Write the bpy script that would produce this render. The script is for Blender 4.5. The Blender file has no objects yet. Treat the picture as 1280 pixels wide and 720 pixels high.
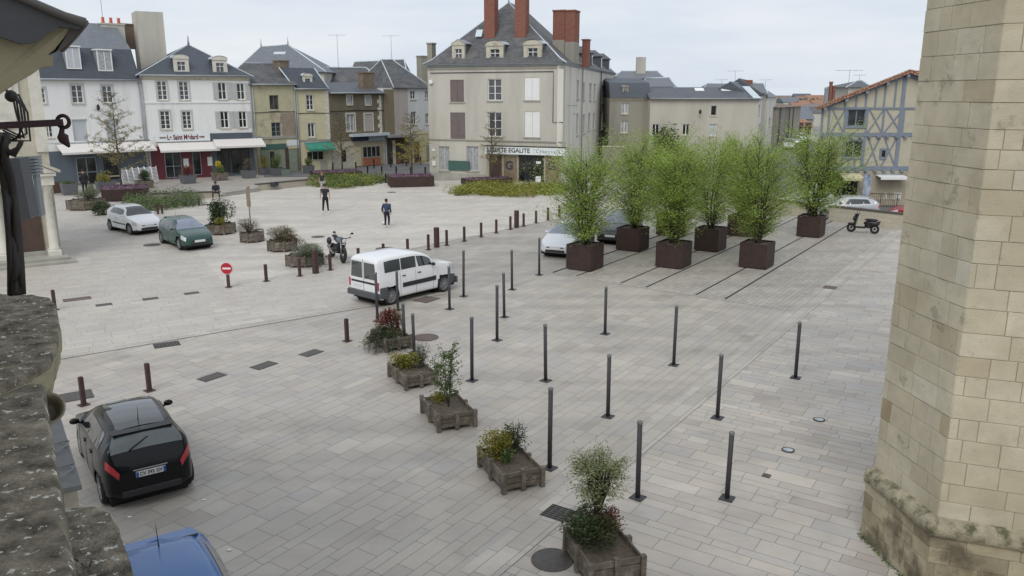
import bpy, math, random
from mathutils import Vector, Matrix
R = math.radians
rnd = random.Random(7)

# ---------------------------------------------------------------- camera
F = 1020.0; YH = 116.0; H = 7.6
pit = math.atan((360 - YH) / F); cp, sp = math.cos(pit), math.sin(pit)
sc = bpy.context.scene
cam_d = bpy.data.cameras.new('camera'); cam = bpy.data.objects.new('camera', cam_d)
sc.collection.objects.link(cam); sc.camera = cam
cam.location = (0, 0, H); cam.rotation_euler = (R(90) - pit, 0, 0)
cam_d.sensor_width = 36; cam_d.lens = F / 1280 * 36; cam_d.clip_start = 0.05; cam_d.clip_end = 5000
# ---------------------------------------------------------------- sky (bright overcast) and soft sun
SUN_EL, SUN_AZ = 48, 196            # azimuth measured from +Y towards +X
w = bpy.data.worlds.new('World'); sc.world = w; w.use_nodes = True
nt = w.node_tree; nt.nodes.clear()
out = nt.nodes.new('ShaderNodeOutputWorld'); bg = nt.nodes.new('ShaderNodeBackground')
sky = nt.nodes.new('ShaderNodeTexSky'); sky.sky_type = 'NISHITA'; sky.sun_disc = False
sky.sun_elevation = R(SUN_EL); sky.sun_rotation = R(SUN_AZ); sky.dust_density = 3
tc = nt.nodes.new('ShaderNodeTexCoord'); mp = nt.nodes.new('ShaderNodeMapping')
mp.inputs['Scale'].default_value = (1.1, 1.1, 5.5)
nz = nt.nodes.new('ShaderNodeTexNoise'); nz.inputs['Scale'].default_value = 2.2; nz.inputs['Detail'].default_value = 6; nz.inputs['Roughness'].default_value = .55
cr = nt.nodes.new('ShaderNodeValToRGB')
cr.color_ramp.elements[0].position = .34; cr.color_ramp.elements[0].color = (6.3, 7.1, 8.15, 1)
cr.color_ramp.elements[1].position = .66; cr.color_ramp.elements[1].color = (8.2, 8.5, 8.85, 1)
mx = nt.nodes.new('ShaderNodeMix'); mx.data_type = 'RGBA'; mx.inputs[0].default_value = .93
nt.links.new(tc.outputs['Generated'], mp.inputs['Vector']); nt.links.new(mp.outputs[0], nz.inputs['Vector'])
nt.links.new(nz.outputs['Fac'], cr.inputs[0]); nt.links.new(sky.outputs[0], mx.inputs[6]); nt.links.new(cr.outputs[0], mx.inputs[7])
nt.links.new(mx.outputs[2], bg.inputs['Color']); bg.inputs['Strength'].default_value = .1
nt.links.new(bg.outputs[0], out.inputs[0])
sd = bpy.data.lights.new('sun', 'SUN'); sd.energy = 1.5; sd.angle = R(35); sd.color = (1, .97, .92)
so = bpy.data.objects.new('sun', sd); sc.collection.objects.link(so)
a, e = R(SUN_AZ), R(SUN_EL)
so.rotation_euler = Vector((math.sin(a)*math.cos(e), math.cos(a)*math.cos(e), math.sin(e))).to_track_quat('Z', 'Y').to_euler()
sc.view_settings.view_transform = 'Standard'; sc.view_settings.look = 'None'
sc.view_settings.exposure = 0.10; sc.view_settings.gamma = 1
sc.render.engine = 'CYCLES'

# ---------------------------------------------------------------- photo geometry helpers (survey of the square)
def ray(px, py):
    x = (px - 640) / F; y = (360 - py) / F
    return Vector((x, cp + y * sp, -sp + y * cp))
def P(px, py, z=0.0):
    r = ray(px, py); t = (z - H) / r.z
    return Vector((r.x * t, r.y * t, z))
def atY(px, py, Y):
    r = ray(px, py); t = Y / r.y
    return Vector((r.x * t, Y, H + r.z * t))
def zat(X, Y, py):
    """height at which the vertical line through (X, Y) shows at image row py"""
    y = (360 - py) / F
    # (z-H)/Y = (-sp+y cp)/(cp+y sp)
    return H + Y * (-sp + y * cp) / (cp + y * sp)
def hgt(foot, top):
    f = P(*foot); return zat(f.x, f.y, top[1])
def az(a): return Vector((math.sin(R(a)), math.cos(R(a)), 0))
def azof(v): return math.degrees(math.atan2(v.x, v.y))

# ---------------------------------------------------------------- scene helpers
COL = sc.collection
def tag(o, label=None, cat=None, group=None, kind=None):
    if label: o['label'] = label
    if cat: o['category'] = cat
    if group: o['group'] = group
    if kind: o['kind'] = kind
    return o
def empty(name, loc=(0, 0, 0), rz=0.0, label=None, cat=None, group=None):
    o = bpy.data.objects.new(name, None); COL.objects.link(o)
    o.location = loc; o.rotation_euler = (0, 0, rz); o.empty_display_size = .3
    return tag(o, label, cat, group)
def copy_tree(o, parent=None, loc=None, rz=None, label=None):
    c = o.copy(); COL.objects.link(c)
    if parent: c.parent = parent
    for ch in o.children: copy_tree(ch, c)
    if loc is not None: c.location = loc
    if rz is not None: c.rotation_euler = (0, 0, rz)
    if label: c['label'] = label
    return c
class MB:
    def __init__(s): s.v = []; s.f = []; s.m = []; s.mi = 0; s.sm = []; s.smooth = False
    def face(s, pts):
        n = len(s.v); s.v += [tuple(p) for p in pts]; s.f.append(tuple(range(n, n + len(pts)))); s.m.append(s.mi); s.sm.append(s.smooth); return s
    def raw(s, vs, fs, smooth=None):
        n = len(s.v); s.v += [tuple(p) for p in vs]
        for f in fs: s.f.append(tuple(i + n for i in f)); s.m.append(s.mi); s.sm.append(s.smooth if smooth is None else smooth)
        return s
    def box(s, x0, y0, z0, x1, y1, z1, M=None):
        vs = [Vector(p) for p in ((x0,y0,z0),(x1,y0,z0),(x1,y1,z0),(x0,y1,z0),(x0,y0,z1),(x1,y0,z1),(x1,y1,z1),(x0,y1,z1))]
        if M is not None: vs = [M @ p for p in vs]
        return s.raw(vs, [(0,3,2,1),(4,5,6,7),(0,1,5,4),(1,2,6,5),(2,3,7,6),(3,0,4,7)], False)
    def bevbox(s, x0, y0, z0, x1, y1, z1, b=.01):
        # box whose top edge is chamfered
        vs = [(x0,y0,z0),(x1,y0,z0),(x1,y1,z0),(x0,y1,z0),(x0,y0,z1-b),(x1,y0,z1-b),(x1,y1,z1-b),(x0,y1,z1-b),
              (x0+b,y0+b,z1),(x1-b,y0+b,z1),(x1-b,y1-b,z1),(x0+b,y1-b,z1)]
        return s.raw(vs, [(0,3,2,1),(0,1,5,4),(1,2,6,5),(2,3,7,6),(3,0,4,7),(4,5,9,8),(5,6,10,9),(6,7,11,10),(7,4,8,11),(8,9,10,11)], False)
    def bar(s, a, b, wd, th, up=Vector((0, 0, 1))):
        a = Vector(a); b = Vector(b); d = (b - a); L = d.length
        if L < 1e-6: return s
        d.normalize(); sdv = d.cross(up)
        if sdv.length < 1e-4: sdv = Vector((1, 0, 0))
        sdv.normalize(); u = sdv.cross(d)
        vs = []
        for q in (a, b):
            for i, j in ((-1,-1),(1,-1),(1,1),(-1,1)): vs.append(q + sdv * i * wd / 2 + u * j * th / 2)
        return s.raw(vs, [(0,1,2,3),(7,6,5,4),(0,4,5,1),(1,5,6,2),(2,6,7,3),(3,7,4,0)], False)
    def tube(s, pts, r, seg=8, cap=True, smooth=True):
        pts = [Vector(p) for p in pts]; n = len(pts)
        rs = r if isinstance(r, (list, tuple)) else [r] * n
        base = len(s.v); prev = None
        for i, p in enumerate(pts):
            d = (pts[min(i+1, n-1)] - pts[max(i-1, 0)])
            if d.length < 1e-9: d = Vector((0, 0, 1))
            d.normalize()
            if prev is None:
                u = d.orthogonal().normalized()
            else:
                u = prev - d * prev.dot(d)
                u = u.normalized() if u.length > 1e-6 else d.orthogonal().normalized()
            prev = u; v2 = d.cross(u)
            for k in range(seg):
                t = 2 * math.pi * k / seg
                s.v.append(tuple(p + (u * math.cos(t) + v2 * math.sin(t)) * rs[i]))
        for i in range(n - 1):
            for k in range(seg):
                a0 = base + i*seg + k; a1 = base + i*seg + (k+1) % seg
                s.f.append((a0, a1, a1 + seg, a0 + seg)); s.m.append(s.mi); s.sm.append(smooth)
        if cap:
            s.f.append(tuple(base + k for k in reversed(range(seg)))); s.m.append(s.mi); s.sm.append(False)
            s.f.append(tuple(base + (n-1)*seg + k for k in range(seg))); s.m.append(s.mi); s.sm.append(False)
        return s
    def cyl(s, c, r, h, seg=16, axis='z', r2=None):
        c = Vector(c); d = {'x': Vector((1,0,0)), 'y': Vector((0,1,0)), 'z': Vector((0,0,1))}[axis]
        return s.tube([c, c + d * h], [r, r if r2 is None else r2], seg)
    def lathe(s, prof, c=(0, 0, 0), axis='z', seg=20, smooth=True, ang=2*math.pi):
        c = Vector(c); base = len(s.v); n = len(prof)
        for (r, z) in prof:
            for k in range(seg):
                t = ang * k / seg
                q = (r*math.cos(t), r*math.sin(t), z)
                if axis == 'y': q = (q[0], q[2], q[1])
                if axis == 'x': q = (q[2], q[0], q[1])
                s.v.append(tuple(c + Vector(q)))
        for i in range(n-1):
            for k in range(seg):
                a0 = base + i*seg + k; a1 = base + i*seg + (k+1) % seg
                s.f.append((a0, a1, a1+seg, a0+seg)); s.m.append(s.mi); s.sm.append(smooth)
        return s
    def ell(s, c, r, seg=10, rings=7, jit=0.0, M=None):
        c = Vector(c); base = len(s.v)
        for i in range(rings + 1):
            ph = math.pi * i / rings
            for k in range(seg):
                t = 2 * math.pi * k / seg
                q = Vector((r[0]*math.sin(ph)*math.cos(t), r[1]*math.sin(ph)*math.sin(t), r[2]*math.cos(ph))) * (1 + rnd.uniform(-jit, jit))
                if M is not None: q = M @ q
                s.v.append(tuple(c + q))
        for i in range(rings):
            for k in range(seg):
                a0 = base + i*seg + k; a1 = base + i*seg + (k+1) % seg
                s.f.append((a0, a0+seg, a1+seg, a1)); s.m.append(s.mi); s.sm.append(True)
        return s
    def prism(s, poly, z0, z1):
        n = len(poly)
        vs = [(p[0], p[1], z0) for p in poly] + [(p[0], p[1], z1) for p in poly]
        fs = [tuple(reversed(range(n))), tuple(range(n, 2*n))] + [(i, (i+1) % n, (i+1) % n + n, i + n) for i in range(n)]
        return s.raw(vs, fs, False)
    def slab(s, poly, thick, d):
        """flat polygon (list of 3D points) extruded by vector d*thick"""
        poly = [Vector(p) for p in poly]; n = len(poly); dv = Vector(d) * thick
        vs = poly + [p + dv for p in poly]
        fs = [tuple(reversed(range(n))), tuple(range(n, 2*n))] + [(i, (i+1) % n, (i+1) % n + n, i + n) for i in range(n)]
        return s.raw(vs, fs, False)
    def build(s, name, mats, parent=None, uv=True, loc=None):
        me = bpy.data.meshes.new(name); me.from_pydata(s.v, [], s.f)
        if not isinstance(mats, (list, tuple)): mats = [mats]
        for m in mats: me.materials.append(m)
        me.polygons.foreach_set('material_index', s.m); me.polygons.foreach_set('use_smooth', s.sm)
        if uv and len(s.f) < 60000:
            l = me.uv_layers.new(name='UVMap'); data = l.data
            for p in me.polygons:
                n = p.normal
                if abs(n.z) > .97: u = Vector((1, 0, 0)); v = Vector((0, 1, 0))
                else:
                    u = Vector((-n.y, n.x, 0)).normalized(); v = n.cross(u)
                for li in p.loop_indices:
                    co = me.vertices[me.loops[li].vertex_index].co
                    data[li].uv = (co.dot(u), co.dot(v))
        me.update()
        o = bpy.data.objects.new(name, me); COL.objects.link(o)
        if parent: o.parent = parent
        if loc is not None: o.location = loc
        return o

# ---------------------------------------------------------------- materials
MC = {}
def _nt(name):
    m = bpy.data.materials.new(name); m.use_nodes = True
    n = m.node_tree; b = n.nodes['Principled BSDF']; return m, n, b
def rgb(c): return (c[0], c[1], c[2], 1)
def pm(name, col, rough=.8, var=.18, scale=2.0, bump=0.0, metal=0.0, col2=None, stain=None, streak=False, spec=.5, coat=0.0, fine=None):
    """plain procedural surface: base colour broken by noise, optional stain colour, optional bump"""
    if name in MC: return MC[name]
    m, n, b = _nt(name); L = n.links
    tc = n.nodes.new('ShaderNodeTexCoord'); mp = n.nodes.new('ShaderNodeMapping')
    L.new(tc.outputs['Object'], mp.inputs[0])
    if streak: mp.inputs['Scale'].default_value = (1, 1, .22)
    nz = n.nodes.new('ShaderNodeTexNoise'); nz.inputs['Scale'].default_value = scale; nz.inputs['Detail'].default_value = 8; nz.inputs['Roughness'].default_value = .62
    L.new(mp.outputs[0], nz.inputs['Vector'])
    cr = n.nodes.new('ShaderNodeValToRGB')
    c2 = col2 or tuple(min(1, c * (1 + var)) for c in col); c1 = tuple(c * (1 - var) for c in col)
    cr.color_ramp.elements[0].position = .3; cr.color_ramp.elements[0].color = rgb(c1)
    cr.color_ramp.elements[1].position = .7; cr.color_ramp.elements[1].color = rgb(c2)
    L.new(nz.outputs['Fac'], cr.inputs[0]); last = cr.outputs[0]
    if stain:
        n2 = n.nodes.new('ShaderNodeTexNoise'); n2.inputs['Scale'].default_value = stain[1]; n2.inputs['Detail'].default_value = 6; n2.inputs['Roughness'].default_value = .65
        mp2 = n.nodes.new('ShaderNodeMapping'); mp2.inputs['Location'].default_value = (7.3, 1.7, 3.1)
        if streak: mp2.inputs['Scale'].default_value = (1, 1, .15)
        L.new(tc.outputs['Object'], mp2.inputs[0]); L.new(mp2.outputs[0], n2.inputs['Vector'])
        r2 = n.nodes.new('ShaderNodeValToRGB'); r2.color_ramp.elements[0].position = stain[2]; r2.color_ramp.elements[1].position = min(1, stain[2] + stain[3])
        L.new(n2.outputs['Fac'], r2.inputs[0])
        mx = n.nodes.new('ShaderNodeMix'); mx.data_type = 'RGBA'; mx.inputs[7].default_value = rgb(stain[0])
        L.new(r2.outputs[0], mx.inputs[0]); L.new(last, mx.inputs[6]); last = mx.outputs[2]
    L.new(last, b.inputs['Base Color'])
    b.inputs['Roughness'].default_value = rough; b.inputs['Metallic'].default_value = metal
    b.inputs['Specular IOR Level'].default_value = spec; b.inputs['Coat Weight'].default_value = coat
    b.inputs['Coat Roughness'].default_value = .05
    if bump:
        bp = n.nodes.new('ShaderNodeBump'); bp.inputs['Strength'].default_value = bump; bp.inputs['Distance'].default_value = .02
        n3 = n.nodes.new('ShaderNodeTexNoise'); n3.inputs['Scale'].default_value = fine or scale * 8; n3.inputs['Detail'].default_value = 5
        L.new(tc.outputs['Object'], n3.inputs['Vector']); L.new(n3.outputs['Fac'], bp.inputs['Height']); L.new(bp.outputs[0], b.inputs['Normal'])
    MC[name] = m; return m
def brickm(name, c1, c2, mortar, bw, bh, ms=.01, rough=.85, bump=.3, blot=None, off=.5, blots=.5):
    """coursed surface (bricks, slates, tiles) in metres of UV"""
    if name in MC: return MC[name]
    m, n, b = _nt(name); L = n.links
    tc = n.nodes.new('ShaderNodeTexCoord'); bt = n.nodes.new('ShaderNodeTexBrick')
    L.new(tc.outputs['UV'], bt.inputs['Vector'])
    bt.inputs['Scale'].default_value = 1; bt.inputs['Brick Width'].default_value = bw; bt.inputs['Row Height'].default_value = bh
    bt.inputs['Mortar Size'].default_value = ms; bt.inputs['Mortar Smooth'].default_value = .3; bt.offset = off
    bt.inputs['Color1'].default_value = rgb(c1); bt.inputs['Color2'].default_value = rgb(c2); bt.inputs['Mortar'].default_value = rgb(mortar)
    nz = n.nodes.new('ShaderNodeTexNoise'); nz.inputs['Scale'].default_value = blots; nz.inputs['Detail'].default_value = 8; nz.inputs['Roughness'].default_value = .65
    L.new(tc.outputs['Object'], nz.inputs['Vector'])
    r = n.nodes.new('ShaderNodeValToRGB'); r.color_ramp.elements[0].position = .45; r.color_ramp.elements[1].position = .72
    L.new(nz.outputs['Fac'], r.inputs[0])
    mx = n.nodes.new('ShaderNodeMix'); mx.data_type = 'RGBA'; mx.inputs[7].default_value = rgb(blot or c1)
    ml = n.nodes.new('ShaderNodeMath'); ml.operation = 'MULTIPLY'; ml.inputs[1].default_value = .75 if blot else 0
    L.new(r.outputs[0], ml.inputs[0]); L.new(ml.outputs[0], mx.inputs[0]); L.new(bt.outputs['Color'], mx.inputs[6])
    L.new(mx.outputs[2], b.inputs['Base Color']); b.inputs['Roughness'].default_value = rough
    bp = n.nodes.new('ShaderNodeBump'); bp.inputs['Strength'].default_value = bump; bp.inputs['Distance'].default_value = .02; bp.invert = True
    L.new(bt.outputs['Fac'], bp.inputs['Height']); L.new(bp.outputs[0], b.inputs['Normal'])
    MC[name] = m; return m
def island(name, stops, rough=.7, scale=1.2, var=.12, bump=.15, spots=None, big=None, spec=.4, translucent=0.0):
    """every loose piece (slab, stone block, leaf) takes its own colour from the ramp"""
    if name in MC: return MC[name]
    if 'slab' in name or 'setts' in name: stops = [(p_, tuple((.9*v + .1*k_)*f_ for v, k_, f_ in zip(c_, stops[len(stops)//2][1], (1.0, .992, .985)))) for p_, c_ in stops]
    m, n, b = _nt(name); L = n.links
    g = n.nodes.new('ShaderNodeNewGeometry'); cr = n.nodes.new('ShaderNodeValToRGB'); E = cr.color_ramp.elements
    E[0].position = stops[0][0]; E[0].color = rgb(stops[0][1]); E[1].position = stops[-1][0]; E[1].color = rgb(stops[-1][1])
    for p_, c_ in stops[1:-1]:
        x = E.new(p_); x.color = rgb(c_)
    L.new(g.outputs['Random Per Island'], cr.inputs[0]); last = cr.outputs[0]
    tc = n.nodes.new('ShaderNodeTexCoord')
    def noise(sc_, det=8, ro=.6):
        z = n.nodes.new('ShaderNodeTexNoise'); z.inputs['Scale'].default_value = sc_; z.inputs['Detail'].default_value = det; z.inputs['Roughness'].default_value = ro
        L.new(tc.outputs['Object'], z.inputs['Vector']); return z
    if var:
        z = noise(scale); mr = n.nodes.new('ShaderNodeMapRange'); mr.inputs[1].default_value = .25; mr.inputs[2].default_value = .75
        mr.inputs[3].default_value = 1 - var; mr.inputs[4].default_value = 1 + var; L.new(z.outputs['Fac'], mr.inputs[0])
        v = n.nodes.new('ShaderNodeVectorMath'); v.operation = 'SCALE'; L.new(last, v.inputs[0]); L.new(mr.outputs[0], v.inputs['Scale']); last = v.outputs[0]
    if big:
        z = noise(big[1]); r = n.nodes.new('ShaderNodeValToRGB'); r.color_ramp.elements[0].position = big[2]; r.color_ramp.elements[1].position = big[2] + big[3]
        L.new(z.outputs['Fac'], r.inputs[0]); mx = n.nodes.new('ShaderNodeMix'); mx.data_type = 'RGBA'; mx.inputs[7].default_value = rgb(big[0])
        ml = n.nodes.new('ShaderNodeMath'); ml.operation = 'MULTIPLY'; ml.inputs[1].default_value = big[4]; L.new(r.outputs[0], ml.inputs[0])
        L.new(ml.outputs[0], mx.inputs[0]); L.new(last, mx.inputs[6]); last = mx.outputs[2]
    if spots and len(spots) > 2:        # worn wheel tracks along the driving direction
        mp = n.nodes.new('ShaderNodeMapping'); mp.inputs['Rotation'].default_value = (0, 0, R(-38)); mp.inputs['Scale'].default_value = (.05, .9, 1)
        L.new(tc.outputs['Object'], mp.inputs[0]); z = n.nodes.new('ShaderNodeTexNoise'); z.inputs['Scale'].default_value = 1.0; z.inputs['Detail'].default_value = 4; L.new(mp.outputs[0], z.inputs['Vector'])
        r = n.nodes.new('ShaderNodeMapRange'); r.inputs[1].default_value = .42; r.inputs[2].default_value = .62; r.inputs[3].default_value = 1.03; r.inputs[4].default_value = .90
        L.new(z.outputs['Fac'], r.inputs[0]); v = n.nodes.new('ShaderNodeVectorMath'); v.operation = 'SCALE'; L.new(last, v.inputs[0]); L.new(r.outputs[0], v.inputs['Scale']); last = v.outputs[0]
    if spots:
        for sc2, th, wd2, amt in spots:
            z = noise(sc2, 5, .7); r = n.nodes.new('ShaderNodeMapRange'); r.inputs[1].default_value = th; r.inputs[2].default_value = th + wd2; r.inputs[3].default_value = 1; r.inputs[4].default_value = 1 - amt
            L.new(z.outputs['Fac'], r.inputs[0]); v = n.nodes.new('ShaderNodeVectorMath'); v.operation = 'SCALE'; L.new(last, v.inputs[0]); L.new(r.outputs[0], v.inputs['Scale']); last = v.outputs[0]
    L.new(last, b.inputs['Base Color']); b.inputs['Roughness'].default_value = rough; b.inputs['Specular IOR Level'].default_value = spec
    if bump:
        bp = n.nodes.new('ShaderNodeBump'); bp.inputs['Strength'].default_value = bump; bp.inputs['Distance'].default_value = .01
        z = noise(scale * 14, 5); L.new(z.outputs['Fac'], bp.inputs['Height']); L.new(bp.outputs[0], b.inputs['Normal'])
    if translucent:
        tr = n.nodes.new('ShaderNodeBsdfTranslucent'); L.new(last, tr.inputs['Color']); ms = n.nodes.new('ShaderNodeMixShader'); ms.inputs[0].default_value = translucent
        L.new(b.outputs[0], ms.inputs[1]); L.new(tr.outputs[0], ms.inputs[2]); L.new(ms.outputs[0], n.nodes['Material Output'].inputs[0])
    MC[name] = m; return m

M_ = {}
M_['joint'] = pm('joint sand', (.20, .19, .175), .95, .25, 3, .2)
M_['slab'] = island('grey limestone slabs', [(0, (.365,.33,.295)), (.15, (.41,.376,.335)), (.35, (.435,.402,.355)), (.5, (.405,.373,.338)), (.7, (.445,.409,.362)), (.86, (.385,.365,.348)), (.93, (.425,.382,.335)), (1, (.49,.454,.395))], .5, .9, .10, .12, big=((.235,.225,.21), .22, .5, .3, .35), spots=((.75, .56, .12, .12), (5.5, .66, .04, .16), (19, .70, .02, .25)))
M_['slab_m'] = island('light grey slabs by the shops', [(0, (.42,.39,.35)), (.3, (.46,.428,.385)), (.6, (.485,.45,.405)), (.85, (.44,.415,.385)), (1, (.52,.485,.43))], .55, .7, .08, .1, big=((.36,.335,.30), .2, .5, .25, .4), spots=((.75, .56, .12, .12), (5.5, .66, .04, .16)))
M_['slab_r'] = island('pinkish grey limestone slabs', [(0, (.385,.345,.31)), (.2, (.445,.41,.37)), (.4, (.48,.445,.395)), (.6, (.455,.415,.375)), (.8, (.42,.405,.39)), (.92, (.49,.44,.385)), (1, (.55,.51,.45))], .5, 1.2, .10, .12, big=((.24,.23,.22), .33, .52, .25, .3), spots=((.75, .56, .12, .12), (5.5, .66, .04, .16), (19, .70, .02, .25)))
M_['slab_l'] = island('pale plaza slabs', [(0, (.485,.45,.405)), (.5, (.52,.485,.435)), (1, (.555,.52,.468))], .6, .5, .07, .08, big=((.40,.385,.36), .16, .48, .3, .5), spots=((.75, .56, .12, .12), (5.5, .66, .04, .16), (19, .70, .02, .25)))
M_['slab_d'] = island('driven grey slabs', [(0, (.335,.31,.28)), (.5, (.375,.347,.313)), (1, (.415,.385,.345))], .5, .7, .10, .1, big=((.24,.235,.23), .2, .5, .2, .4), spots=((.75, .56, .12, .12), (5.5, .66, .04, .16), (19, .70, .02, .25)))
M_['setts'] = island('small grey setts', [(0, (.36,.335,.30)), (.5, (.405,.375,.335)), (1, (.45,.42,.372))], .6, .6, .08, .2, big=((.27,.265,.25), .22, .5, .25, .4), spots=((.75, .56, .12, .12), (5.5, .66, .04, .16), (19, .70, .02, .25)))
M_['kerb'] = island('pale kerb stones', [(0, (.385,.355,.318)), (.5, (.435,.402,.358)), (1, (.48,.447,.40))], .55, 1, .1, .15, spots=((.75, .56, .12, .12), (5.5, .66, .04, .16), (19, .70, .02, .25)))
M_['asphalt'] = pm('asphalt', (.13,.13,.135), .9, .2, .5, .3, fine=60)
M_['ground'] = pm('distant ground', (.24,.235,.22), .95, .2, .05)
M_['corten'] = pm('corten steel', (.040,.023,.019), .75, .3, 3, .15, stain=((.060,.030,.022), 1.2, .5, .3))
M_['corten_d'] = pm('dark rust steel', (.060,.030,.028), .65, .25, 5, .1)
M_['steelgrey'] = pm('grey painted steel', (.048,.048,.053), .65, .12, 6, .05)
M_['steelcap'] = pm('worn grey cap', (.17,.175,.18), .5, .2, 12)
M_['iron'] = pm('black iron', (.022,.018,.018), .6, .3, 12, .1)
M_['castiron'] = pm('cast iron cover', (.085,.078,.072), .7, .25, 9, .5, fine=50)
M_['rustiron'] = pm('rusty cast iron cover', (.13,.098,.088), .8, .2, 9, .5, fine=50)
M_['slot'] = pm('dark slot', (.02,.02,.02), .9, .2)
M_['zinc'] = pm('zinc sheet', (.30,.32,.34), .5, .12, 1.5, .05, metal=.2)
M_['zincl'] = pm('pale zinc flashing', (.52,.58,.62), .45, .1, 2)
M_['slate'] = brickm('slate roof', (.075,.083,.10), (.115,.125,.145), (.045,.05,.06), .35, .16, .008, .6, .4, (.10,.105,.11))
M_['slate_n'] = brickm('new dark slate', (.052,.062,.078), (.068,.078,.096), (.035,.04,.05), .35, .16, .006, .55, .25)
M_['slate_old'] = brickm('old stained slate', (.065,.068,.075), (.12,.122,.128), (.04,.04,.045), .32, .15, .01, .75, .5, (.17,.165,.15), blots=.8)
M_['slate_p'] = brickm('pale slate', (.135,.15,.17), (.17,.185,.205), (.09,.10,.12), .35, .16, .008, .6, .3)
M_['tile'] = brickm('orange roof tiles', (.36,.17,.10), (.45,.24,.15), (.14,.08,.06), .22, .3, .03, .85, .8, (.30,.22,.17))
M_['brick'] = brickm('red chimney brick', (.20,.062,.042), (.27,.10,.068), (.20,.14,.115), .22, .07, .008, .9, .4, (.22,.10,.07))
M_['brickold'] = brickm('old brown brick', (.17,.12,.085), (.24,.18,.13), (.20,.17,.14), .25, .09, .01, .9, .5, (.14,.12,.095))
M_['tower_s'] = None
M_['white_r'] = pm('white render', (.76,.76,.75), .85, .05, .8, .06, stain=((.56,.55,.52), .6, .5, .35), streak=True)
M_['white_b'] = pm('bright white render', (.74,.74,.73), .85, .05, .8, .06, stain=((.48,.47,.44), .7, .5, .3), streak=True)
M_['yellow_g'] = pm('old greenish yellow render', (.48,.45,.30), .9, .10, 1.2, .15, stain=((.34,.29,.22), .8, .55, .12))
M_['yellow'] = pm('cream yellow render', (.56,.51,.34), .9, .07, 1, .1, stain=((.45,.41,.30), .8, .5, .3))
M_['brown_r'] = pm('dark brown render', (.165,.14,.098), .95, .13, 1, .15, stain=((.22,.19,.14), .8, .5, .3))
M_['brown_l'] = pm('brown grey render', (.21,.175,.115), .95, .10, 1, .1)
M_['pinkgrey'] = pm('pinkish grey render', (.42,.385,.36), .9, .07, .8, .1, stain=((.33,.30,.28), .5, .5, .3), streak=True)
M_['bluewhite'] = pm('cool white render', (.60,.62,.63), .9, .06, .8, .1, stain=((.47,.48,.48), .6, .5, .3), streak=True)
M_['greige'] = pm('weathered beige render', (.50,.48,.42), .92, .08, .7, .12, stain=((.38,.36,.315), .55, .46, .28), streak=True)
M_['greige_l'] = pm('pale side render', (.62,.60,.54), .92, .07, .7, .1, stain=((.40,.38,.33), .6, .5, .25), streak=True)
M_['greige_d'] = pm('grey stained render', (.30,.285,.24), .92, .1, .7, .1, stain=((.22,.21,.18), .55, .48, .3), streak=True)
M_['beige'] = pm('long wall beige render', (.48,.455,.395), .92, .07, .5, .1, stain=((.35,.325,.275), .4, .5, .3), streak=True)
M_['stone'] = pm('dressed limestone', (.50,.47,.38), .9, .10, 3, .25, stain=((.34,.31,.25), 1.5, .5, .2))
M_['stone_w'] = pm('white dressed stone', (.60,.58,.51), .9, .09, 3, .2, stain=((.42,.40,.34), 1.8, .55, .2))
M_['plinth'] = pm('grey plinth render', (.33,.32,.28), .92, .15, 1.2, .2)
M_['moss'] = pm('lichen covered stone', (.050,.042,.030), .97, .4, 13, .55, col2=(.36,.32,.245), stain=((.68,.67,.62), 30, .60, .02), fine=90)
M_['mossside'] = pm('damp stone cornice', (.31,.285,.19), .95, .25, 6, .4, stain=((.13,.115,.075), 5, .5, .2))
M_['soffitst'] = pm('cream stone soffit', (.36,.32,.215), .9, .15, 3, .1, stain=((.20,.15,.095), 2.5, .55, .25))
M_['lead'] = pm('dull lead sheet', (.19,.195,.205), .7, .15, 3, .1, stain=((.28,.28,.27), 4, .5, .3))
M_['darkzinc'] = pm('dark lead sheet', (.085,.09,.10), .6, .12, 3, .05)
M_['edgezinc'] = pm('brownish gutter zinc', (.115,.105,.10), .5, .15, 6)
M_['cream'] = pm('half timber infill', (.45,.415,.32), .92, .06, 1.5, .1, stain=((.38,.35,.27), 1.2, .5, .3))
M_['timber'] = pm('blue grey painted timber', (.185,.215,.26), .75, .12, 3, .15)
M_['ashfloor'] = pm('beige ground floor', (.37,.32,.235), .92, .1, 1.5, .1)
M_['charcoal'] = pm('charcoal shopfront', (.075,.09,.11), .55, .08, 2)
M_['charcoal_l'] = pm('slate blue shopfront', (.10,.125,.155), .6, .08, 2)
M_['burgundy'] = pm('burgundy shopfront', (.12,.018,.028), .5, .12, 2)
M_['awning'] = pm('cream awning canvas', (.66,.63,.60), .85, .04, 1.5)
M_['green_aw'] = pm('green awning canvas', (.035,.21,.155), .8, .15, 2, stain=((.12,.30,.24), 1.5, .55, .2))
M_['whitep'] = pm('white paint', (.74,.74,.73), .55, .04, 2)
M_['greyp'] = pm('grey shutter paint', (.47,.48,.47), .7, .06, 2)
M_['brownp'] = pm('brown shutter paint', (.155,.125,.12), .75, .12, 2.5)
M_['bluep'] = pm('pale closed blind', (.47,.50,.53), .7, .05, 2)
M_['woodd'] = pm('dark brown door', (.075,.045,.035), .6, .2, 3)
M_['greend'] = pm('faded green door', (.22,.25,.19), .8, .15, 3)
M_['greenb'] = pm('dark green board', (.05,.115,.095), .7, .1, 3)
M_['terrac'] = pm('terracotta panel', (.33,.125,.075), .85, .15, 3)
M_['navy'] = pm('navy sign board', (.02,.03,.07), .5, .1, 3)
M_['palebl'] = pm('pale blue sign board', (.33,.39,.42), .6, .15, 3)
M_['signw'] = pm('white sign board', (.70,.74,.75), .5, .03, 3)
M_['ink'] = pm('dark lettering', (.05,.05,.055), .6, .05)
M_['ink2'] = pm('burgundy lettering', (.16,.02,.03), .6, .05)
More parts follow.
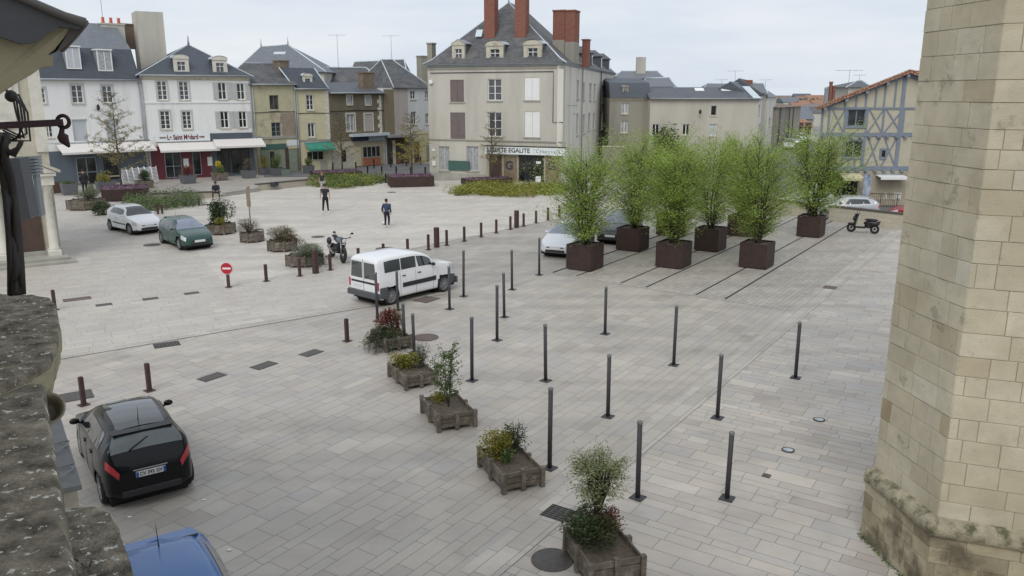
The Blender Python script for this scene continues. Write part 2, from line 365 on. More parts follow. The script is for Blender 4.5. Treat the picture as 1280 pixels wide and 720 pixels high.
M_['inkg'] = pm('grey lettering', (.23,.26,.28), .6, .05)
M_['glass'] = pm('window glass', (.035,.04,.045), .08, .7, 2.2, col2=(.10,.105,.11), spec=.8)
M_['glassd'] = pm('dark shop glass', (.014,.017,.019), .08, .8, 1.2, col2=(.05,.054,.055), spec=.4)
M_['curtain'] = pm('curtained glass', (.33,.34,.35), .25, .3, 5, spec=.8)
M_['wood'] = pm('weathered planter wood', (.13,.108,.085), .92, .35, 6, .4, stain=((.26,.235,.20), 5, .50, .2))
M_['wood2'] = pm('grey post wood', (.26,.22,.165), .9, .2, 5, .2)
M_['soil'] = pm('planter soil', (.12,.095,.072), .98, .4, 14, .9, stain=((.24,.20,.15), 26, .60, .06))
M_['bark'] = pm('tree bark', (.10,.082,.062), .95, .25, 12, .4)
M_['barkd'] = pm('dark stems', (.055,.046,.034), .95, .25, 12, .3)
M_['leaf'] = island('spring hornbeam leaves', [(0, (.17,.26,.045)), (.35, (.28,.40,.07)), (.7, (.38,.50,.11)), (1, (.48,.58,.17))], .6, .5, .25, 0, translucent=.5)
M_['leaf_y'] = island('yellow bud leaves', [(0, (.22,.17,.05)), (.5, (.36,.31,.07)), (1, (.46,.42,.12))], .6, .9, .1, 0, translucent=.3)
M_['leaf_o'] = island('olive bud leaves', [(0, (.15,.12,.04)), (.5, (.25,.21,.065)), (1, (.36,.31,.12))], .6, .9, .1, 0, translucent=.3)
M_['leaf_d'] = island('dark evergreen leaves', [(0, (.018,.034,.012)), (.5, (.040,.065,.022)), (.85, (.07,.105,.032)), (1, (.15,.19,.07))], .6, .9, .1, 0, translucent=.15)
M_['leaf_m'] = island('mid green leaves', [(0, (.05,.085,.022)), (.5, (.10,.155,.045)), (1, (.19,.25,.085))], .6, .9, .1, 0, translucent=.25)
M_['leaf_s'] = island('grey green leaves', [(0, (.085,.10,.06)), (.5, (.16,.18,.115)), (1, (.27,.29,.20))], .7, .9, .1, 0, translucent=.2)
M_['leaf_v'] = island('pale variegated leaves', [(0, (.11,.14,.05)), (.5, (.24,.28,.12)), (1, (.44,.46,.27))], .7, .9, .1, 0, translucent=.3)
M_['leaf_r'] = island('red shrub leaves', [(0, (.07,.018,.018)), (.5, (.16,.035,.035)), (.85, (.25,.08,.06)), (1, (.26,.22,.06))], .6, .9, .1, 0, translucent=.25)
M_['leaf_p'] = island('purple ground flowers', [(0, (.10,.05,.085)), (.5, (.17,.09,.15)), (1, (.27,.17,.25))], .8, .9, .1, 0)
M_['leaf_yl'] = island('yellow green shrub leaves', [(0, (.11,.105,.018)), (.5, (.24,.22,.035)), (1, (.42,.38,.07))], .6, .9, .1, 0, translucent=.25)
M_['leaf_dr'] = island('dry brown stems', [(0, (.08,.055,.035)), (.5, (.16,.12,.08)), (.8, (.12,.14,.06)), (1, (.28,.23,.17))], .9, .9, .1, 0)
M_['leaf_f'] = island('yellow flowers', [(0, (.45,.36,.02)), (1, (.70,.60,.05))], .7, .9, .1, 0)
# ---------------------------------------------------------------- ground
AZ1 = math.degrees(math.atan(695/1049.0))      # paving direction 1 (towards the far right)
D1 = az(AZ1); D2 = Vector((-D1.y, D1.x, 0))    # D2 points far left
g = MB(); g.face([(-1500,-60,-.02),(1500,-60,-.02),(1500,2500,-.02),(-1500,2500,-.02)])
tag(g.build('ground', M_['ground']), 'flat distant ground beyond the square', kind='structure')
JZ = 0.0
g = MB(); g.face([(-60,-6,JZ),(60,-6,JZ),(60,104,JZ),(-60,104,JZ)])
tag(g.build('paving_bed', M_['joint']), 'sandy joints between the paving slabs', kind='structure')

def clip(poly, a, b):
    """keep the part of poly left of a->b"""
    outp = []; n = len(poly)
    def sd_(p): return (b[0]-a[0])*(p[1]-a[1]) - (b[1]-a[1])*(p[0]-a[0])
    for i in range(n):
        p, q = poly[i], poly[(i+1) % n]; sp_, sq = sd_(p), sd_(q)
        if sp_ >= 0: outp.append(p)
        if (sp_ >= 0) != (sq >= 0):
            t = sp_ / (sp_ - sq); outp.append((p[0]+(q[0]-p[0])*t, p[1]+(q[1]-p[1])*t))
    return outp
def ccw(poly):
    s_ = sum(poly[i][0]*poly[(i+1) % len(poly)][1] - poly[(i+1) % len(poly)][0]*poly[i][1] for i in range(len(poly)))
    return poly if s_ > 0 else poly[::-1]
def hull(pts):
    pts = sorted(set(pts)); out2 = []
    for seq in (pts, pts[::-1]):
        h_ = []
        for p in seq:
            while len(h_) > 1 and (h_[-1][0]-h_[-2][0])*(p[1]-h_[-2][1]) - (h_[-1][1]-h_[-2][1])*(p[0]-h_[-2][0]) <= 0: h_.pop()
            h_.append(p)
        out2 += h_[:-1]
    return out2
def pave(name, label, zones, azd, rows, lens, mat, z, gap=.008):
    d = az(azd); e = Vector((-d.y, d.x, 0)); m = MB(); rg = random.Random(len(name)*7+3)
    for poly in zones:
        poly = hull([(p[0], p[1]) for p in poly])
        m.mi = 1; m.face([(p[0], p[1], z) for p in poly]); m.mi = 0
        us = [p[0]*d.x + p[1]*d.y for p in poly]; vs = [p[0]*e.x + p[1]*e.y for p in poly]
        v = min(vs) - .2
        while v < max(vs):
            rw = rg.choice(rows); u = min(us) - rg.uniform(0, 1.5)
            while u < max(us):
                ln = rg.uniform(*lens)
                q = [(u+gap/2, v+gap/2), (u+ln-gap/2, v+gap/2), (u+ln-gap/2, v+rw-gap/2), (u+gap/2, v+rw-gap/2)]
                q = [(a_*d.x + b_*e.x, a_*d.y + b_*e.y) for a_, b_ in q]
                q = ccw(q)
                for i in range(len(poly)):
                    q = clip(q, poly[i], poly[(i+1) % len(poly)])
                    if len(q) < 3: break
                if len(q) >= 3: m.face([(x, y, z + .003) for x, y in q])
                u += ln
            v += rw
    return tag(m.build(name, [mat, M_['joint']], uv=False), label, kind='structure')
def xy(v): return (v.x, v.y)
# key lines of the square
K0 = P(713, 606)                       # pale kerb band runs through here along D1
Ka = K0 - D1*30; Kb = K0 + D1*75
BW = .62                               # width of the kerb band
ev = Vector((D1.y, -D1.x, 0))          # to the right of D1
# curved pale band at the left: world direction
C0 = P(105, 445); C1 = P(440, 388)
dc = (C1 - C0).normalized()
Cl = C0 - dc*60; Cr = C1 + dc*4
# corten bollard line (edge of the pale plaza)
Q0 = P(283, 359); Q1 = P(690, 275.5); dq = (Q1 - Q0).normalized()
Ql = Q0 - dq*4; Qr = Q0 + dq*70
U1 = Q0
# zone polygons
north = 103
e1 = Ka + ev*BW
pave('paving_right', 'pinkish grey slabs beside the church', [[xy(Ka+ev*BW), xy(Kb+ev*BW), (60, north), (60, -12)]], AZ1-90, [.22,.28,.32,.38,.46], (.45, 1.1), M_['slab_r'], .008, .01)
pave('kerb_band', 'pale kerb band between two pavings', [[xy(Ka), xy(Kb), xy(Kb+ev*BW), xy(Ka+ev*BW)]], AZ1, [.31], (.5, 1.1), M_['kerb'], .020, .01)
# parking zone with setts, bounded by the kerb band (right), first row line (front)
S0 = P(691, 343); S1 = P(909, 377)
Kp = None
pk_f = (S1 - S0).normalized()
T0 = S0; T1 = S1 + pk_f * ((K0 - S1).dot(-ev) * 0 + 0)
# intersection of front line with kerb line
def isect(p, d, q, e_):
    den = d.x*e_.y - d.y*e_.x; t = ((q.x-p.x)*e_.y - (q.y-p.y)*e_.x) / den; return p + d*t
T1 = isect(S0, pk_f, K0, D1)
Tback0 = S0 + D1*26; Tback1 = T1 + D1*26
pave('parking_setts', 'small setts under the boxed trees', [[xy(S0), xy(T1), xy(Tback1), xy(Tback0)]], AZ1, [.16,.16,.2], (.3,.55), M_['setts'], .016, .012)
# main zone left of kerb band, below the curved band and the van road
V0 = P(440, 388); V1 = P(691, 343)
pave('paving_main', 'grey limestone slabs of the square', [
    [xy(Ka), xy(T1), xy(S0), xy(V0), xy(Cl), (-30, -12)],
    ], AZ1, [.22,.28,.34,.40,.48], (.45, 1.1), M_['slab'], .009, .009)
pave('curved_kerb', 'pale band crossing the left of the square', [[xy(Cl), xy(Cr), xy(Cr + Vector((-dc.y, dc.x, 0))*.45), xy(Cl + Vector((-dc.y, dc.x, 0))*.45)]], azof(dc), [.225], (.4,.9), M_['kerb'], .023, .012)
# driven grey road strip between the band and the bollard line
pave('drive_strip', 'grey driving strip past the bollards', [[xy(P(60,470)), xy(P(440,420)), xy(P(900,370)), (60,60), (60,north), (-60,north), (-60,50)]], azof(dq), [.3,.4,.5], (.6,1.3), M_['slab_d'], .004, .009)
# left upper zone
pave('paving_left', 'grey slabs in front of the shops', [[xy(Cl), xy(Cr), xy(Q0), xy(P(200, 262)), xy(P(60, 240)), (-58, 60)]], 57, [.22,.3,.4], (.5,1.2), M_['slab_m'], .0125, .01)
# pale plaza
plz = [xy(Q0), xy(P(200, 262)), xy(P(60, 240)), (-58, 60), (-58, north), (35, north), xy(Q0 + dq*75)]
pave('plaza_paving', 'pale slabs of the open plaza', [[xy(Q0), xy(P(200,262)), xy(P(195,250)), xy(P(400,232)), xy(P(560,226)), xy(P(800,235)), xy(Q0+dq*62)]], azof(dq), [.3,.4], (.6,1.2), M_['slab_l'], .017, .008)
pave('terrace_paving', 'grey pavement in front of the old houses', [[xy(P(30,242)), xy(P(195,250)), xy(P(400,232)), xy(P(400,221)), xy(P(187,226)), xy(P(30,236))]], 52, [.4,.5], (.8,1.4), M_['slab_d'], .021, .008)
m = MB(); m.face([tuple(P(*q) + Vector((0,0,.036))) for q in ((330,221.5),(560,221),(560,204),(470,205),(330,218))][::-1])
tag(m.build('side_road', M_['asphalt']), 'asphalt side road behind the bollards', kind='structure')
# street on the right
m = MB(); m.face([(20,62,.032),(32,62,.032),(56,165,.032),(47,165,.032)])
m.face([(20,50.5,.028),(60,14,.028),(70,30,.028),(32,62,.028),(20,62,.028)])
tag(m.build('street', M_['asphalt']), 'asphalt street running away between the houses', kind='structure')
m = MB(); m.face([(5,60,.024),(20,50,.024),(20,90,.024),(5,104,.024)])
m.face([(32,62,.04),(34,62,.04),(58,165,.04),(56,165,.04)])
tag(m.build('pavement', M_['setts']), 'pavement along the street', kind='structure')

# slot drains under the boxed trees
def strip(name, a, b, wd, mat, z, label):
    a, b = P(*a), P(*b); d = (b-a).normalized(); n_ = Vector((-d.y, d.x, 0))*wd/2
    m = MB(); m.prism([xy(a-n_), xy(b-n_), xy(b+n_), xy(a+n_)], .002, z); return tag(m.build(name, mat), label, 'drain', 'steel slot lines under the boxed trees')
lns = [((691.3,341),27),((720.8,345.5),27),((775.8,354.5),26),((808,359.5),26),((870,369.2),25),((906.2,374.5),25)]
nm = ['at the left end of the setts','second from the left, beside the first box','third from the left, left of the middle box','fourth from the left, right of the middle box','fifth from the left, left of the right box','at the right, nearest the kerb band']
for (a, ln), t in zip(lns, nm):
    p = P(*a); q = p + D1*ln; n_ = Vector((-D1.y, D1.x, 0))*.035
    m = MB(); m.prism([xy(p+n_), xy(p-n_), xy(q-n_), xy(q+n_)], .002, .026)
    tag(m.build('slot_drain', M_['slot']), 'dark slot line in the setts, ' + t, 'drain', 'dark lines in the setts')
# covers and grates
def plate(px, py, wx, wy, mat, label, a_=AZ1, grate=False):
    p = P(px, py); o = empty('drain_cover', (p.x, p.y, .018), R(90-a_), label, 'drain cover', 'covers set in the paving')
    f = MB(); f.bevbox(-wx/2, -wy/2, 0, wx/2, wy/2, .010, .004); f.build('frame', mat, o)
    s_ = MB()
    if grate:
        n = max(4, int(wx/.07))
        for i in range(n):
            for j in range(4):
                x = -wx/2 + wx*(i+.5)/n; y = -wy/2 + wy*(j+.5)/4
                s_.box(x-.017, y-wy*.1, .004, x+.017, y+wy*.1, .0125)
    else:
        s_.box(-wx/2+.04, -wy/2+.04, .004, wx/2-.04, wy/2-.04, .0125)
    s_.build('grille' if grate else 'lid', M_['slot'] if grate else mat, o)
ds = [(96.5,374.5,.95,.5,'rustiron','brown cover nearest the leftmost bollard',57,0),(130,381.5,.55,.35,'castiron','small grey cover right of the brown one',57,0),
      (188,374,.55,.35,'castiron','small grey cover in the middle of the left row',57,0),(239.5,367,.55,.35,'castiron','small grey cover below the no entry sign',57,0),
      (208.5,431.5,.75,.5,'castiron','barred grate in the pale curved band',60,1),(265,472,.7,.42,'castiron','square cover above the open slabs, leftmost of three',AZ1,0),
      (330,457.5,.7,.42,'castiron','square cover, middle of three in a row',AZ1,0),(389,442,.65,.42,'castiron','square cover, rightmost of three near the red shrub',AZ1,0),
      (89,497,1.0,.7,'castiron','wide dull cover by the black car bollards',57,0),(697,642.5,.5,.5,'castiron','dark square grate beside the front planter',AZ1,1),
      (533,375,.85,.7,'rustiron','brown square cover beside the white van',AZ1,0),(1037.5,360,.6,.5,'rustiron','rusty square cover by the kerb band',AZ1,0),
      (958,595.5,.16,.16,'castiron','tiny square cover on the right paving',AZ1,0)]
for px, py, wx, wy, mt, lb, a_, gr in ds: plate(px, py, wx, wy, M_[mt], 'flat metal ' + lb, a_, bool(gr))
def manhole(px, py, r, mat, label):
    p = P(px, py); m = MB(); m.lathe([(r, .002), (r, .012), (r-.03, .012), (r-.035, .009), (r-.05, .009), (r-.055, .013), (0, .013)], seg=36)
    o = m.build('manhole_cover', mat, loc=(p.x, p.y, .018)); tag(o, label, 'manhole cover', 'round covers in the paving')
for px, py, r, mt, lb in [(690,701,.35,'castiron','big round iron cover at the bottom beside the front planter'),(532.5,422.5,.4,'rustiron','round reddish cover behind two grey bollards'),
    (190,306.6,.42,'castiron','round cover left of the dark green car'),(397.5,296.5,.36,'castiron','round cover left of the motorcycle'),(260,256,.4,'castiron','round cover below the seated boy'),
    (322,287.5,.36,'castiron','round cover at the foot of the wooden post'),(482,311.6,.5,'castiron','round cover behind the van roof'),(489.7,240.7,.35,'castiron','round cover in front of the rust steel box'),(573,244.5,.35,'castiron','small round cover at the left tip of the hedge')]:
    manhole(px, py, r, M_[mt], lb)
for px, py, lb in [(1023.7,525.4,'farther ground light with glinting lens'),(985,563.5,'nearer ground light with glinting lens')]:
    p = P(px, py); o = empty('ground_light', (p.x, p.y, .018), 0, 'round recessed ' + lb, 'ground light', 'recessed lights in the paving')
    m = MB(); m.lathe([(.14,.0),(.14,.012),(.105,.018),(.1,.014)], seg=28); m.build('ring', M_['castiron'], o)
    m = MB(); m.lathe([(.1,.014),(.07,.02),(0,.024)], seg=24); m.build('lens', pm('lamp lens', (.35,.40,.44), .08, .5, 9, spec=.9), o)
# ---------------------------------------------------------------- street furniture
# tall grey steel posts: (foot px, foot py, top py, label)
GP = [(472,402,341,'behind the red shrub planter, right at the van bumper'),(497.5,388,339,'in front of the rear wheel of the white van'),
 (506,434.6,378.6,'just left of the reddish manhole, taller of two'),(518,441,392,'rising behind the planter with the olive shrub'),
 (562,387,333,'in front of the front wheel of the white van'),(579.5,371,313,'right beside the bonnet of the white van'),
 (590,476.5,396.5,'behind the birch sapling planter'),(621.3,426,356,'front one of a close pair in the middle'),
 (630.3,397,341,'rear one of a close pair in the middle'),(640,362.5,312.6,'alone behind the close pair'),
 (674,344,297.3,'beside the left slot line near the silver car'),(682,476.5,405.5,'in open paving right of the birch sapling'),
 (756.3,418,358.5,'alone below the first boxed trees'),(759.8,521.5,443.4,'in the middle of the paving, left of the kerb band'),
 (842,457,382,'leaning slightly, straight below the middle boxed tree'),(896.6,523,443.4,'on the kerb band right of the middle'),
 (994.2,473,403.3,'farthest right, nearest the church corner'),(687,586,485,'right behind the planter with yellow shrub'),
 (797,623,526,'right of the round variegated bush'),(908.5,624,539.8,'shortest, nearest the lower right, with a worn cap')]
for i, (fx, fy, ty, lb) in enumerate(GP):
    p = P(fx, fy); h = zat(p.x, p.y, ty)
    o = empty('steel_post', (p.x, p.y, .014), R(90-AZ1) + rnd.uniform(-.1, .1), 'tall grey steel post ' + lb, 'post', 'tall grey posts set out over the square')
    o.rotation_euler[0] = R(rnd.uniform(-.9, .9)); o.rotation_euler[1] = R(rnd.uniform(-.9, .9))
    m = MB(); m.bevbox(-.13, -.13, 0, .13, .13, .018, .005)
    for a_, b_ in ((-.1,-.1),(.1,-.1),(.1,.1),(-.1,.1)): m.cyl((a_, b_, .016), .012, .012, 6)
    m.build('base_plate', M_['steelgrey'], o)
    m = MB(); m.tube([(0,0,.015),(0,0,h-.05)], .048, 14); m.build('pole', M_['steelgrey'], o)
    m = MB(); m.lathe([(.05,h-.07),(.055,h-.06),(.056,h-.03),(.048,h-.008),(.02,h),(0,h)], seg=14); m.build('cap', M_['steelcap'], o)
# rust brown bollards
RB = [(69,388,363,1,'alone at the far left by the old stone house'),(105,507,472,1,'left of two beyond the black car'),(187,489,455,1,'right of two beyond the black car'),
 (333,352,331,1,'next to the no entry sign'),(375,345.5,323.5,1,'in front of the rosemary planter'),(394.7,342,313,2.0,'thick one in front of the rosemary planter'),(413,338,318,1,'by the motorcycle wheel'),
 (448.4,331,310.6,1,'behind the rear roof of the van'),(479.6,325,305,1,'behind the middle of the van roof'),(509.8,319,299,1,'behind the front of the van roof'),
 (535.6,312.5,293.4,1,'left of the thick one beyond the van'),(546,309.3,284.8,2.0,'thick one beyond the van bonnet'),(558.5,307,288,1,'right of the thick one beyond the van'),
 (580.4,301.8,283.8,1,'second right of the thick one beyond the van'),(601.5,296.5,278.7,1,'midway between the two thick ones'),(620.4,291.6,274.8,1,'second left of the far thick one'),(638,287,270.8,1,'just left of the far thick one'),
 (645.7,284.7,263.5,2.0,'thick one at the far end of the plaza edge'),(654.5,283,267,1,'just right of the far thick one'),(670,279,263.7,1,'second right of the far thick one'),(685,275.5,260,1,'last before the boxed trees'),(699,272,257,1,'half hidden by the first boxed tree'),
 (434,427,399,1,'left of the red shrub planter')]
for fx, fy, ty, k, lb in RB:
    p = P(fx, fy); h = zat(p.x, p.y, ty); s_ = .05 * k
    o = empty('bollard', (p.x, p.y, .02), R(90-azof(dq)), 'rust brown bollard, ' + lb, 'bollard', 'rust brown bollards along the plaza edge')
    m = MB(); m.bevbox(-.12, -.12, 0, .12, .12, .012, .004); m.build('base_plate', M_['corten_d'], o)
    m = MB(); m.bevbox(-s_, -s_, .01, s_, s_, h, .008); m.build('shaft', M_['corten_d'], o)
FB = [(416.4,214,207,'first by the yellow house'),(445,213,205.7,'second, left of the first thin tree'),(459.7,218,209.6,'beside the blue sign'),(477.4,218.6,209,'left of the pub door'),
 (495.4,219,210,'in front of the pub window'),(513.6,219.6,211,'beside the thin tree trunk'),(531.7,219.6,211.5,'last, at the corner of the big corner house'),(467.6,211,199,'tall one before the terracotta panel'),
 (488.6,209.5,196.7,'tall one before the pub door'),(508,208,195,'tall one before the pub window'),(526,206.4,196,'tall one on the far kerb right of the pub'),(482.4,229,221.6,'standing alone at the right tip of the flower bed')]
for fx, fy, ty, lb in FB:
    p = P(fx, fy); h = max(.8, zat(p.x, p.y, ty)); m = MB(); m.lathe([(.07,0),(.07,h-.12),(.085,h-.11),(.085,h-.03),(.05,h),(0,h)], seg=10)
    o = m.build('road_bollard', M_['iron'], loc=(p.x, p.y, .03)); tag(o, 'small dark bollard across the road, ' + lb, 'bollard', 'dark bollards along the side road')
for fx, fy, ty, lb in [(232.5,254,246,'in the middle of the left flower bed'),(249,257.5,247.5,'at the right tip of the left flower bed'),(203,267.5,261,'right one above the green car'),(197.7,268,262,'left one above the green car'),(217.5,251,244,'behind the left flower bed plants')]:
    p = P(fx, fy); h = max(.6, zat(p.x, p.y, ty)); m = MB(); m.bevbox(-.05, -.05, 0, .05, .05, h, .008); o = m.build('bed_post', M_['corten_d'], loc=(p.x, p.y, .02)); tag(o, 'short brown post ' + lb, 'post', 'short posts around the left flower bed')
# no entry sign on a short post
p = P(286, 359.5); o = empty('no_entry_sign', (p.x, p.y, .02), R(-2), 'small round red no entry sign on a short brown post', 'road sign')
m = MB(); m.bevbox(-.12,-.12,0,.12,.12,.012,.004); m.build('base_plate', M_['corten_d'], o)
m = MB(); m.bevbox(-.05,-.05,.01,.05,.05,.62,.008); m.build('shaft', M_['corten_d'], o)
red = pm('sign red', (.42,.012,.03), .4, .05, 3)
m = MB(); m.lathe([(0,-.075),(.235,-.075),(.25,-.07),(.25,-.055),(0,-.055)], c=(0,0,.78), axis='y', seg=36, smooth=False); m.build('disc', red, o)
m = MB(); m.box(-.165,-.081,.745,.165,-.076,.815); m.build('white_bar', M_['whitep'], o)
m = MB(); m.lathe([(.232,-.0765),(.245,-.0765),(.247,-.072)], c=(0,0,.78), axis='y', seg=36); m.build('rim', M_['whitep'], o)

# ---------------------------------------------------------------- plants
def leaf(m, c, s_, asp=2.0, up=.35, rg=rnd):
    t = rg.uniform(0, 6.283); z = rg.uniform(-1, 1) * (1 - up) + up * .3
    r_ = math.sqrt(max(0, 1 - z*z)); d = Vector((r_*math.cos(t), r_*math.sin(t), z)); n_ = Vector((rg.uniform(-1,1), rg.uniform(-1,1), rg.uniform(-1,1)))
    sdv = d.cross(n_); 
    if sdv.length < 1e-3: return
    sdv.normalize(); L = s_ * rg.uniform(.7, 1.3); W = L / asp
    m.face([c, c + d*L*.5 + sdv*W*.5, c + d*L, c + d*L*.5 - sdv*W*.5])
def boxed_tree_mesh(seed, Ht, rad):
    rg = random.Random(seed); st = MB(); lf = MB(); st.smooth = True
    ns = 9
    for i in range(ns):
        a_ = 6.283*i/ns + rg.uniform(-.3,.3); r0 = rg.uniform(.03,.16); r1 = rg.uniform(.05, .34)*rad
        h = Ht * rg.uniform(.72, 1.0) * (1 - .18 * r1/rad); pts = []
        for k in range(8):
            t = k/7; rr = r0 + (r1-r0)*t**.8
            pts.append(Vector((math.cos(a_)*rr + rg.uniform(-.05,.05), math.sin(a_)*rr + rg.uniform(-.05,.05), h*t)))
        st.tube(pts, [.032*(1-t/8)+.004 for t in range(8)], 5, False)
        nb = 50
        for b in range(nb):
            t = .04 + .96*(b + rg.random())/nb; k = min(6, int(t*7)); q = pts[k].lerp(pts[k+1], t*7-k)
            hh = q.z/Ht
            env = rad * (.26 + .88*math.sin(math.pi*min(1, hh*.80+.19))**.85) * rg.uniform(.75, 1.1) * (1 + .28*math.sin(3*a_ + hh*7 + seed))
            aa = a_ + rg.uniform(-1.5, 1.5); L = max(.15, env * (rg.uniform(.35, .95) if rg.random() < .85 else 1.35) - math.hypot(q.x, q.y)*.45)
            if L < .12: L = .15
            d = Vector((math.cos(aa), math.sin(aa), rg.uniform(.35, 1.3 + 1.5*hh*hh))).normalized()
            e_ = q + d*L + Vector((0,0,-.06*L)); mid = q.lerp(e_, .5) + Vector((0,0,.04*L))
            st.tube([q, mid, e_], [.009,.006,.002], 3, False)
            nl = int((8 + 42*L) * rg.choice((.35, .8, 1.0, 1.7)))
            for j in range(nl):
                t2 = .15 + .85*rg.random()**.75; c = (q.lerp(mid, t2*2) if t2 < .5 else mid.lerp(e_, t2*2-1))
                spread = .055 + .08*t2
                c = c + Vector((rg.gauss(0, spread), rg.gauss(0, spread), rg.gauss(0, spread)*.9))
                leaf(lf, c, .058, 2.0, .3, rg)
    return st, lf
BT = []
for sd_, h_, r_ in ((11, 3.75, 1.0), (23, 4.1, 1.05), (37, 3.9, 1.0), (51, 4.2, 1.1)):
    s_, l_ = boxed_tree_mesh(sd_, h_, r_*1.55); BT.append((s_, l_, h_))
def corten_box(o, wd, dp, h):
    m = MB(); t = .035
    for x0, y0, x1, y1 in ((-wd/2,-dp/2,wd/2,-dp/2+t),(-wd/2,dp/2-t,wd/2,dp/2),(-wd/2,-dp/2+t,-wd/2+t,dp/2-t),(wd/2-t,-dp/2+t,wd/2,dp/2-t)): m.box(x0,y0,.03,x1,y1,h)
    for x in (-wd*.3, 0, wd*.3): m.box(x-.06, -dp/2+.06, 0, x+.06, dp/2-.06, .031)
    m.build('box', M_['corten'], o)
    m = MB(); m.box(-wd/2+t+.002,-dp/2+t+.002,.04,wd/2-t-.002,dp/2-t-.002,h-.07); m.build('soil', M_['soil'], o)
# (front bottom corner nearest camera px,py ; which mesh; labels)
TB = [((738,341),0,'front row, leftmost, beside the silver car',4.05),((798,316),1,'second row, left, beside the dark car',4.2),((851,338),2,'front row, middle',4.1),
      ((897,316.5),3,'second row, right of the middle',4.2),((957,338.5),1,'front row, right, broadest crown',4.25),((1024,298.5),0,'rightmost, near the scooter',4.35),
      ((846,296.5),3,'back row, mostly hidden behind the middle front tree',4.2),((936,297.5),2,'back row, mostly hidden behind the broad right tree',4.2)]
tree_data = {}
for i, (px, k, lb, hh) in enumerate(TB):
    c = P(*px); wd = 1.22; cen = c + D1*wd/2 + D2*wd/2
    o = empty('steel_planter', (cen.x, cen.y, .026), R(90-AZ1), 'square rust steel box holding a tree, ' + lb, 'planter', 'rust steel boxes under the green trees')
    corten_box(o, wd, wd, 1.12)
    t = empty('boxed_tree', (cen.x, cen.y, 1.06), rnd.uniform(0, 6.28), 'bright green tree in rust steel box, ' + lb, 'tree', 'bright green trees in rust steel boxes')
    s_, l_, h0 = BT[k]
    if k not in tree_data:
        a_ = s_.build('trunk', M_['barkd'], t, uv=False); b_ = l_.build('crown', M_['leaf'], t, uv=False); tree_data[k] = (a_.data, b_.data)
    else:
        for nme, dta in zip(('trunk', 'crown'), tree_data[k]):
            x = bpy.data.objects.new(nme, dta); COL.objects.link(x); x.parent = t
    q = hh/h0; t.scale = (q*rnd.uniform(1.15,1.32), q*rnd.uniform(1.15,1.32), q*rnd.uniform(1.0,1.1)); t.rotation_euler[0] = R(rnd.uniform(-3,3)); t.rotation_euler[1] = R(rnd.uniform(-3,3))

def street_tree(px, py, top, wpx, mat, lb, dens=1.0, seed=1, trunk0=.25):
    p = P(px, py); h = zat(p.x, p.y, top); rg = random.Random(seed); rad = wpx/1049.0*p.y/2
    t = empty('street_tree', (p.x, p.y, .02), 0, lb, 'tree'); st = MB(); lf = MB()
    st.tube([(0,0,0),(.03,.02,h*.3),(-.02,.03,h*.6),(.02,0,h*.97)], [.085,.07,.045,.012], 8)
    n = 34
    for i in range(n):
        f = trunk0 + (1-trunk0)*(i+.5)/n; z = h*f*.96; a_ = i*2.4 + rg.uniform(-.4,.4)
        L = rad * (1.15 - .85*(f-trunk0)/(1-trunk0)) * rg.uniform(.7,1.1)
        d = Vector((math.cos(a_), math.sin(a_), rg.uniform(.05,.5))); pts = [Vector((0,0,z))]
        for k in range(1, 5): pts.append(pts[-1] + (d + Vector((rg.uniform(-.15,.15), rg.uniform(-.15,.15), .05*k))) * L/4)
        st.tube(pts, [.03,.022,.015,.01,.005], 4, False)
        for k in range(1, 5):
            for j in range(5):
                e_ = pts[k] + Vector((rg.uniform(-1,1), rg.uniform(-1,1), rg.uniform(-.3,.7)))*.22*rad
                st.tube([pts[k], e_], [.008,.003], 3, False)
                for q in range(int(8*dens*max(0, 1.08-f)**1.3)):
                    leaf(lf, pts[k].lerp(e_, rg.random()) + Vector((rg.gauss(0,.05), rg.gauss(0,.05), rg.gauss(0,.05))), .085, 1.6, .3, rg)
    st.build('trunk', M_['bark'], t, uv=False); lf.build('crown', mat, t, uv=False); return t
def big_planter(c0, c1, dep, h, name_lb):
    """rust steel bed: front bottom edge from c0 to c1 (pixels)"""
    a, b = P(*c0), P(*c1); d = (b-a); L = d.length; d.normalize(); n_ = Vector((-d.y, d.x, 0)); cen = (a+b)/2 + n_*dep/2
    o = empty('steel_planter', (cen.x, cen.y, .02), math.atan2(d.y, d.x), name_lb, 'planter', 'long low rust steel tree beds'); corten_box(o, L, dep, h)
    fl = MB(); rg = random.Random(5)
    for i in range(int(L*dep*110)):
        leaf(fl, Vector((rg.uniform(-L/2+.05, L/2-.05), rg.uniform(-dep/2+.05, dep/2-.05), h-.05+rg.uniform(0,.10))), .09, 1.3, .2, rg)
    f_ = fl.build('ground_flowers', M_['leaf_p'], None, uv=False); f_.location = o.location; f_.rotation_euler = o.rotation_euler
    tag(f_, 'low purple flowering cover filling the ' + name_lb.split(',')[0], 'flowers', 'purple flowers in the steel beds'); return cen
big_planter((127.5,253), (188,250), 3.2, .85, 'wide rust steel bed at the left, behind the white hatchback')
big_planter((395,224), (453,221.5), 2.6, .5, 'dark rust steel bed behind the middle flower bed')
big_planter((488,235), (543,233.5), 2.6, .85, 'tall rust steel bed standing alone near the pub')
big_planter((588.6,234), (640.6,231), 2.0, .55, 'low rust steel bed behind the clipped hedge')
street_tree(153, 246, 112, 78, M_['leaf_o'], 'leafing tree with olive buds in front of the charcoal shop', 2.2, 3)
street_tree(428, 219, 140, 44, M_['leaf_o'], 'thin bare tree in front of the dark brown house', .8, 5)
street_tree(515, 226, 140, 50, M_['leaf_y'], 'thin tree with yellow buds in front of the pub', 1.6, 8)
street_tree(615, 230, 138, 40, M_['leaf_y'], 'thin bare tree in front of the big corner house', .6, 13)

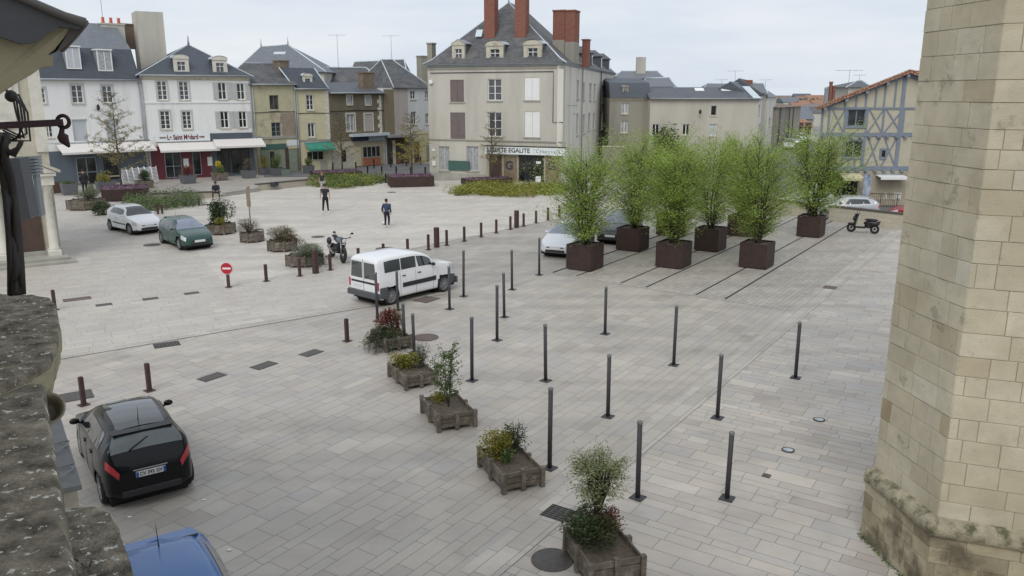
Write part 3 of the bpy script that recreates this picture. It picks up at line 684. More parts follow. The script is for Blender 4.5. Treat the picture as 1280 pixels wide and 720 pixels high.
def mound(name, label, c, rx, ry, h, n, mat, ls=.07, seed=1, cat='shrub', asp=2, stems=0, group=None, hollow=.5, base=0.0, kind=None):
    """loose shrub: leaves through a squashed dome, stems from the foot"""
    rg = random.Random(seed); lf = MB(); st = MB()
    lob = [(rg.uniform(-.5,.5), rg.uniform(-.5,.5), rg.uniform(.2,.75), rg.uniform(.32,.6)) for _ in range(9)]
    for i in range(n):
        l_ = rg.choice(lob); v = Vector((rg.gauss(0,1), rg.gauss(0,1), rg.gauss(0,1))).normalized() * l_[3] * (hollow + (1-hollow)*rg.random())
        q = Vector(((l_[0]+v.x)*rx, (l_[1]+v.y)*ry, max(.02, (l_[2]+v.z*.8)*h))); leaf(lf, q, ls, asp, .35, rg)
    for i in range(stems or 10):
        a_ = rg.uniform(0, 6.28); r_ = rg.uniform(.2,.8); e_ = Vector((math.cos(a_)*rx*r_, math.sin(a_)*ry*r_, h*rg.uniform(.6,1)))
        st.tube([(0,0,0), e_*.5 + Vector((0,0,.08*h)), e_], [.012,.008,.003], 4, False)
    o = empty(name, (c[0], c[1], base), rg.uniform(0,.3), label, cat, group)
    if kind: o['kind'] = kind
    st.build('stems', M_['barkd'], o, uv=False); lf.build('foliage', mat, o, uv=False); return o
def trailing(name, label, c, rx, ry, h, n, mat, seed, base, L=.45, ls=.06, drop=.5, cat='shrub'):
    rg = random.Random(seed); lf = MB(); st = MB()
    for i in range(n):
        a_ = rg.uniform(0, 6.28); d = Vector((math.cos(a_)*rx, math.sin(a_)*ry, 0)); k_ = rg.uniform(.5,1.0); up = h*rg.uniform(.3,1)
        pts = [Vector((d.x*.15, d.y*.15, 0)), d*.5*k_ + Vector((0,0,up)), d*k_ + Vector((0,0,up*.55 - drop*.25)), d*1.25*k_ + Vector((0,0,-drop*rg.uniform(.2,.9)))]
        st.tube(pts, [.007,.005,.004,.002], 3, False)
        for j in range(26):
            t = rg.random()*3; k = min(2, int(t)); leaf(lf, pts[k].lerp(pts[k+1], t-k) + Vector((rg.gauss(0,.02), rg.gauss(0,.02), rg.gauss(0,.02))), ls, 3.2, .3, rg)
    o = empty(name, (c[0], c[1], base), 0, label, cat); st.build('stems', M_['barkd'], o, uv=False); lf.build('foliage', mat, o, uv=False); return o

# wooden crate planters, rectangular: near corner px, azimuth of long side, L, W
def crate(cn, a_long, L, Wd, h, label, mat='wood'):
    """near bottom corner at pixel cn; long side runs away-left along a_long, short side away-right"""
    c = P(*cn); u = az(a_long); v = Vector((u.y, -u.x, 0)); cen = c + u*L/2 + v*Wd/2
    o = empty('wooden_planter', (cen.x, cen.y, .016), R(90-a_long), label, 'planter', 'weathered wooden planters')
    rg = random.Random(int(cn[0])); posts = []
    nL = 3; nW = 3
    for i in range(nL): posts += [(-L/2 + L*i/(nL-1), -Wd/2, 0), (-L/2 + L*i/(nL-1), Wd/2, 0)]
    posts += [(-L/2, 0, 1), (L/2, 0, 1)]
    for x, y, s_ in posts:
        m = MB(); t = .045; M = Matrix.Translation((x*1.02, y*1.03, 0)) @ Matrix.Rotation(rg.uniform(-.02,.02), 4, 'X')
        m.box(-t, -t, 0, t, t, h + rg.uniform(.0,.04), M); m.build('post', M_[mat], o)
    for k in range(3):
        z0 = .09 + k*(h-.1)/3; z1 = z0 + (h-.1)/3 - .012
        for sgn in (-1, 1):
            m = MB(); m.box(-L/2+.03, sgn*Wd/2-.015, z0, L/2-.03, sgn*Wd/2+.015, z1, Matrix.Translation((0, rg.uniform(-.008,.008), rg.uniform(-.006,.006)))); m.build('side_board', M_[mat], o)
            m = MB(); m.box(sgn*L/2-.015, -Wd/2+.03, z0, sgn*L/2+.015, Wd/2-.03, z1, Matrix.Translation((rg.uniform(-.008,.008), 0, rg.uniform(-.006,.006)))); m.build('end_board', M_[mat], o)
    m = MB(); N = 10
    for i in range(N):
        for j in range(N):
            pass
    vs = []; fs = []
    for i in range(N+1):
        for j in range(N+1):
            vs.append((-L/2+.02+(L-.04)*i/N, -Wd/2+.02+(Wd-.04)*j/N, h-.10+rg.uniform(-.015,.02)))
    for i in range(N):
        for j in range(N): q = i*(N+1)+j; fs.append((q, q+N+1, q+N+2, q+1))
    m.raw(vs, fs, True); m.build('soil', M_['soil'], o)
    return cen, u, v
def hexplanter(px, py, r, h, label, mat='wood', n=8, sy=1.0):
    c = P(px, py); o = empty('wooden_planter', (c.x, c.y, .02), R(rnd.uniform(0,40)), label, 'planter', 'weathered wooden planters'); o.scale = (1, sy, 1)
    pts = [Vector((math.cos(6.2832*i/n)*r, math.sin(6.2832*i/n)*r, 0)) for i in range(n)]
    for i in range(n):
        m = MB(); a_ = 6.2832*i/n; M = Matrix.Translation(pts[i]) @ Matrix.Rotation(a_, 4, 'Z'); m.box(-.045,-.045,0,.045,.045,h+.03,M); m.build('post', M_[mat], o)
        for k in range(3):
            z = .07 + (k+.5)*(h-.08)/3; q = pts[(i+1) % n]; m = MB(); m.bar(pts[i]+Vector((0,0,z)), q+Vector((0,0,z)), .025, (h-.08)/3-.015); m.build('board', M_[mat], o)
    m = MB(); m.prism([(p_.x*.96, p_.y*.96) for p_ in pts], h-.12, h-.08); m.build('soil', M_['soil'], o)
    return c
AL = -23
# front planters, from near to far
c, u, v = crate((738,738), -17, 1.05, .87, .45, 'largest wooden planter, cut by the bottom edge, with a round variegated bush')
p1 = c + u*.2
mound('dark_shrub', 'dark green spreading conifer in the nearest wooden planter', c+u*.28+v*-.14, .66, .56, .50, 4200, M_['leaf_d'], .07, 3, base=.42, asp=4)
mound('red_shrub', 'low dark red shrub under the round variegated bush', c+u*.25+v*.14, .36, .32, .55, 1000, M_['leaf_r'], .045, 4, base=.42)
def ballbush(c, base, h0, r_, label):
    rg = random.Random(9); st = MB(); lf = MB(); o = empty('variegated_bush', (c.x, c.y, base), 0, label, 'bush')
    cc = Vector((0,0,h0))
    for i in range(120):
        d = Vector((rg.gauss(0,1), rg.gauss(0,1), rg.gauss(.12,.9))).normalized(); e_ = cc + d*r_*rg.uniform(.75,1.02)
        st.tube([(0,0,0), Vector((d.x*.08, d.y*.08, h0*.55)), cc + d*r_*.4, e_], [.010,.008,.006,.002], 3, False)
        for j in range(46):
            t = rg.uniform(.45,1.05)**.8; leaf(lf, cc.lerp(e_, t) + Vector((rg.gauss(0,.05), rg.gauss(0,.05), rg.gauss(0,.05))), .040, 2.2, .3, rg)
    st.build('stems', M_['barkd'], o, uv=False); lf.build('foliage', M_['leaf_v'], o, uv=False)
ballbush(c+u*.30+v*.02, .42, 1.06, .55, 'round pale green variegated bush on thin dark stems')
c, u, v = crate((630,618), AL, 1.28, .80, .42, 'wooden planter with a yellow shrub, second nearest')
mound('yellow_shrub', 'yellow green shrub in the second nearest wooden planter', c+u*.34-v*.12, .46, .38, .55, 2600, M_['leaf_yl'], .05, 5, base=.34)
mound('dark_shrub', 'small dark shrub with upright twigs beside the yellow shrub', c+u*.28+v*.24, .34, .30, .72, 900, M_['leaf_d'], .045, 6, base=.34, stems=16)
mound('green_shrub', 'small blue green shrub in front of the yellow shrub', c-u*.02-v*.06, .18, .18, .36, 420, M_['leaf_m'], .05, 7, base=.34)
c, u, v = crate((549,541), AL, 1.26, .86, .42, 'wooden planter with a birch sapling, third nearest')
rg = random.Random(21); t = empty('birch_sapling', (c.x+v.x*.02, c.y+v.y*.02, .33), 0, 'slender leafy sapling growing from the third nearest wooden planter', 'tree'); st = MB(); lf = MB()
for i in range(6):
    a_ = i*1.05; top = Vector((math.cos(a_)*.28*rg.uniform(.3,1.2), math.sin(a_)*.28*rg.uniform(.3,1.2), 1.62*rg.uniform(.68,1)))
    st.tube([(0,0,0), top*.5, top], [.013,.009,.003], 5, False)
    for b in range(17):
        f = rg.uniform(.18, 1); q = top*f; d = Vector((rg.uniform(-1,1), rg.uniform(-1,1), rg.uniform(.1,.9))).normalized()*rg.uniform(.15,.5)*(1.25-f*.7)
        st.tube([q, q+d*.5+Vector((0,0,.02)), q+d], [.005,.004,.0015], 3, False)
        for j in range(16): leaf(lf, q + d*rg.uniform(.15,1.05) + Vector((rg.gauss(0,.025),)*3), .048, 1.35, .3, rg)
st.build('trunk', M_['barkd'], t, uv=False); lf.build('crown', M_['leaf_m'], t, uv=False)
mound('yellow_shrub', 'low yellow brown shrub at the foot of the birch sapling', c+u*.40-v*.05, .26, .28, .26, 620, M_['leaf_yl'], .04, 8, base=.34)
c, u, v = crate((508,488.5), AL-6, 1.2, .84, .40, 'wooden planter with olive and grey shrubs, fourth nearest')
mound('yellow_shrub', 'olive yellow shrub in the fourth nearest wooden planter', c+u*.28-v*.12, .50, .38, .50, 2400, M_['leaf_yl'], .05, 10, base=.30)
mound('grey_shrub', 'upright grey green lavender behind the olive shrub', c+u*.16+v*.34, .28, .26, .70, 1100, M_['leaf_s'], .06, 11, base=.30, asp=4, stems=20)
c, u, v = crate((483,441), AL-6, 1.15, .80, .42, 'wooden planter with a red shrub and spreading conifer, fifth nearest')
mound('red_shrub', 'purple red leaved shrub in the fifth nearest wooden planter', c+u*.30+v*.10, .52, .46, .95, 2800, M_['leaf_r'], .055, 12, base=.30, stems=20)
mound('grey_shrub', 'pale yellow green twigs behind the red shrub', c+u*.42+v*.36, .26, .24, .85, 420, M_['leaf_v'], .05, 13, base=.30, stems=18)
trailing('trailing_conifer', 'dark creeping conifer spilling over the fifth nearest wooden planter', c-u*.18-v*.30, .72, .60, .32, 130, M_['leaf_d'], 14, .36, ls=.07, drop=.5)
# middle planters
c = hexplanter(381, 332, .80, .50, 'low wooden planter overgrown with rosemary, behind the thick bollard', sy=.75)
mound('rosemary_bush', 'grey green rosemary filling the planter behind the thick bollard', (c.x-.1, c.y), 1.05, .85, .62, 4600, M_['leaf_s'], .09, 15, base=.38, asp=5, stems=26)
trailing('trailing_shrub', 'rosemary strands spilling to the right of the planter by the thick bollard', (c.x+.45, c.y-.25), .75, .6, .3, 70, M_['leaf_d'], 16, .45, ls=.08, drop=.55)
c = hexplanter(353, 313, .68, .50, 'wooden planter of dry trailing stems, right of the wooden post')
mound('dry_shrub', 'dry brown and green tangle in the planter right of the wooden post', (c.x, c.y), .9, .75, .80, 3200, M_['leaf_dr'], .10, 17, base=.42, asp=6, stems=40)
trailing('trailing_shrub', 'dry stems hanging right of the planter right of the wooden post', (c.x+.35, c.y-.1), .9, .6, .35, 60, M_['leaf_dr'], 18, .5, ls=.08, drop=.5)
c = hexplanter(315.5, 302, .60, .48, 'small wooden planter with dry twigs at the foot of the wooden post')
mound('dry_shrub', 'grey dry twiggy plant left of the wooden post', (c.x-.15, c.y), .8, .65, .85, 2200, M_['leaf_dr'], .08, 19, base=.42, asp=6, stems=40)
c = hexplanter(277.5, 292, .72, .55, 'wooden planter with a tall dark shrub beside the green car')
mound('dark_shrub', 'tall dark olive shrub with ragged top beside the green car', (c.x, c.y+.1), .82, .65, 1.30, 4200, M_['leaf_d'], .09, 20, base=.5, stems=14)
mound('yellow_shrub', 'small yellow green plant in front of the tall dark shrub', (c.x+.1, c.y-.5), .4, .25, .45, 700, M_['leaf_yl'], .06, 22, base=.5)
c = hexplanter(108, 261, 1.15, .6, 'wooden planter at the left with grey bushes, above the white hatchback')
mound('grey_shrub', 'grey green rounded bushes in the planter left of the wide steel bed', (c.x+.2, c.y), .95, .8, .95, 2600, M_['leaf_s'], .09, 23, base=.5, asp=3)
mound('green_shrub', 'light green bush at the left of the grey bushes', (c.x-.1, c.y+1.0), .6, .5, 1.1, 1000, M_['leaf_m'], .09, 24, base=.45)
c = P(128, 269); mound('dark_shrub', 'dark spreading bush hiding its planter behind the white hatchback', (c.x, c.y), .9, .7, .95, 2300, M_['leaf_d'], .09, 25, base=0)

# planting beds (uncountable low planting)
M_['leaf_h'] = island('hedge leaves', [(0, (.12,.14,.03)), (.5, (.25,.28,.055)), (1, (.42,.42,.10))], .6, .9, .1, 0, translucent=.25)
def bed(name, label, poly, h, dens, mat, mat2, ls, asp=2, seed=1, holes=None):
    rg = random.Random(seed); pts = ccw([xy(P(*q)) for q in poly]); m = MB()
    x0 = min(p[0] for p in pts); x1 = max(p[0] for p in pts); y0 = min(p[1] for p in pts); y1 = max(p[1] for p in pts)
    def ins(x, y):
        c_ = False; j = len(pts)-1
        for i in range(len(pts)):
            if (pts[i][1] > y) != (pts[j][1] > y) and x < (pts[j][0]-pts[i][0])*(y-pts[i][1])/(pts[j][1]-pts[i][1]) + pts[i][0]: c_ = not c_
            j = i
        return c_
    clumps = []
    k = 0
    while k < int((x1-x0)*(y1-y0)*5.5):
        clumps.append((rg.uniform(x0,x1), rg.uniform(y0,y1), rg.uniform(.6,1.2), rg.random())); k += 1
    for cx, cy, s_, q in clumps:
        if not ins(cx, cy): continue
        m.mi = 0 if q < .6 else 1
        for i in range(dens):
            v_ = Vector((rg.gauss(0,1), rg.gauss(0,1), abs(rg.gauss(0,1)))).normalized()
            leaf(m, Vector((cx+v_.x*.55*s_, cy+v_.y*.55*s_, .02+v_.z*h*s_*rg.uniform(.5,1))), ls, asp, .5, rg)
    o = m.build(name, [mat, mat2], uv=False); tag(o, label, 'planting bed', kind='stuff'); return o
bed('hedge', 'low clipped yellow green hedge bed in front of the cyber cafe', [(561,240),(570,244),(640,246.5),(668,247.5),(700,244),(706,236),(600,234.5)], .70, 120, M_['leaf_h'], M_['leaf_yl'], .12, 2, 1)
bed('flower_bed', 'green planting bed with tall stems in the middle of the plaza back edge', [(384,229),(392,234),(424,237),(480,229.5),(478,225),(440,222.5),(400,225)], .70, 90, M_['leaf_m'], M_['leaf_h'], .15, 3, 2)
bed('flower_bed', 'green planting bed behind the two parked hatchbacks', [(160,262),(176,268),(215,262),(249,257.5),(246,249),(205,247),(165,252)], .85, 80, M_['leaf_m'], M_['leaf_s'], .15, 3, 3)
# pots in front of the shops
def pot(px, py, wd, h, mat, label, plant=None, ph=.6, n=700, ls=.09, asp=2, seed=1, pl_label=''):
    c = P(px, py); o = empty('plant_pot', (c.x, c.y, .024), R(90-52), label, 'plant pot', 'plant tubs in front of the shops')
    m = MB(); b = wd/2; t = .05
    vs = []; 
    for r_, z in ((b*.86,0),(b,h),(b-t,h),(b-t,h-.12)): vs += [(-r_,-r_,z),(r_,-r_,z),(r_,r_,z),(-r_,r_,z)]
    fs = [(3,2,1,0)]
    for k in range(3):
        for i in range(4): fs.append((k*4+i, k*4+(i+1)%4, k*4+4+(i+1)%4, k*4+4+i))
    fs.append((12,13,14,15)); m.raw(vs, fs, False); m.build('tub', mat, o)
    m = MB(); m.box(-b+t+.005,-b+t+.005,h-.10,b-t-.005,b-t-.005,h-.07); m.build('soil', M_['soil'], o)
    if plant: mound('potted_plant', pl_label, (c.x, c.y), b*1.0, b*1.0, ph, n, plant, ls, seed, base=h-.06, asp=asp, cat='plant')
zg = pm('grey tub', (.12,.125,.135), .7, .15, 4); zb = pm('brown tub', (.09,.05,.042), .8, .2, 4)
pot(87.5,243.5,1.1,.85,zg,'square grey tub left of the charcoal shop door',M_['leaf_m'],.35,300,.09,2,31,'low green plant in the square grey tub')
pot(70,241.5,.9,.8,zb,'brown tub at the far left beside the stone house')
pot(133,239.5,1.3,.8,zg,'grey tub with a yellow green bush right of the charcoal shop door',M_['leaf_yl'],.85,1100,.09,2,32,'yellow green bush in front of the charcoal shop')
pot(181,235,1.25,.6,M_['wood'],'wooden tub in front of the stacked white chairs',M_['leaf_d'],.95,1300,.10,2,33,'green bush in front of the stacked white chairs')
pot(235.5,229.5,1.15,.7,zg,'grey tub in front of the burgundy restaurant',M_['leaf_r'],.9,800,.10,2,34,'red and green plant in front of the burgundy restaurant')
pot(275,225.7,1.2,.7,M_['wood'],'wooden tub with yellow flowers between the two shops',M_['leaf_m'],.6,500,.10,2,35,'green plant below the yellow flowers')
c = P(275,225.7); mound('yellow_flowers', 'bright yellow flowers in the tub between the two shops', (c.x, c.y), .35, .35, .55, 500, M_['leaf_f'], .09, 36, base=1.15, cat='flowers')
pot(311,223,1.1,.7,zg,'dark tub in front of the charcoal cafe',M_['leaf_dr'],1.3,600,.10,4,37,'spiky reddish plant in front of the charcoal cafe')
pot(331,218.5,1.0,.6,zg,'green grey tub at the old shop, left',M_['leaf_y'],1.5,1200,.16,7,38,'tall yellow grass at the old shop, left clump')
pot(347,219.5,1.2,.7,zg,'dark tub at the old shop, right',M_['leaf_m'],1.6,1600,.16,7,39,'tall green grass at the old shop, right clump')
pot(356,219.5,.8,.55,pm('pale green tub', (.18,.22,.17), .8, .15, 4),'small pale green tub beside the old wooden door')
pot(386,216.8,.9,.75,zg,'grey tub under the green awning',M_['leaf_m'],.9,800,.10,2,40,'round green bush under the green awning')
# wooden notice post in the plaza
p = P(313.5, 284); o = empty('wooden_post', (p.x, p.y, .02), R(10), 'tall thin grey wooden post with a narrow plank at the top', 'post')
hh = zat(p.x, p.y, 233); m = MB(); m.tube([(0,0,0),(0,0,hh-.05)], .035, 8); m.build('pole', M_['wood2'], o)
m = MB(); m.bevbox(-.12,-.06,hh*.5,.10,-.03,hh-.1,.01); m.bevbox(-.03,-.065,hh-.1,.12,-.03,hh,.01); m.build('plank', M_['wood2'], o)
m = MB(); m.bevbox(-.35,-.3,0,.35,.3,.06,.02); m.build('base', M_['plinth'], o)
# low retaining walls with dark coping
def lowwall(a, b, h0, h1, label, th=.4):
    a, b = P(*a), P(*b); d = b-a; L = d.length; o = empty('low_wall', a, math.atan2(d.y, d.x), label, 'wall', 'low stone walls on the plaza')
    m = MB(); vs = [(0,0,0),(L,0,0),(L,th,0),(0,th,0),(0,0,h0),(L,0,h1),(L,th,h1),(0,th,h0)]
    m.raw(vs, [(0,3,2,1),(4,5,6,7),(0,1,5,4),(1,2,6,5),(2,3,7,6),(3,0,4,7)]); m.build('wall', M_['wallst'], o)
    m = MB(); c_ = .07; m.raw([(-.03,-.04,h0+.003),(L+.03,-.04,h1+.003),(L+.03,th+.04,h1+.003),(-.03,th+.04,h0+.003),(-.03,-.04,h0+c_),(L+.03,-.04,h1+c_),(L+.03,th+.04,h1+c_),(-.03,th+.04,h0+c_)],
          [(0,3,2,1),(4,5,6,7),(0,1,5,4),(1,2,6,5),(2,3,7,6),(3,0,4,7)]); m.build('coping', M_['coping'], o)
M_['wallst'] = brickm('pale wall blocks', (.44,.40,.32), (.50,.46,.37), (.30,.27,.22), .9, .28, .008, .9, .3, (.37,.335,.27))
M_['coping'] = pm('dark wooden coping', (.075,.062,.055), .8, .2, 3)
lowwall((186,254), (276,246.5), .62, .38, 'low wall with dark coping behind the seated boy')
lowwall((323,239), (400,230.5), .50, .46, 'low wall with a dark coat hung over it')
m = MB(); a, b = P(278,246), P(322,239.5)
for i, z in enumerate((.14, .28)):
    q = Vector((0, .35*i, 0)); m.bar(a+q+Vector((0,0,z/2+.01)), b+q+Vector((0,0,z/2+.01)), .35, z)
tag(m.build('steps', M_['plinth']), 'two shallow stone steps between the low walls', 'steps')
lowwall((930,262.5), (1215,298), .85, .85, 'long low beige wall along the street behind the scooter')
# ---------------------------------------------------------------- vehicles
def crom(xs, ys, x):
    if x <= xs[0]: return ys[0]
    if x >= xs[-1]: return ys[-1]
    i = max(j for j in range(len(xs)) if xs[j] <= x); i = min(i, len(xs)-2)
    h = xs[i+1]-xs[i]; t = (x-xs[i])/h
    def sl(j):
        if j <= 0 or j >= len(xs)-1:
            k = 0 if j <= 0 else len(xs)-2; return (ys[k+1]-ys[k])/(xs[k+1]-xs[k])
        a_ = (ys[j]-ys[j-1])/(xs[j]-xs[j-1]); b_ = (ys[j+1]-ys[j])/(xs[j+1]-xs[j])
        return 0 if a_*b_ <= 0 else 2*a_*b_/(a_+b_)
    m0, m1 = sl(i)*h, sl(i+1)*h; t2 = t*t; t3 = t2*t
    return (2*t3-3*t2+1)*ys[i] + (t3-2*t2+t)*m0 + (-2*t3+3*t2)*ys[i+1] + (t3-t2)*m1
M_['tyre'] = pm('tyre rubber', (.018,.018,.019), .85, .15, 9, .1)
M_['alloy'] = pm('wheel rim', (.33,.34,.35), .35, .15, 8, metal=.5)
M_['hubgrey'] = pm('grey hubcap', (.22,.225,.235), .45, .15, 8, metal=.2)
M_['blackpl'] = pm('black plastic', (.022,.022,.024), .6, .15, 6, .05)
M_['well'] = pm('wheel well', (.008,.008,.008), .95, .1)
M_['carglass'] = pm('car glass', (.022,.027,.030), .06, .5, 1.5, spec=.9, coat=.5)
M_['carglass_g'] = pm('greenish car glass', (.05,.065,.062), .05, .4, 1.5, spec=1.0, coat=.5)
M_['carglass_b'] = pm('windscreen with painted sky reflection', (.17,.20,.27), .06, .3, 1.5, spec=1.0, coat=.8)  # pale blue base colour stands in for sky reflected in the glass
M_['redlamp'] = pm('red lamp', (.42,.015,.025), .2, .35, 12, spec=.8, coat=.6)
M_['clearlamp'] = pm('clear lamp', (.55,.58,.60), .12, .3, 14, spec=.8, coat=.6)
M_['chrome'] = pm('chrome trim', (.62,.62,.63), .15, .05, 5, metal=1)
M_['platew'] = pm('number plate', (.66,.67,.68), .4, .03, 5)
M_['plateb'] = pm('number plate blue band', (.02,.09,.38), .4, .05, 5)
def text_obj(body, size, mat, parent, name='lettering', M=None, width=None, bold=0.0, depth=.004, align='CENTER', loc=(0,0,0), rot=(0,0,0)):
    cu = bpy.data.curves.new(name, 'FONT'); cu.body = body; cu.size = size; cu.align_x = align; cu.align_y = 'CENTER'; cu.extrude = depth; cu.offset = bold
    o = bpy.data.objects.new(name, cu); COL.objects.link(o); dg = bpy.context.evaluated_depsgraph_get(); dg.update()
    me = bpy.data.meshes.new_from_object(o.evaluated_get(dg)); bpy.data.objects.remove(o); bpy.data.curves.remove(cu)
    if width:
        xs = [v.co.x for v in me.vertices]; k = width/max(1e-6, max(xs)-min(xs))
        for v in me.vertices: v.co.x *= k
    me.materials.clear(); me.materials.append(mat)
    o = bpy.data.objects.new(name, me); COL.objects.link(o); o.location = loc; o.rotation_euler = rot
    if parent: o.parent = parent
    return o
def car(label, loc, heading, L, W, Hh, paint, cat='car', kind='hatch', glass='carglass', rim='alloy', plate=None, wb=None, rearlamp=True, group=None, trim=False, roofdark=False, name='parked_car', doors=5, detail=True):
    o = empty(name, (loc.x, loc.y, .022), R(90-heading), label, cat, group)
    # stations: distance from the front bumper (fraction of L), belt height, roof height, half width (all relative)
    if kind == 'hatch':
        S = [0, .012, .05, .12, .24, .285, .42, .50, .62, .78, .88, .925, .965, .992, 1.0]
        ZB = [.36,.44,.505,.56,.625,.645,.645,.65,.66,.69,.705,.705,.69,.62,.50]
        ZR = [.365,.45,.52,.58,.65,.69,.925,.985,1.0,.985,.935,.87,.765,.64,.51]
        HW = [.60,.76,.89,.955,.99,1,1,1,1,.99,.965,.935,.88,.78,.64]
        ws = (.275,.455); rw = (.875,.968); gs = (.335,.93)
    else:   # small van with tall upright tail
        S = [0, .012, .05, .12, .235, .28, .40, .48, .60, .80, .93, .975, .99, .997, 1.0]
        ZB = [.42,.50,.57,.61,.64,.65,.64,.64,.64,.64,.64,.64,.63,.60,.56]
        ZR = [.425,.51,.595,.645,.69,.72,.915,.97,1.0,1.0,.985,.965,.945,.93,.91]
        HW = [.66,.80,.91,.965,.99,1,1,1,1,1,.995,.975,.955,.93,.90]
        ws = (.262,.43); rw = None; gs = (.32,.93)
    S = [s_*L for s_ in S]; hw0 = W/2; zb = [z*Hh for z in ZB]; zr = [z*Hh for z in ZR]; hwl = [h_*hw0 for h_ in HW]
    if wb is None: wb = .62*L
    xf = .205*L if kind == 'hatch' else .19*L; wr = .30 if Hh < 1.6 else .32; xr = xf + wb
    def sec(s_, t):
        """t from 0 (sill bottom) to 7 (roof centre)"""
        b = crom(S, zb, s_); r_ = crom(S, zr, s_); h_ = crom(S, hwl, s_); gh = max(0, r_-b); f = min(1, gh/(.20*Hh))
        z0 = .20 + .10*max(0, 1 - s_/(.12*L)) * .6 + .08*max(0, (s_-.93*L)/(.07*L))
        top_w = h_ - .02 - (.275 if kind == 'hatch' else .12)*f*min(1, gh/(.28*Hh))
        pts = [(h_-.12, z0), (h_-.015, z0+.06), (h_, .36+.0*b), (h_-.002, b*.72), (h_-.035, b), (top_w+.035*f, r_-.085*f-.006), (top_w-.10, r_-.006), (0, r_+.018)]
        if f < .9: pts[5] = (h_-.10*(1-f)-.035*f- (h_-.035-top_w)*f*.9, b + (r_-b)*.75)
        i = min(6, int(t)); q = t - i
        ys = [p_[0] for p_ in pts]; zs = [p_[1] for p_ in pts]; ks = list(range(8))
        if i >= 4 and f >= .9 and q is not None and i == 4: return (ys[4]+(ys[5]-ys[4])*q, zs[4]+(zs[5]-zs[4])*q)
        return (crom(ks, ys, t), crom(ks, zs, t))
    def X(s_): return L/2 - s_
    NX = 84; TT = [0,.35,.7,1,1.25,1.5,1.75,2,2.25,2.5,2.75,3,3.25,3.5,3.75,4,4.35,4.7,5,5.33,5.66,6,6.5,7]
    ss = [L*(i/NX)**1.0 for i in range(NX+1)]; ss = [L*(.5-.5*math.cos(math.pi*i/NX))*.35 + L*i/NX*.65 for i in range(NX+1)]
    body = MB(); body.smooth = True; nT = len(TT); full = nT*2-1
    ra = wr + .055
    grid = []
    for s_ in ss:
        row = []
        for k in range(full):
            sd_ = 1 if k < nT else -1; kk = k if k < nT else full-1-k
            y, z = sec(s_, TT[kk]); 
            for xc in (xf, xr):
                dx = s_ - xc; dz = z - wr; d_ = math.hypot(dx, dz)
                if TT[kk] < 4 and abs(d_-ra) < .032 and d_ > 1e-6:
                    pass
            row.append((X(s_), y*sd_, z))
        grid.append(row)
    dead = set()
    for i in range(NX+1):
        for k in range(full):
            x, y, z = grid[i][k]
            kk = k if k < nT else full-1-k
            if TT[kk] >= 4: continue
            for xc in (X(xf), X(xr)):
                dx = x - xc; dz = z - wr; d_ = math.hypot(dx, dz)
                if d_ < ra - .03: dead.add((i, k))
                elif d_ < ra + .03: grid[i][k] = (xc + dx/d_*ra, y, wr + dz/d_*ra)
    vs = [p_ for row in grid for p_ in row]; fs = []
    for i in range(NX):
        for k in range(full-1):
            q = [(i,k),(i,k+1),(i+1,k+1),(i+1,k)]
            if sum(c_ in dead for c_ in q) >= 1: continue
            fs.append(tuple(a_*full+b_ for a_, b_ in q))
    body.raw(vs, fs, True)
    body.raw([grid[0][k] for k in range(full)], [tuple(range(full))], False); body.raw([grid[-1][k] for k in range(full)], [tuple(reversed(range(full)))], False)
    body.build('body', paint, o)
    und = MB(); und.mi = 0
    und.box(X(L-.12), -hw0+.13, .17, X(.12), hw0-.13, .34)
    for xc in (xf, xr):
        und.cyl((X(xc), -hw0+.16, wr), ra+.05, 2*hw0-.32, 20, 'y')
        for sy in (-1, 1): und.cyl((X(xc), sy*(hw0-.20)-(.04 if sy>0 else -.0), wr), ra+.045, .04, 20, 'y')
    und.build('underbody', M_['well'], o)
    def patch(name, s0, s1, t0, t1, mat, side=0, off=.006, ns=10, ntt=6, skew=0.0, parent=None, thick=False):
        """surface panel following the body; side 0 = across the car, +1/-1 = one side"""
        m = MB(); m.smooth = True; vs = []; 
        for i in range(ns+1):
            for k in range(ntt+1):
                t = t0 + (t1-t0)*k/ntt; s_ = s0 + (s1-s0)*i/ns + skew*(k/ntt)
                if side == 0:
                    # across: k runs from -t to +t through the centre
                    u_ = -1 + 2*k/ntt; tt = 7 - (7-t0)*abs(u_); y, z = sec(s_, tt); y *= (1 if u_ >= 0 else -1)
                else:
                    y, z = sec(s_, t); y *= side
                # normal estimate
                def pt(a_, b_):
                    yy, zz = sec(a_, b_); return Vector((X(a_), yy*(side if side else (1 if y >= 0 else -1)), zz))
                tq = t if side else tt
                n_ = (pt(min(L, s_+.01), tq) - pt(max(0, s_-.01), tq)).cross(pt(s_, min(7, tq+.05)) - pt(s_, max(0, tq-.05)))
                pz = Vector((X(s_), y, z)); 
                if n_.length > 1e-9:
                    n_.normalize(); ref = Vector((0, y, z-.6)) + Vector(((X(s_))*.6, 0, 0))
                    if n_.dot(ref) < 0: n_ = -n_
                    if side == 0 and abs(y) < 1e-4: n_.y = 0
                    pz = pz + n_*off
                vs.append(pz)
        fs = []
        for i in range(ns):
            for k in range(ntt): q = i*(ntt+1)+k; fs.append((q, q+1, q+ntt+2, q+ntt+1))
        m.raw(vs, fs, True); return m.build(name, mat, parent or o)
    g = M_[glass]
    patch('windscreen', ws[0]*L, ws[1]*L, 5.75, 7, M_['carglass_b'] if glass == 'b' else g, 0, .008, 10, 12)
    if rw: patch('rear_window', rw[0]*L, rw[1]*L, 5.7, 7, M_['carglass_g'], 0, .010, 8, 12)
    seams = MB()
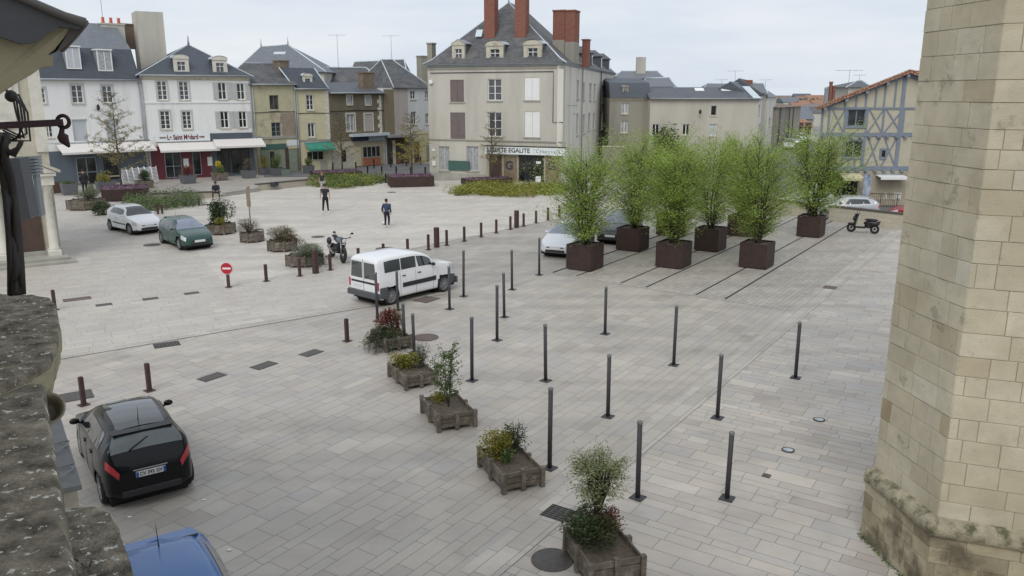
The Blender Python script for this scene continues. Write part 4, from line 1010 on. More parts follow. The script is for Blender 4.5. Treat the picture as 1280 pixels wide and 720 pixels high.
    for sd_ in (1, -1):
        if kind == 'hatch':
            wl = [(.375,.545),(.565,.74),(.757,.845)] if doors == 5 else [(.375,.595),(.625,.83)]
        else: wl = [(.345,.515),(.545,.725),(.735,.92)]
        for j, (a_, b_) in enumerate(wl):
            patch('side_window', a_*L, b_*L, 4.14, 4.9, M_['carglass'], sd_, .007, 8, 3, skew=(.05*L if j == 0 and kind == 'hatch' else .02*L if j==0 else (-.03*L if j == len(wl)-1 and kind == 'hatch' else 0)))
        # door seams and handles
        cuts = [.335,.555,.745] if doors == 5 or kind != 'hatch' else [.335,.61]
        for c_ in cuts:
            pts = []
            for t in (1.05,1.6,2.2,2.8,3.4,3.95):
                y, z = sec(c_*L, t); pts.append((X(c_*L), (y+.0015)*sd_, z))
            seams.tube(pts, .0045, 4, False)
        for c_ in cuts[1:]:
            y, z = sec((c_-.045)*L, 3.55); h_ = MB(); h_.bevbox(X((c_-.045)*L)-.08, min(y*sd_, (y+.025)*sd_), z-.015, X((c_-.045)*L)+.08, max(y*sd_, (y+.025)*sd_), z+.02, .006)
            h_.build('door_handle', M_['blackpl'] if kind != 'hatch' else paint, o)
        # mirror
        y, z = sec(.345*L, 4.0); mm = MB(); mm.ell((X(.345*L), (y+.10)*sd_, z+.07), (.06,.10,.065), 10, 6); mm.bar((X(.345*L), (y-.01)*sd_, z+.02), (X(.345*L), (y+.08)*sd_, z+.05), .05, .03)
        mm.build('mirror', paint if kind == 'hatch' else M_['blackpl'], o)
        # lamps
        patch('headlight', .022*L, .115*L, 3.05 if kind == 'hatch' else 2.9, 3.95, M_['clearlamp'], sd_, .009, 6, 4)
        if kind == 'hatch': patch('tail_light', .962*L, .9990*L, 3.35, 3.93, M_['redlamp'], sd_, .010, 6, 4)
        if trim: patch('rubbing_strip', .30*L, .72*L, 2.5, 2.8 if kind != 'hatch' else 2.65, M_['blackpl'], sd_, .012, 12, 2)
        for s_ in (xf, xr):
            wv = empty('wheel', (X(s_), sd_*(hw0-.115), wr)); wv.parent = o
            m = MB(); m.lathe([(wr-.09,-.09),(wr-.03,-.098),(wr-.005,-.08),(wr,-.04),(wr,.04),(wr-.005,.08),(wr-.03,.098),(wr-.09,.09)], axis='y', seg=28); m.build('tyre', M_['tyre'], wv)
            m = MB(); r0 = wr-.085
            m.lathe([(r0+.005,sd_*.088),(r0-.012,sd_*.092),(r0-.02,sd_*.06),(.0,sd_*.05)], axis='y', seg=24)
            for q in range(9 if rim != 'alloy' else 5):
                a_ = 6.283*q/(9 if rim != 'alloy' else 5); dd = Vector((math.cos(a_), 0, math.sin(a_)))
                m.bar(dd*.04 + Vector((0, sd_*.078, 0)), dd*(r0-.01) + Vector((0, sd_*.083, 0)), .045, .02, Vector((0,1,0)))
            m.lathe([(.055,sd_*.07),(.05,sd_*.09),(0,sd_*.093)], axis='y', seg=14); m.build('rim', M_['hubgrey'] if rim == 'hub' else M_['alloy'], wv)
    seams.build('door_seams', M_['well'], o)
    # front: grille, plate ; rear: bumper line, plate
    m = MB(); zf = (.27 if kind == 'hatch' else .24)*1.0
    m.bevbox(X(.0)-.03, -hw0*.56, .27, X(0)+.012, hw0*.56, .40, .01); m.build('lower_grille', M_['blackpl'], o)
    m = MB(); m.bevbox(X(.02)-.03, -hw0*.50, Hh*.335, X(.02)+.022, hw0*.50, Hh*.375, .01); m.build('upper_grille', M_['blackpl'], o)
    m = MB(); m.box(X(0)+.005, -.26, .42, X(0)+.022, .26, .53); m.build('number_plate', M_['platew'], o)
    zp = Hh*.42 if kind == 'hatch' else .62
    if kind == 'hatch':
        pr = MB(); pr.box(X(L)-.022, -.26, zp, X(L)+.01, .26, zp+.11); pl = pr.build('number_plate', M_['platew'], o)
        pb = MB(); pb.box(X(L)-.0235, .215, zp+.001, X(L)-.02, .259, zp+.109); pb.box(X(L)-.0235, -.259, zp+.001, X(L)-.02, -.215, zp+.109); pb.build('blue_band', M_['plateb'], pl)
        if plate:
            text_obj(plate, .10, M_['ink'], pl, 'characters', width=.40, bold=.002, loc=(X(L)-.024, 0, zp+.055), rot=(R(90), 0, R(-90)))
        m = MB(); m.bevbox(X(L)-.012, -hw0*.62, .26, X(L)+.02, hw0*.62, .38, .01); m.build('rear_bumper_insert', M_['blackpl'], o)
        m = MB(); m.box(X(L)-.006, -.30, zp+.135, X(L)+.01, .30, zp+.155); m.build('tailgate_strip', M_['chrome'], o)
        m = MB(); s_ = .93*L; y, z = sec(s_, 6.6); m.bar((X(s_)-.02, -.05, z+.01), (X(s_+.05*L), .32, sec(s_+.03*L, 6.5)[1]+.0), .02, .015); m.build('rear_wiper', M_['blackpl'], o)
        # roof spoiler
        s_ = .875*L; z = crom(S, zr, s_); m = MB(); m.raw([(X(s_-.03*L), -hw0*.66, z+.03),(X(s_-.03*L), hw0*.66, z+.03),(X(s_+.035*L), hw0*.62, z+.012),(X(s_+.035*L), -hw0*.62, z+.012),
            (X(s_-.03*L), -hw0*.66, z-.02),(X(s_-.03*L), hw0*.66, z-.02),(X(s_+.035*L), hw0*.62, z-.02),(X(s_+.035*L), -hw0*.62, z-.02)],[(0,1,2,3),(7,6,5,4),(0,3,7,4),(1,5,6,2),(3,2,6,7),(0,4,5,1)]); m.build('spoiler', paint, o)
        m = MB(); m.box(X(s_-.03*L)+.004, -hw0*.62, z+.0, X(s_-.03*L)+.05, hw0*.62, z+.034); m.build('roof_seal', M_['blackpl'], o)
        m = MB(); zz = crom(S, zr, .80*L)+.02; m.tube([(X(.80*L),0,zz-.01),(X(.80*L)-.03,0,zz+.05),(X(.80*L)-.10,0,zz+.30)], [.012,.008,.003], 6); m.build('aerial', M_['blackpl'], o)
        if roofdark: patch('glass_roof', .47*L, .86*L, 6.05, 7, M_['carglass'], 0, .008, 10, 10)
    else:
        xb = X(L)
        m = MB(); m.bevbox(xb-.10, -hw0*.97, .30, xb+.05, hw0*.97, .52, .03); m.build('rear_bumper', M_['greybump'], o)
        m = MB(); m.bevbox(X(0)-.06, -hw0*.90, .24, X(0)+.05, hw0*.90, .50, .03); m.build('front_bumper', M_['greybump'], o)
        for sd_ in (1, -1):
            for (s0, s1) in ((.02*L, .12*L), (.90*L, .985*L)): patch('bumper_corner', s0, s1, 1.2, 2.75, M_['greybump'], sd_, .014, 6, 3)
            m = MB(); ys = sorted((sd_*.055, sd_*(hw0*.80))); m.raw([(xb-.012, ys[0], .99),(xb-.012, ys[1], .99),(xb-.002, ys[1]-.06*(1 if sd_>0 else 0), 1.55),(xb-.002, ys[0]+.06*(0 if sd_>0 else 1), 1.55)], [(0,1,2,3)])
            m.raw([(xb+.06, ys[0], .99),(xb+.06, ys[1], .99),(xb+.06, ys[1]-.06*(1 if sd_>0 else 0), 1.55),(xb+.06, ys[0]+.06*(0 if sd_>0 else 1), 1.55)], [(3,2,1,0)])
            mm = MB(); zt = 1.58; y0, y1 = ys; mm.slab([(xb-.012,y0,.99),(xb-.012,y1,.99),(xb-.004,y1-.05 if sd_>0 else y1,zt),(xb-.004,y0 if sd_>0 else y0+.05,zt)], .05, (1,0,0)); mm.build('rear_window', M_['carglass_g'], o)
            mm = MB(); yy = sorted((sd_*hw0*.86, sd_*hw0*.95)); mm.bevbox(xb-.02, yy[0], .62, xb+.06, yy[1], .92, .01); mm.build('tail_light', M_['redlamp'], o)
        m = MB(); m.box(xb-.012, -hw0*.80, .80, xb+.03, hw0*.80, .87); m.build('door_strip', M_['blackpl'], o)
        m = MB(); m.box(xb-.012, .12, .64, xb+.03, .60, .75); m.build('number_plate', M_['platew'], o)
        m = MB(); m.box(xb-.006, -.006, .52, xb+.03, .006, 1.68); m.build('door_gap', M_['well'], o)
        m = MB(); m.bar((xb-.03,-.1,1.0),(xb-.03,-.35,1.12),.02,.02); m.build('rear_wiper', M_['blackpl'], o)
    return o
M_['greybump'] = pm('grey bumper plastic', (.075,.08,.085), .6, .1, 6, .05)
def paintm(name, c, met=0.0, rough=.28): return pm(name, c, rough, .04, 1.2, metal=met, spec=.35, coat=.55)
def bywheels(fw, rw_, W, L, wb, kind='hatch'):
    """position from the ground contacts of the two wheels on the side that shows"""
    a, b = P(*fw), P(*rw_); h = (a-b).normalized(); n_ = Vector((-h.y, h.x, 0)); mid = (a+b)/2
    if n_.dot(mid) < 0: n_ = -n_
    c = mid + n_*(W/2-.11); xf = (.205 if kind == 'hatch' else .19)*L
    mid_wheels = xf + wb/2; c = c + h*(mid_wheels - L/2); return c, azof(h)
black = paintm('black car paint', (.0035,.0035,.005)); MC['black car paint'].node_tree.nodes['Principled BSDF'].inputs['Coat Weight'].default_value = .35; MC['black car paint'].node_tree.nodes['Principled BSDF'].inputs['Specular IOR Level'].default_value = .15; blue = paintm('blue car paint', (.025,.125,.36)); white = paintm('white car paint', (.74,.75,.76)); greenp = paintm('dark green car paint', (.022,.062,.052)); silver = paintm('silver car paint', (.46,.47,.49), .3); dark = paintm('dark car paint', (.02,.025,.03)); redp = paintm('red car paint', (.30,.02,.03))
# black hatchback (bottom left), seen from behind
hd = -35.0; h = az(hd); rr = P(237, 604); rl = P(130, 627); mid = (rr+rl)/2; c = mid + h*(3.9*.5 - (3.9 - .205*3.9 - 2.5)) ; 
car('black hatchback seen from behind at the lower left, beside the stone ledge', c, hd, 3.9, 1.70, 1.46, black, plate='CV 393 GV', wb=2.5, roofdark=True)
c = P(194, 675, 1.44); c2 = c + az(147)*1.47
car('bright blue car, only its roof in view at the bottom edge', Vector((c2.x, c2.y, 0)), 147, 3.9, 1.68, 1.48, blue, wb=2.5)
c, hd = bywheels((557,364), (485,382), 1.74, 4.12, 2.69, 'van')
car('white compact passenger van crossing the square behind the grey posts', c, hd, 4.05, 1.74, 1.80, white, cat='van', kind='van', rim='hub', wb=2.69, trim=True, name='compact_van')
c, hd = bywheels((229,314), (201,303.5), 1.64, 3.8, 2.47)
car('dark green small hatchback, nearer of the two parked at the left', c, hd, 3.75, 1.62, 1.42, greenp, glass='carglass_b', rim='hub', wb=2.47, doors=5)
c, hd = bywheels((166,294), (138,287.5), 1.64, 3.6, 2.37)
car('white small hatchback, farther of the two parked at the left', c, hd, 3.6, 1.65, 1.46, white, rim='hub', wb=2.37, trim=True, doors=3)
f = P(693.5, 323.5); hd = 203; c = f - az(hd)*1.95
car('silver white hatchback half hidden behind the first boxed tree', c, hd, 3.94, 1.72, 1.45, paintm('pearl white car paint', (.62,.64,.68), .1), glass='carglass_b', wb=2.46)
f = P(762, 307); c = f - az(hd)*1.95
car('dark car almost hidden between the two left boxed trees', c, hd, 3.9, 1.70, 1.45, dark, glass='carglass_b', wb=2.46)
c = P(1052, 273.5); car('silver saloon behind the low wall, right of the rightmost boxed tree', c, -82, 4.1, 1.7, 1.42, silver, wb=2.5)
c = P(1116, 279); car('red car mostly hidden behind the church corner and low wall', Vector((c.x+1.9, c.y+.3, 0)), -70, 3.8, 1.65, 1.40, redp, wb=2.45)
c = P(1003, 266); car('pale car behind the leaves left of the silver saloon', c, -84, 3.9, 1.66, 1.42, silver, wb=2.45)
for px, py, hd_, m_, lb in [(986,187,197,silver,'silver car parked far down the street, nearest of three'),(994,181.5,197,silver,'grey car parked far down the street, middle of three'),(1002,178,197,white,'white car parked far down the street, farthest of three')]:
    car(lb, P(px, py), hd_, 3.9, 1.68, 1.45, m_, wb=2.46, group='cars parked down the street')

# ---------------------------------------------------------------- two wheelers
def wheel2(m, c, r, wd, d, spokes=8):
    """wheel with axle perpendicular to direction d (unit, xy)"""
    n_ = Vector((-d.y, d.x, 0)); pts = []; N = 22
    base = len(m.v)
    for i in range(N):
        a_ = 6.283*i/N; u = d*math.cos(a_) + Vector((0,0,1))*math.sin(a_)
        for k in range(8):
            b = 6.283*k/8; m.v.append(tuple(c + u*(r-wd*.5+math.cos(b)*wd*.5) + n_*math.sin(b)*wd*.5))
    for i in range(N):
        for k in range(8):
            a0 = base+i*8+k; a1 = base+i*8+(k+1)%8; b0 = base+((i+1)%N)*8+k; b1 = base+((i+1)%N)*8+(k+1)%8
            m.f.append((a0,b0,b1,a1)); m.m.append(m.mi); m.sm.append(True)
def rimd(m, c, r, d, spokes):
    n_ = Vector((-d.y, d.x, 0))
    m.tube([c-n_*.05, c+n_*.05], .06, 10)
    N = 22; pts = [c + (d*math.cos(6.283*i/N)+Vector((0,0,1))*math.sin(6.283*i/N))*r for i in range(N+1)]; m.tube(pts, .018, 5, False)
    for i in range(spokes):
        a_ = 6.283*i/spokes; m.tube([c, c+(d*math.cos(a_)+Vector((0,0,1))*math.sin(a_))*r], .012, 4, False)
mblk = pm('bike black parts', (.016,.016,.018), .45, .3, 9); mgry = pm('bike grey paint', (.15,.17,.21), .3, .1, 3, coat=.5); msil = pm('bike metal', (.30,.30,.31), .35, .2, 9, metal=.6)
dX = Vector((1,0,0)); p = P(421.5, 325.5)
o = empty('motorcycle', (p.x, p.y, .02), R(90-150), 'black and grey naked motorcycle leaning on its stand behind a brown bollard', 'motorcycle'); o.scale = (1.12,)*3; o.rotation_euler[0] = R(-9)
def part(name, parent, mat, fn): m = MB(); m.smooth = True; fn(m); return m.build(name, mat, parent)
for x in (.70, -.70):
    wv = part('wheel', o, M_['tyre'], lambda m: wheel2(m, Vector((x,0,.31)), .31, .14, dX)); part('rim', wv, msil, lambda m: rimd(m, Vector((x,0,.31)), .21, dX, 5))
part('fork', o, msil, lambda m: [m.tube([(.70,s_*.09,.31),(.46,s_*.10,.92)], .027, 8) for s_ in (-1,1)])
part('front_mudguard', o, mblk, lambda m: m.ell((.68,0,.56), (.22,.07,.08), 10, 6))
part('handlebar', o, mblk, lambda m: m.tube([(.30,-.38,1.02),(.42,-.2,1.0),(.45,0,.96),(.42,.2,1.0),(.30,.38,1.02)], .017, 6))
for s_ in (-1, 1): part('mirror', o, mblk, lambda m: (m.tube([(.36,s_*.28,1.0),(.40,s_*.34,1.18)], .008, 5), m.ell((.39,s_*.38,1.20),(.02,.07,.045),8,6)))
hl = part('headlight', o, mblk, lambda m: m.ell((.54,0,.88), (.10,.11,.12), 12, 8)); part('lens', hl, M_['clearlamp'], lambda m: m.ell((.60,0,.88), (.05,.085,.095), 12, 8))
part('fuel_tank', o, mgry, lambda m: m.ell((.16,0,.86), (.30,.17,.16), 14, 9))
part('engine', o, mblk, lambda m: (m.box(-.14,-.15,.32,.28,.15,.66), m.cyl((.06,-.2,.45),.12,.4,12,'y'), m.bar((.35,0,.35),(.30,0,.7),.30,.05)))
part('frame', o, mblk, lambda m: (m.tube([(.42,0,.9),(.1,0,.74),(-.3,0,.72),(-.7,0,.88)], .03, 6), m.tube([(-.7,.1,.31),(-.2,.1,.42)], .03, 6), m.tube([(-.7,-.1,.31),(-.2,-.1,.42)], .03, 6)))
part('seat', o, mblk, lambda m: (m.ell((-.25,0,.82), (.30,.14,.06), 12, 7), m.ell((-.60,0,.92), (.22,.11,.07), 12, 7)))
part('exhaust', o, msil, lambda m: m.tube([(.25,-.14,.4),(-.1,-.16,.26),(-.35,-.18,.32),(-.75,-.2,.48)], [.025,.03,.05,.055], 8))
part('saddlebag', o, mblk, lambda m: (m.ell((-.62,.22,.70), (.22,.09,.16), 10, 7), m.ell((-.62,-.22,.70), (.22,.09,.16), 10, 7)))
part('side_stand', o, msil, lambda m: m.tube([(0,.12,.35),(.08,.36,.03)], .014, 5))
# scooter
fwp, rwp = P(1066.5,290.5), P(1090,292.5); d = (fwp-rwp).normalized(); mid = (fwp+rwp)/2
o = empty('scooter', (mid.x, mid.y, .02), math.atan2(d.y, d.x), 'black motor scooter parked alone near the church corner', 'scooter')
for x in (.62, -.60):
    wv = part('wheel', o, M_['tyre'], lambda m: wheel2(m, Vector((x,0,.25)), .25, .13, dX)); part('rim', wv, mblk, lambda m: rimd(m, Vector((x,0,.25)), .15, dX, 5))
part('front_shield', o, mblk, lambda m: (m.slab([(.50,-.20,.30),(.50,.20,.30),(.36,.22,.95),(.36,-.22,.95)], .06, (-1,0,.1)), m.ell((.46,0,.78),(.12,.19,.16),12,8)))
part('front_mudguard', o, mblk, lambda m: m.ell((.60,0,.46), (.24,.09,.08), 10, 6))
part('fork', o, mblk, lambda m: [m.tube([(.62,s_*.08,.25),(.48,s_*.06,.6)], .022, 6) for s_ in (-1,1)])
part('handlebar', o, mblk, lambda m: (m.tube([(.26,-.34,1.02),(.36,0,1.0),(.26,.34,1.02)], .02, 6), m.ell((.38,0,.99),(.12,.13,.09),10,7), m.tube([(.30,.25,1.0),(.32,.30,1.2)],.008,5), m.ell((.31,.33,1.22),(.02,.07,.05),8,5), m.tube([(.30,-.25,1.0),(.32,-.30,1.2)],.008,5), m.ell((.31,-.33,1.22),(.02,.07,.05),8,5)))
part('footboard', o, mblk, lambda m: m.box(-.12,-.16,.27,.42,.16,.34))
part('body', o, mblk, lambda m: (m.ell((-.42,0,.56), (.42,.17,.17), 14, 9), m.ell((-.25,0,.42),(.20,.15,.14),10,7), m.bar((-.7,0,.62),(-.86,0,.70),.16,.06)))
part('seat', o, mblk, lambda m: (m.ell((-.40,0,.76), (.38,.14,.07), 14, 7)))
part('stand', o, msil, lambda m: m.tube([(-.25,.1,.3),(-.22,.22,.02)], .014, 5))
part('tail_light', o, M_['redlamp'], lambda m: m.ell((-.83,0,.63),(.03,.08,.04),8,6))

# ---------------------------------------------------------------- people
skinm = pm('skin', (.42,.26,.19), .6, .08, 8)
def skinobj(name, verts, edges, radii, mat, parent, root=0, sub=2):
    me = bpy.data.meshes.new(name); me.from_pydata([tuple(v) for v in verts], edges, []); me.materials.append(mat)
    o = bpy.data.objects.new(name, me); COL.objects.link(o); o.parent = parent
    sk = o.modifiers.new('skin', 'SKIN'); me.skin_vertices or None
    for i, r_ in enumerate(radii):
        v = me.skin_vertices[0].data[i]; v.radius = r_ if isinstance(r_, tuple) else (r_, r_); v.use_root = (i == root)
    sk.use_smooth_shade = True
    s_ = o.modifiers.new('sub', 'SUBSURF'); s_.levels = sub; s_.render_levels = sub
    return o
def person(label, loc, facing, ht, top_c, trouser_c, hair_c, shoe_c, pose='stand', sleeves=True, legs=None, arms=None, longhair=False):
    k = ht/1.75; o = empty('person', (loc.x, loc.y, .02), R(90-facing), label, 'person'); o.scale = (1.12,)*3
    # local x = facing direction, y = left
    V = lambda x, y, z: Vector((x, y, z)) * k
    J = dict(pel=V(0,0,.93), wa=V(0,0,1.08), ch=V(.01,0,1.30), nk=V(0,0,1.47), hd=V(.015,0,1.58), tp=V(.01,0,1.69))
    for s_, n_ in ((1,'l'),(-1,'r')):
        J['sh'+n_] = V(0,s_*.185,1.40); J['el'+n_] = V(-.03,s_*.245,1.13); J['wr'+n_] = V(.04,s_*.26,.88); J['ha'+n_] = V(.06,s_*.255,.80)
        J['hp'+n_] = V(0,s_*.09,.88); J['kn'+n_] = V(.02,s_*.10,.49); J['an'+n_] = V(-.02,s_*.11,.09); J['to'+n_] = V(.13,s_*.12,.035)
    if pose == 'sit':
        dz = .46; 
        for n_ in ('pel','wa','ch','nk','hd','tp'): J[n_] = J[n_] - V(0,0,.93-.50)
        J['ch'] += V(.08,0,-.03); J['nk'] += V(.15,0,-.04); J['hd'] += V(.20,0,-.06); J['tp'] += V(.22,0,-.06); J['wa'] += V(.02,0,0)
        for s_, n_ in ((1,'l'),(-1,'r')):
            J['sh'+n_] = J['nk'] + V(-.02,s_*.18,-.07); J['el'+n_] = V(.20,s_*.24,.70); J['wr'+n_] = V(.42,s_*.12,.60); J['ha'+n_] = V(.48,s_*.08,.56)
            J['hp'+n_] = V(.03,s_*.10,.49); J['kn'+n_] = V(.43,s_*.20,.50); J['an'+n_] = V(.42,s_*.22,.09); J['to'+n_] = V(.57,s_*.24,.035)
    for d_ in (legs or {}), (arms or {}):
        for n_, v in d_.items(): J[n_] = V(*v)
    order = ['pel','wa','ch','nk','hd','tp']; 
    for n_ in 'lr': order += ['sh'+n_,'el'+n_,'wr'+n_,'ha'+n_,'hp'+n_,'kn'+n_,'an'+n_,'to'+n_]
    ix = {n_: i for i, n_ in enumerate(order)}
    rad = dict(pel=(.12,.10), wa=(.105,.085), ch=(.125,.10), nk=(.052,.052), hd=(.085,.095), tp=(.06,.07))
    for n_ in 'lr': rad.update({'sh'+n_:.052,'el'+n_:.038,'wr'+n_:.027,'ha'+n_:.034,'hp'+n_:.088,'kn'+n_:.055,'an'+n_:.036,'to'+n_:.033})
    ed = [('pel','wa'),('wa','ch'),('ch','nk'),('nk','hd'),('hd','tp')]
    for n_ in 'lr': ed += [('ch','sh'+n_),('sh'+n_,'el'+n_),('el'+n_,'wr'+n_),('wr'+n_,'ha'+n_),('pel','hp'+n_),('hp'+n_,'kn'+n_),('kn'+n_,'an'+n_),('an'+n_,'to'+n_)]
    sc_r = lambda r_: tuple(q*k for q in r_) if isinstance(r_, tuple) else r_*k
    thin = {'pel': .03, 'wa': .03, 'ch': .045, 'hpl': .02, 'hpr': .02, 'shl': .012, 'shr': .012, 'knl': .01, 'knr': .01}
    vs = [J[n_] for n_ in order]; es = [(ix[a_], ix[b_]) for a_, b_ in ed]; rs = [sc_r(tuple(q-thin.get(n_, 0) for q in (rad[n_] if isinstance(rad[n_], tuple) else (rad[n_],)*2))) for n_ in order]
    # fingers: five short chains on each palm, all in the same continuous figure
    for s_, n_ in ((1,'l'),(-1,'r')):
        h0 = J['ha'+n_]; w0 = J['wr'+n_]; d = (h0-w0).normalized(); sdv = d.cross(Vector((0,1,0))).normalized()
        for q, (off, ln) in enumerate(((-.024,.058),(-.008,.066),(.008,.063),(.023,.05),(.035,.04))):
            b = h0 + sdv*off*k; e_ = b + (d*ln + (sdv*.02 if q == 4 else Vector((0,-s_*.012,0))))*k
            i0 = len(vs); vs += [b+d*.012*k, b+d*ln*.55*k+(sdv*.012*k if q == 4 else Vector()), e_]; rs += [.0095*k,.0085*k,.007*k]; es += [(ix['ha'+n_], i0),(i0, i0+1),(i0+1, i0+2)]
    skinobj('body', vs, es, rs, skinm, o, 0)
    def cloth(name, names, eds, add, mat, root, cut=None):
        nm = list(names); idx = {q: i for i, q in enumerate(nm)}; r_ = []
        for q in nm:
            a_ = rad[q]; a_ = a_ if isinstance(a_, tuple) else (a_, a_); r_.append((a_[0]*k+add, a_[1]*k+add))
        v_ = [J[q] for q in nm]
        if cut:
            for q, (b_, t) in cut.items(): v_[idx[q]] = J[b_].lerp(J[q], t)
        return skinobj(name, v_, [(idx[a_], idx[b_]) for a_, b_ in eds], r_, mat, o, idx[root])
    tn = ['pel','wa','ch','nk']; te = [('pel','wa'),('wa','ch'),('ch','nk')]
    for n_ in 'lr': tn += ['sh'+n_,'el'+n_,'wr'+n_] if sleeves else ['sh'+n_,'el'+n_]; te += [('ch','sh'+n_),('sh'+n_,'el'+n_)] + ([('el'+n_,'wr'+n_)] if sleeves else [])
    cut = {'nk': ('ch', .72)}
    if sleeves: cut.update({'wrl': ('ell', .9), 'wrr': ('elr', .9)})
    else: cut.update({'ell': ('shl', .55), 'elr': ('shr', .55)})
    cloth('top', tn, te, .028, pm('cloth '+label[:24], top_c, .9, .15, 9), 'wa', cut)
    ln = ['pel']; le = []
    for n_ in 'lr': ln += ['hp'+n_,'kn'+n_,'an'+n_]; le += [('pel','hp'+n_),('hp'+n_,'kn'+n_),('kn'+n_,'an'+n_)]
    cloth('trousers', ln, le, .013, pm('trousers '+label[:24], trouser_c, .9, .15, 9), 'pel', {'anl': ('knl', .93), 'anr': ('knr', .93)})
    for n_ in 'lr':
        m = MB(); a_ = J['an'+n_]; t = J['to'+n_]; d = (t-a_); d.z = 0; d.normalize(); M = Matrix.Rotation(math.atan2(d.y, d.x), 3, 'Z')
        m.ell(a_.lerp(t, .5) + Vector((0,0,-.012*k)), (.145*k,.052*k,.055*k), 12, 8, M=M); m.build('shoe', pm('shoe '+label[:24], shoe_c, .7, .1, 9), o)
    hm = pm('hair '+label[:24], hair_c, .85, .2, 15); m = MB(); hc = J['hd'].lerp(J['tp'], .45)
    m.ell(hc + V(-.022,0,.035), (.108*k,.094*k,.105*k), 14, 10, .015)
    if longhair: m.ell(hc + V(-.07,0,-.09), (.05*k,.085*k,.13*k), 12, 8, .02)
    m.build('hair', hm, o)
    # face: nose, eyes, mouth, ears
    hz = J['hd']; m = MB(); m.ell(hz + V(.098,0,-.005), (.016*k,.012*k,.02*k), 8, 6); m.ell(hz + V(0,.088,0), (.018*k,.01*k,.028*k), 8, 6); m.ell(hz + V(0,-.088,0), (.018*k,.01*k,.028*k), 8, 6); m.build('nose_and_ears', skinm, o)
    m = MB(); m.ell(hz + V(.088,.032,.022), (.01*k,.012*k,.008*k), 8, 6); m.ell(hz + V(.088,-.032,.022), (.01*k,.012*k,.008*k), 8, 6); m.build('eyes', M_['ink'], o)
    m = MB(); m.ell(hz + V(.086,0,-.04), (.008*k,.024*k,.006*k), 8, 6); m.build('mouth', pm('lips', (.30,.12,.10), .6, .05), o)
    return o
person('person in a black t-shirt and black trousers with white shoes, walking on the plaza', P(407.5,266.5), 168, 1.68, (.022,.024,.032), (.012,.012,.014), (.02,.015,.012), (.7,.7,.7), sleeves=False,
       legs={'knr': (.02,-.13,.49), 'anr': (-.02,-.17,.09), 'tor': (.11,-.19,.035), 'knl': (.06,.12,.5), 'anl': (.03,.15,.09), 'tol': (.17,.17,.035)}, arms={'elr': (-.05,-.26,1.15), 'wrr': (.06,-.29,.92), 'har': (.09,-.29,.84)})
person('person in a dark blue jacket and black trousers beside a football, back turned', P(484,284.5), 12, 1.48, (.035,.055,.10), (.014,.014,.018), (.02,.015,.012), (.7,.7,.7),
       legs={'knr': (.10,-.10,.5), 'anr': (.02,-.10,.10), 'tor': (.15,-.11,.04)}, arms={'ell': (-.02,.27,1.14), 'wrl': (.04,.27,.9)})
person('ginger haired person in black top and light grey trousers by the flower bed', P(403.5,240.5), 150, 1.42, (.03,.03,.035), (.42,.41,.42), (.22,.10,.05), (.3,.3,.3), longhair=True, sleeves=False)
sp_ = P(270.5,248.8); person('person in dark clothes sitting on the low wall, leaning forward', Vector((sp_.x, sp_.y+.1, 0)) , 165, 1.6, (.03,.032,.04), (.03,.03,.035), (.02,.015,.012), (.15,.13,.12), pose='sit', sleeves=True)
person('person in a dark coat standing in front of the charcoal shop', P(107,243.5), 150, 1.72, (.018,.018,.024), (.018,.02,.03), (.02,.018,.016), (.03,.03,.03))
# football
fb = P(479.6, 281.5); m = MB(); m.ell((0,0,.11), (.11,.11,.11), 20, 14); o = m.build('football', M_['whitep'], loc=(fb.x, fb.y, .02)); tag(o, 'white football with dark patches beside the person in the blue jacket', 'football')
pd = MB(); 
ic = [Vector(v).normalized() for v in ((0,1,1.618),(0,-1,1.618),(0,1,-1.618),(0,-1,-1.618),(1,1.618,0),(-1,1.618,0),(1,-1.618,0),(-1,-1.618,0),(1.618,0,1),(-1.618,0,1),(1.618,0,-1),(-1.618,0,-1))]
for n_ in ic:
    u = n_.orthogonal().normalized(); v = n_.cross(u); pts = [Vector((0,0,.11)) + (n_*.94 + (u*math.cos(6.283*q/5)+v*math.sin(6.283*q/5))*.36).normalized()*.1125 for q in range(5)]; pd.face(pts)
pd.build('dark_patches', M_['ink'], o)
# dark coat hung over the wall
c = P(343.5, 237.5); o = empty('draped_coat', (c.x, c.y, 0), math.atan2(1,4), 'dark coat hung over the low wall', 'coat'); m = MB(); rg = random.Random(4)
prof = [(-.16,.22),(-.14,.34),(-.10,.50),(-.04,.59),(.2,.59),(.42,.59),(.50,.52),(.52,.30)]
for s_ in range(10):
    for j in range(len(prof)): m.v.append((-.30+.60*s_/9 + rg.uniform(-.02,.02), prof[j][0] + rg.uniform(-.03,.02), prof[j][1] + .03*math.sin(s_*1.7) + (.12*rg.random() if j == 0 else 0)))
for s_ in range(9):
    for j in range(len(prof)-1): q = s_*len(prof)+j; m.f.append((q, q+1, q+1+len(prof), q+len(prof))); m.m.append(0); m.sm.append(True)
m.build('fabric', pm('dark coat cloth', (.025,.027,.034), .9, .2, 8), o)
M2 = MB(); M2.ell((.15,-.02,.62), (.12,.12,.05), 10, 7, .06); M2.build('hood', MC['dark coat cloth'], o)
# litter flecks
for px, py in ((254.5,626),(286.5,689),(162.5,647.5)):
    c = P(px, py); m = MB(); m.smooth = True; m.ell((0,0,.012), (.045,.03,.012), 8, 5, .2); o = m.build('litter', M_['whitep'], loc=(c.x, c.y, .012)); tag(o, {254:'white scrap of paper behind the black car',286:'white scrap of paper beside the blue car',162:'white scrap of paper between the black and the blue car'}[int(px)], 'litter', 'scraps of paper on the slabs')
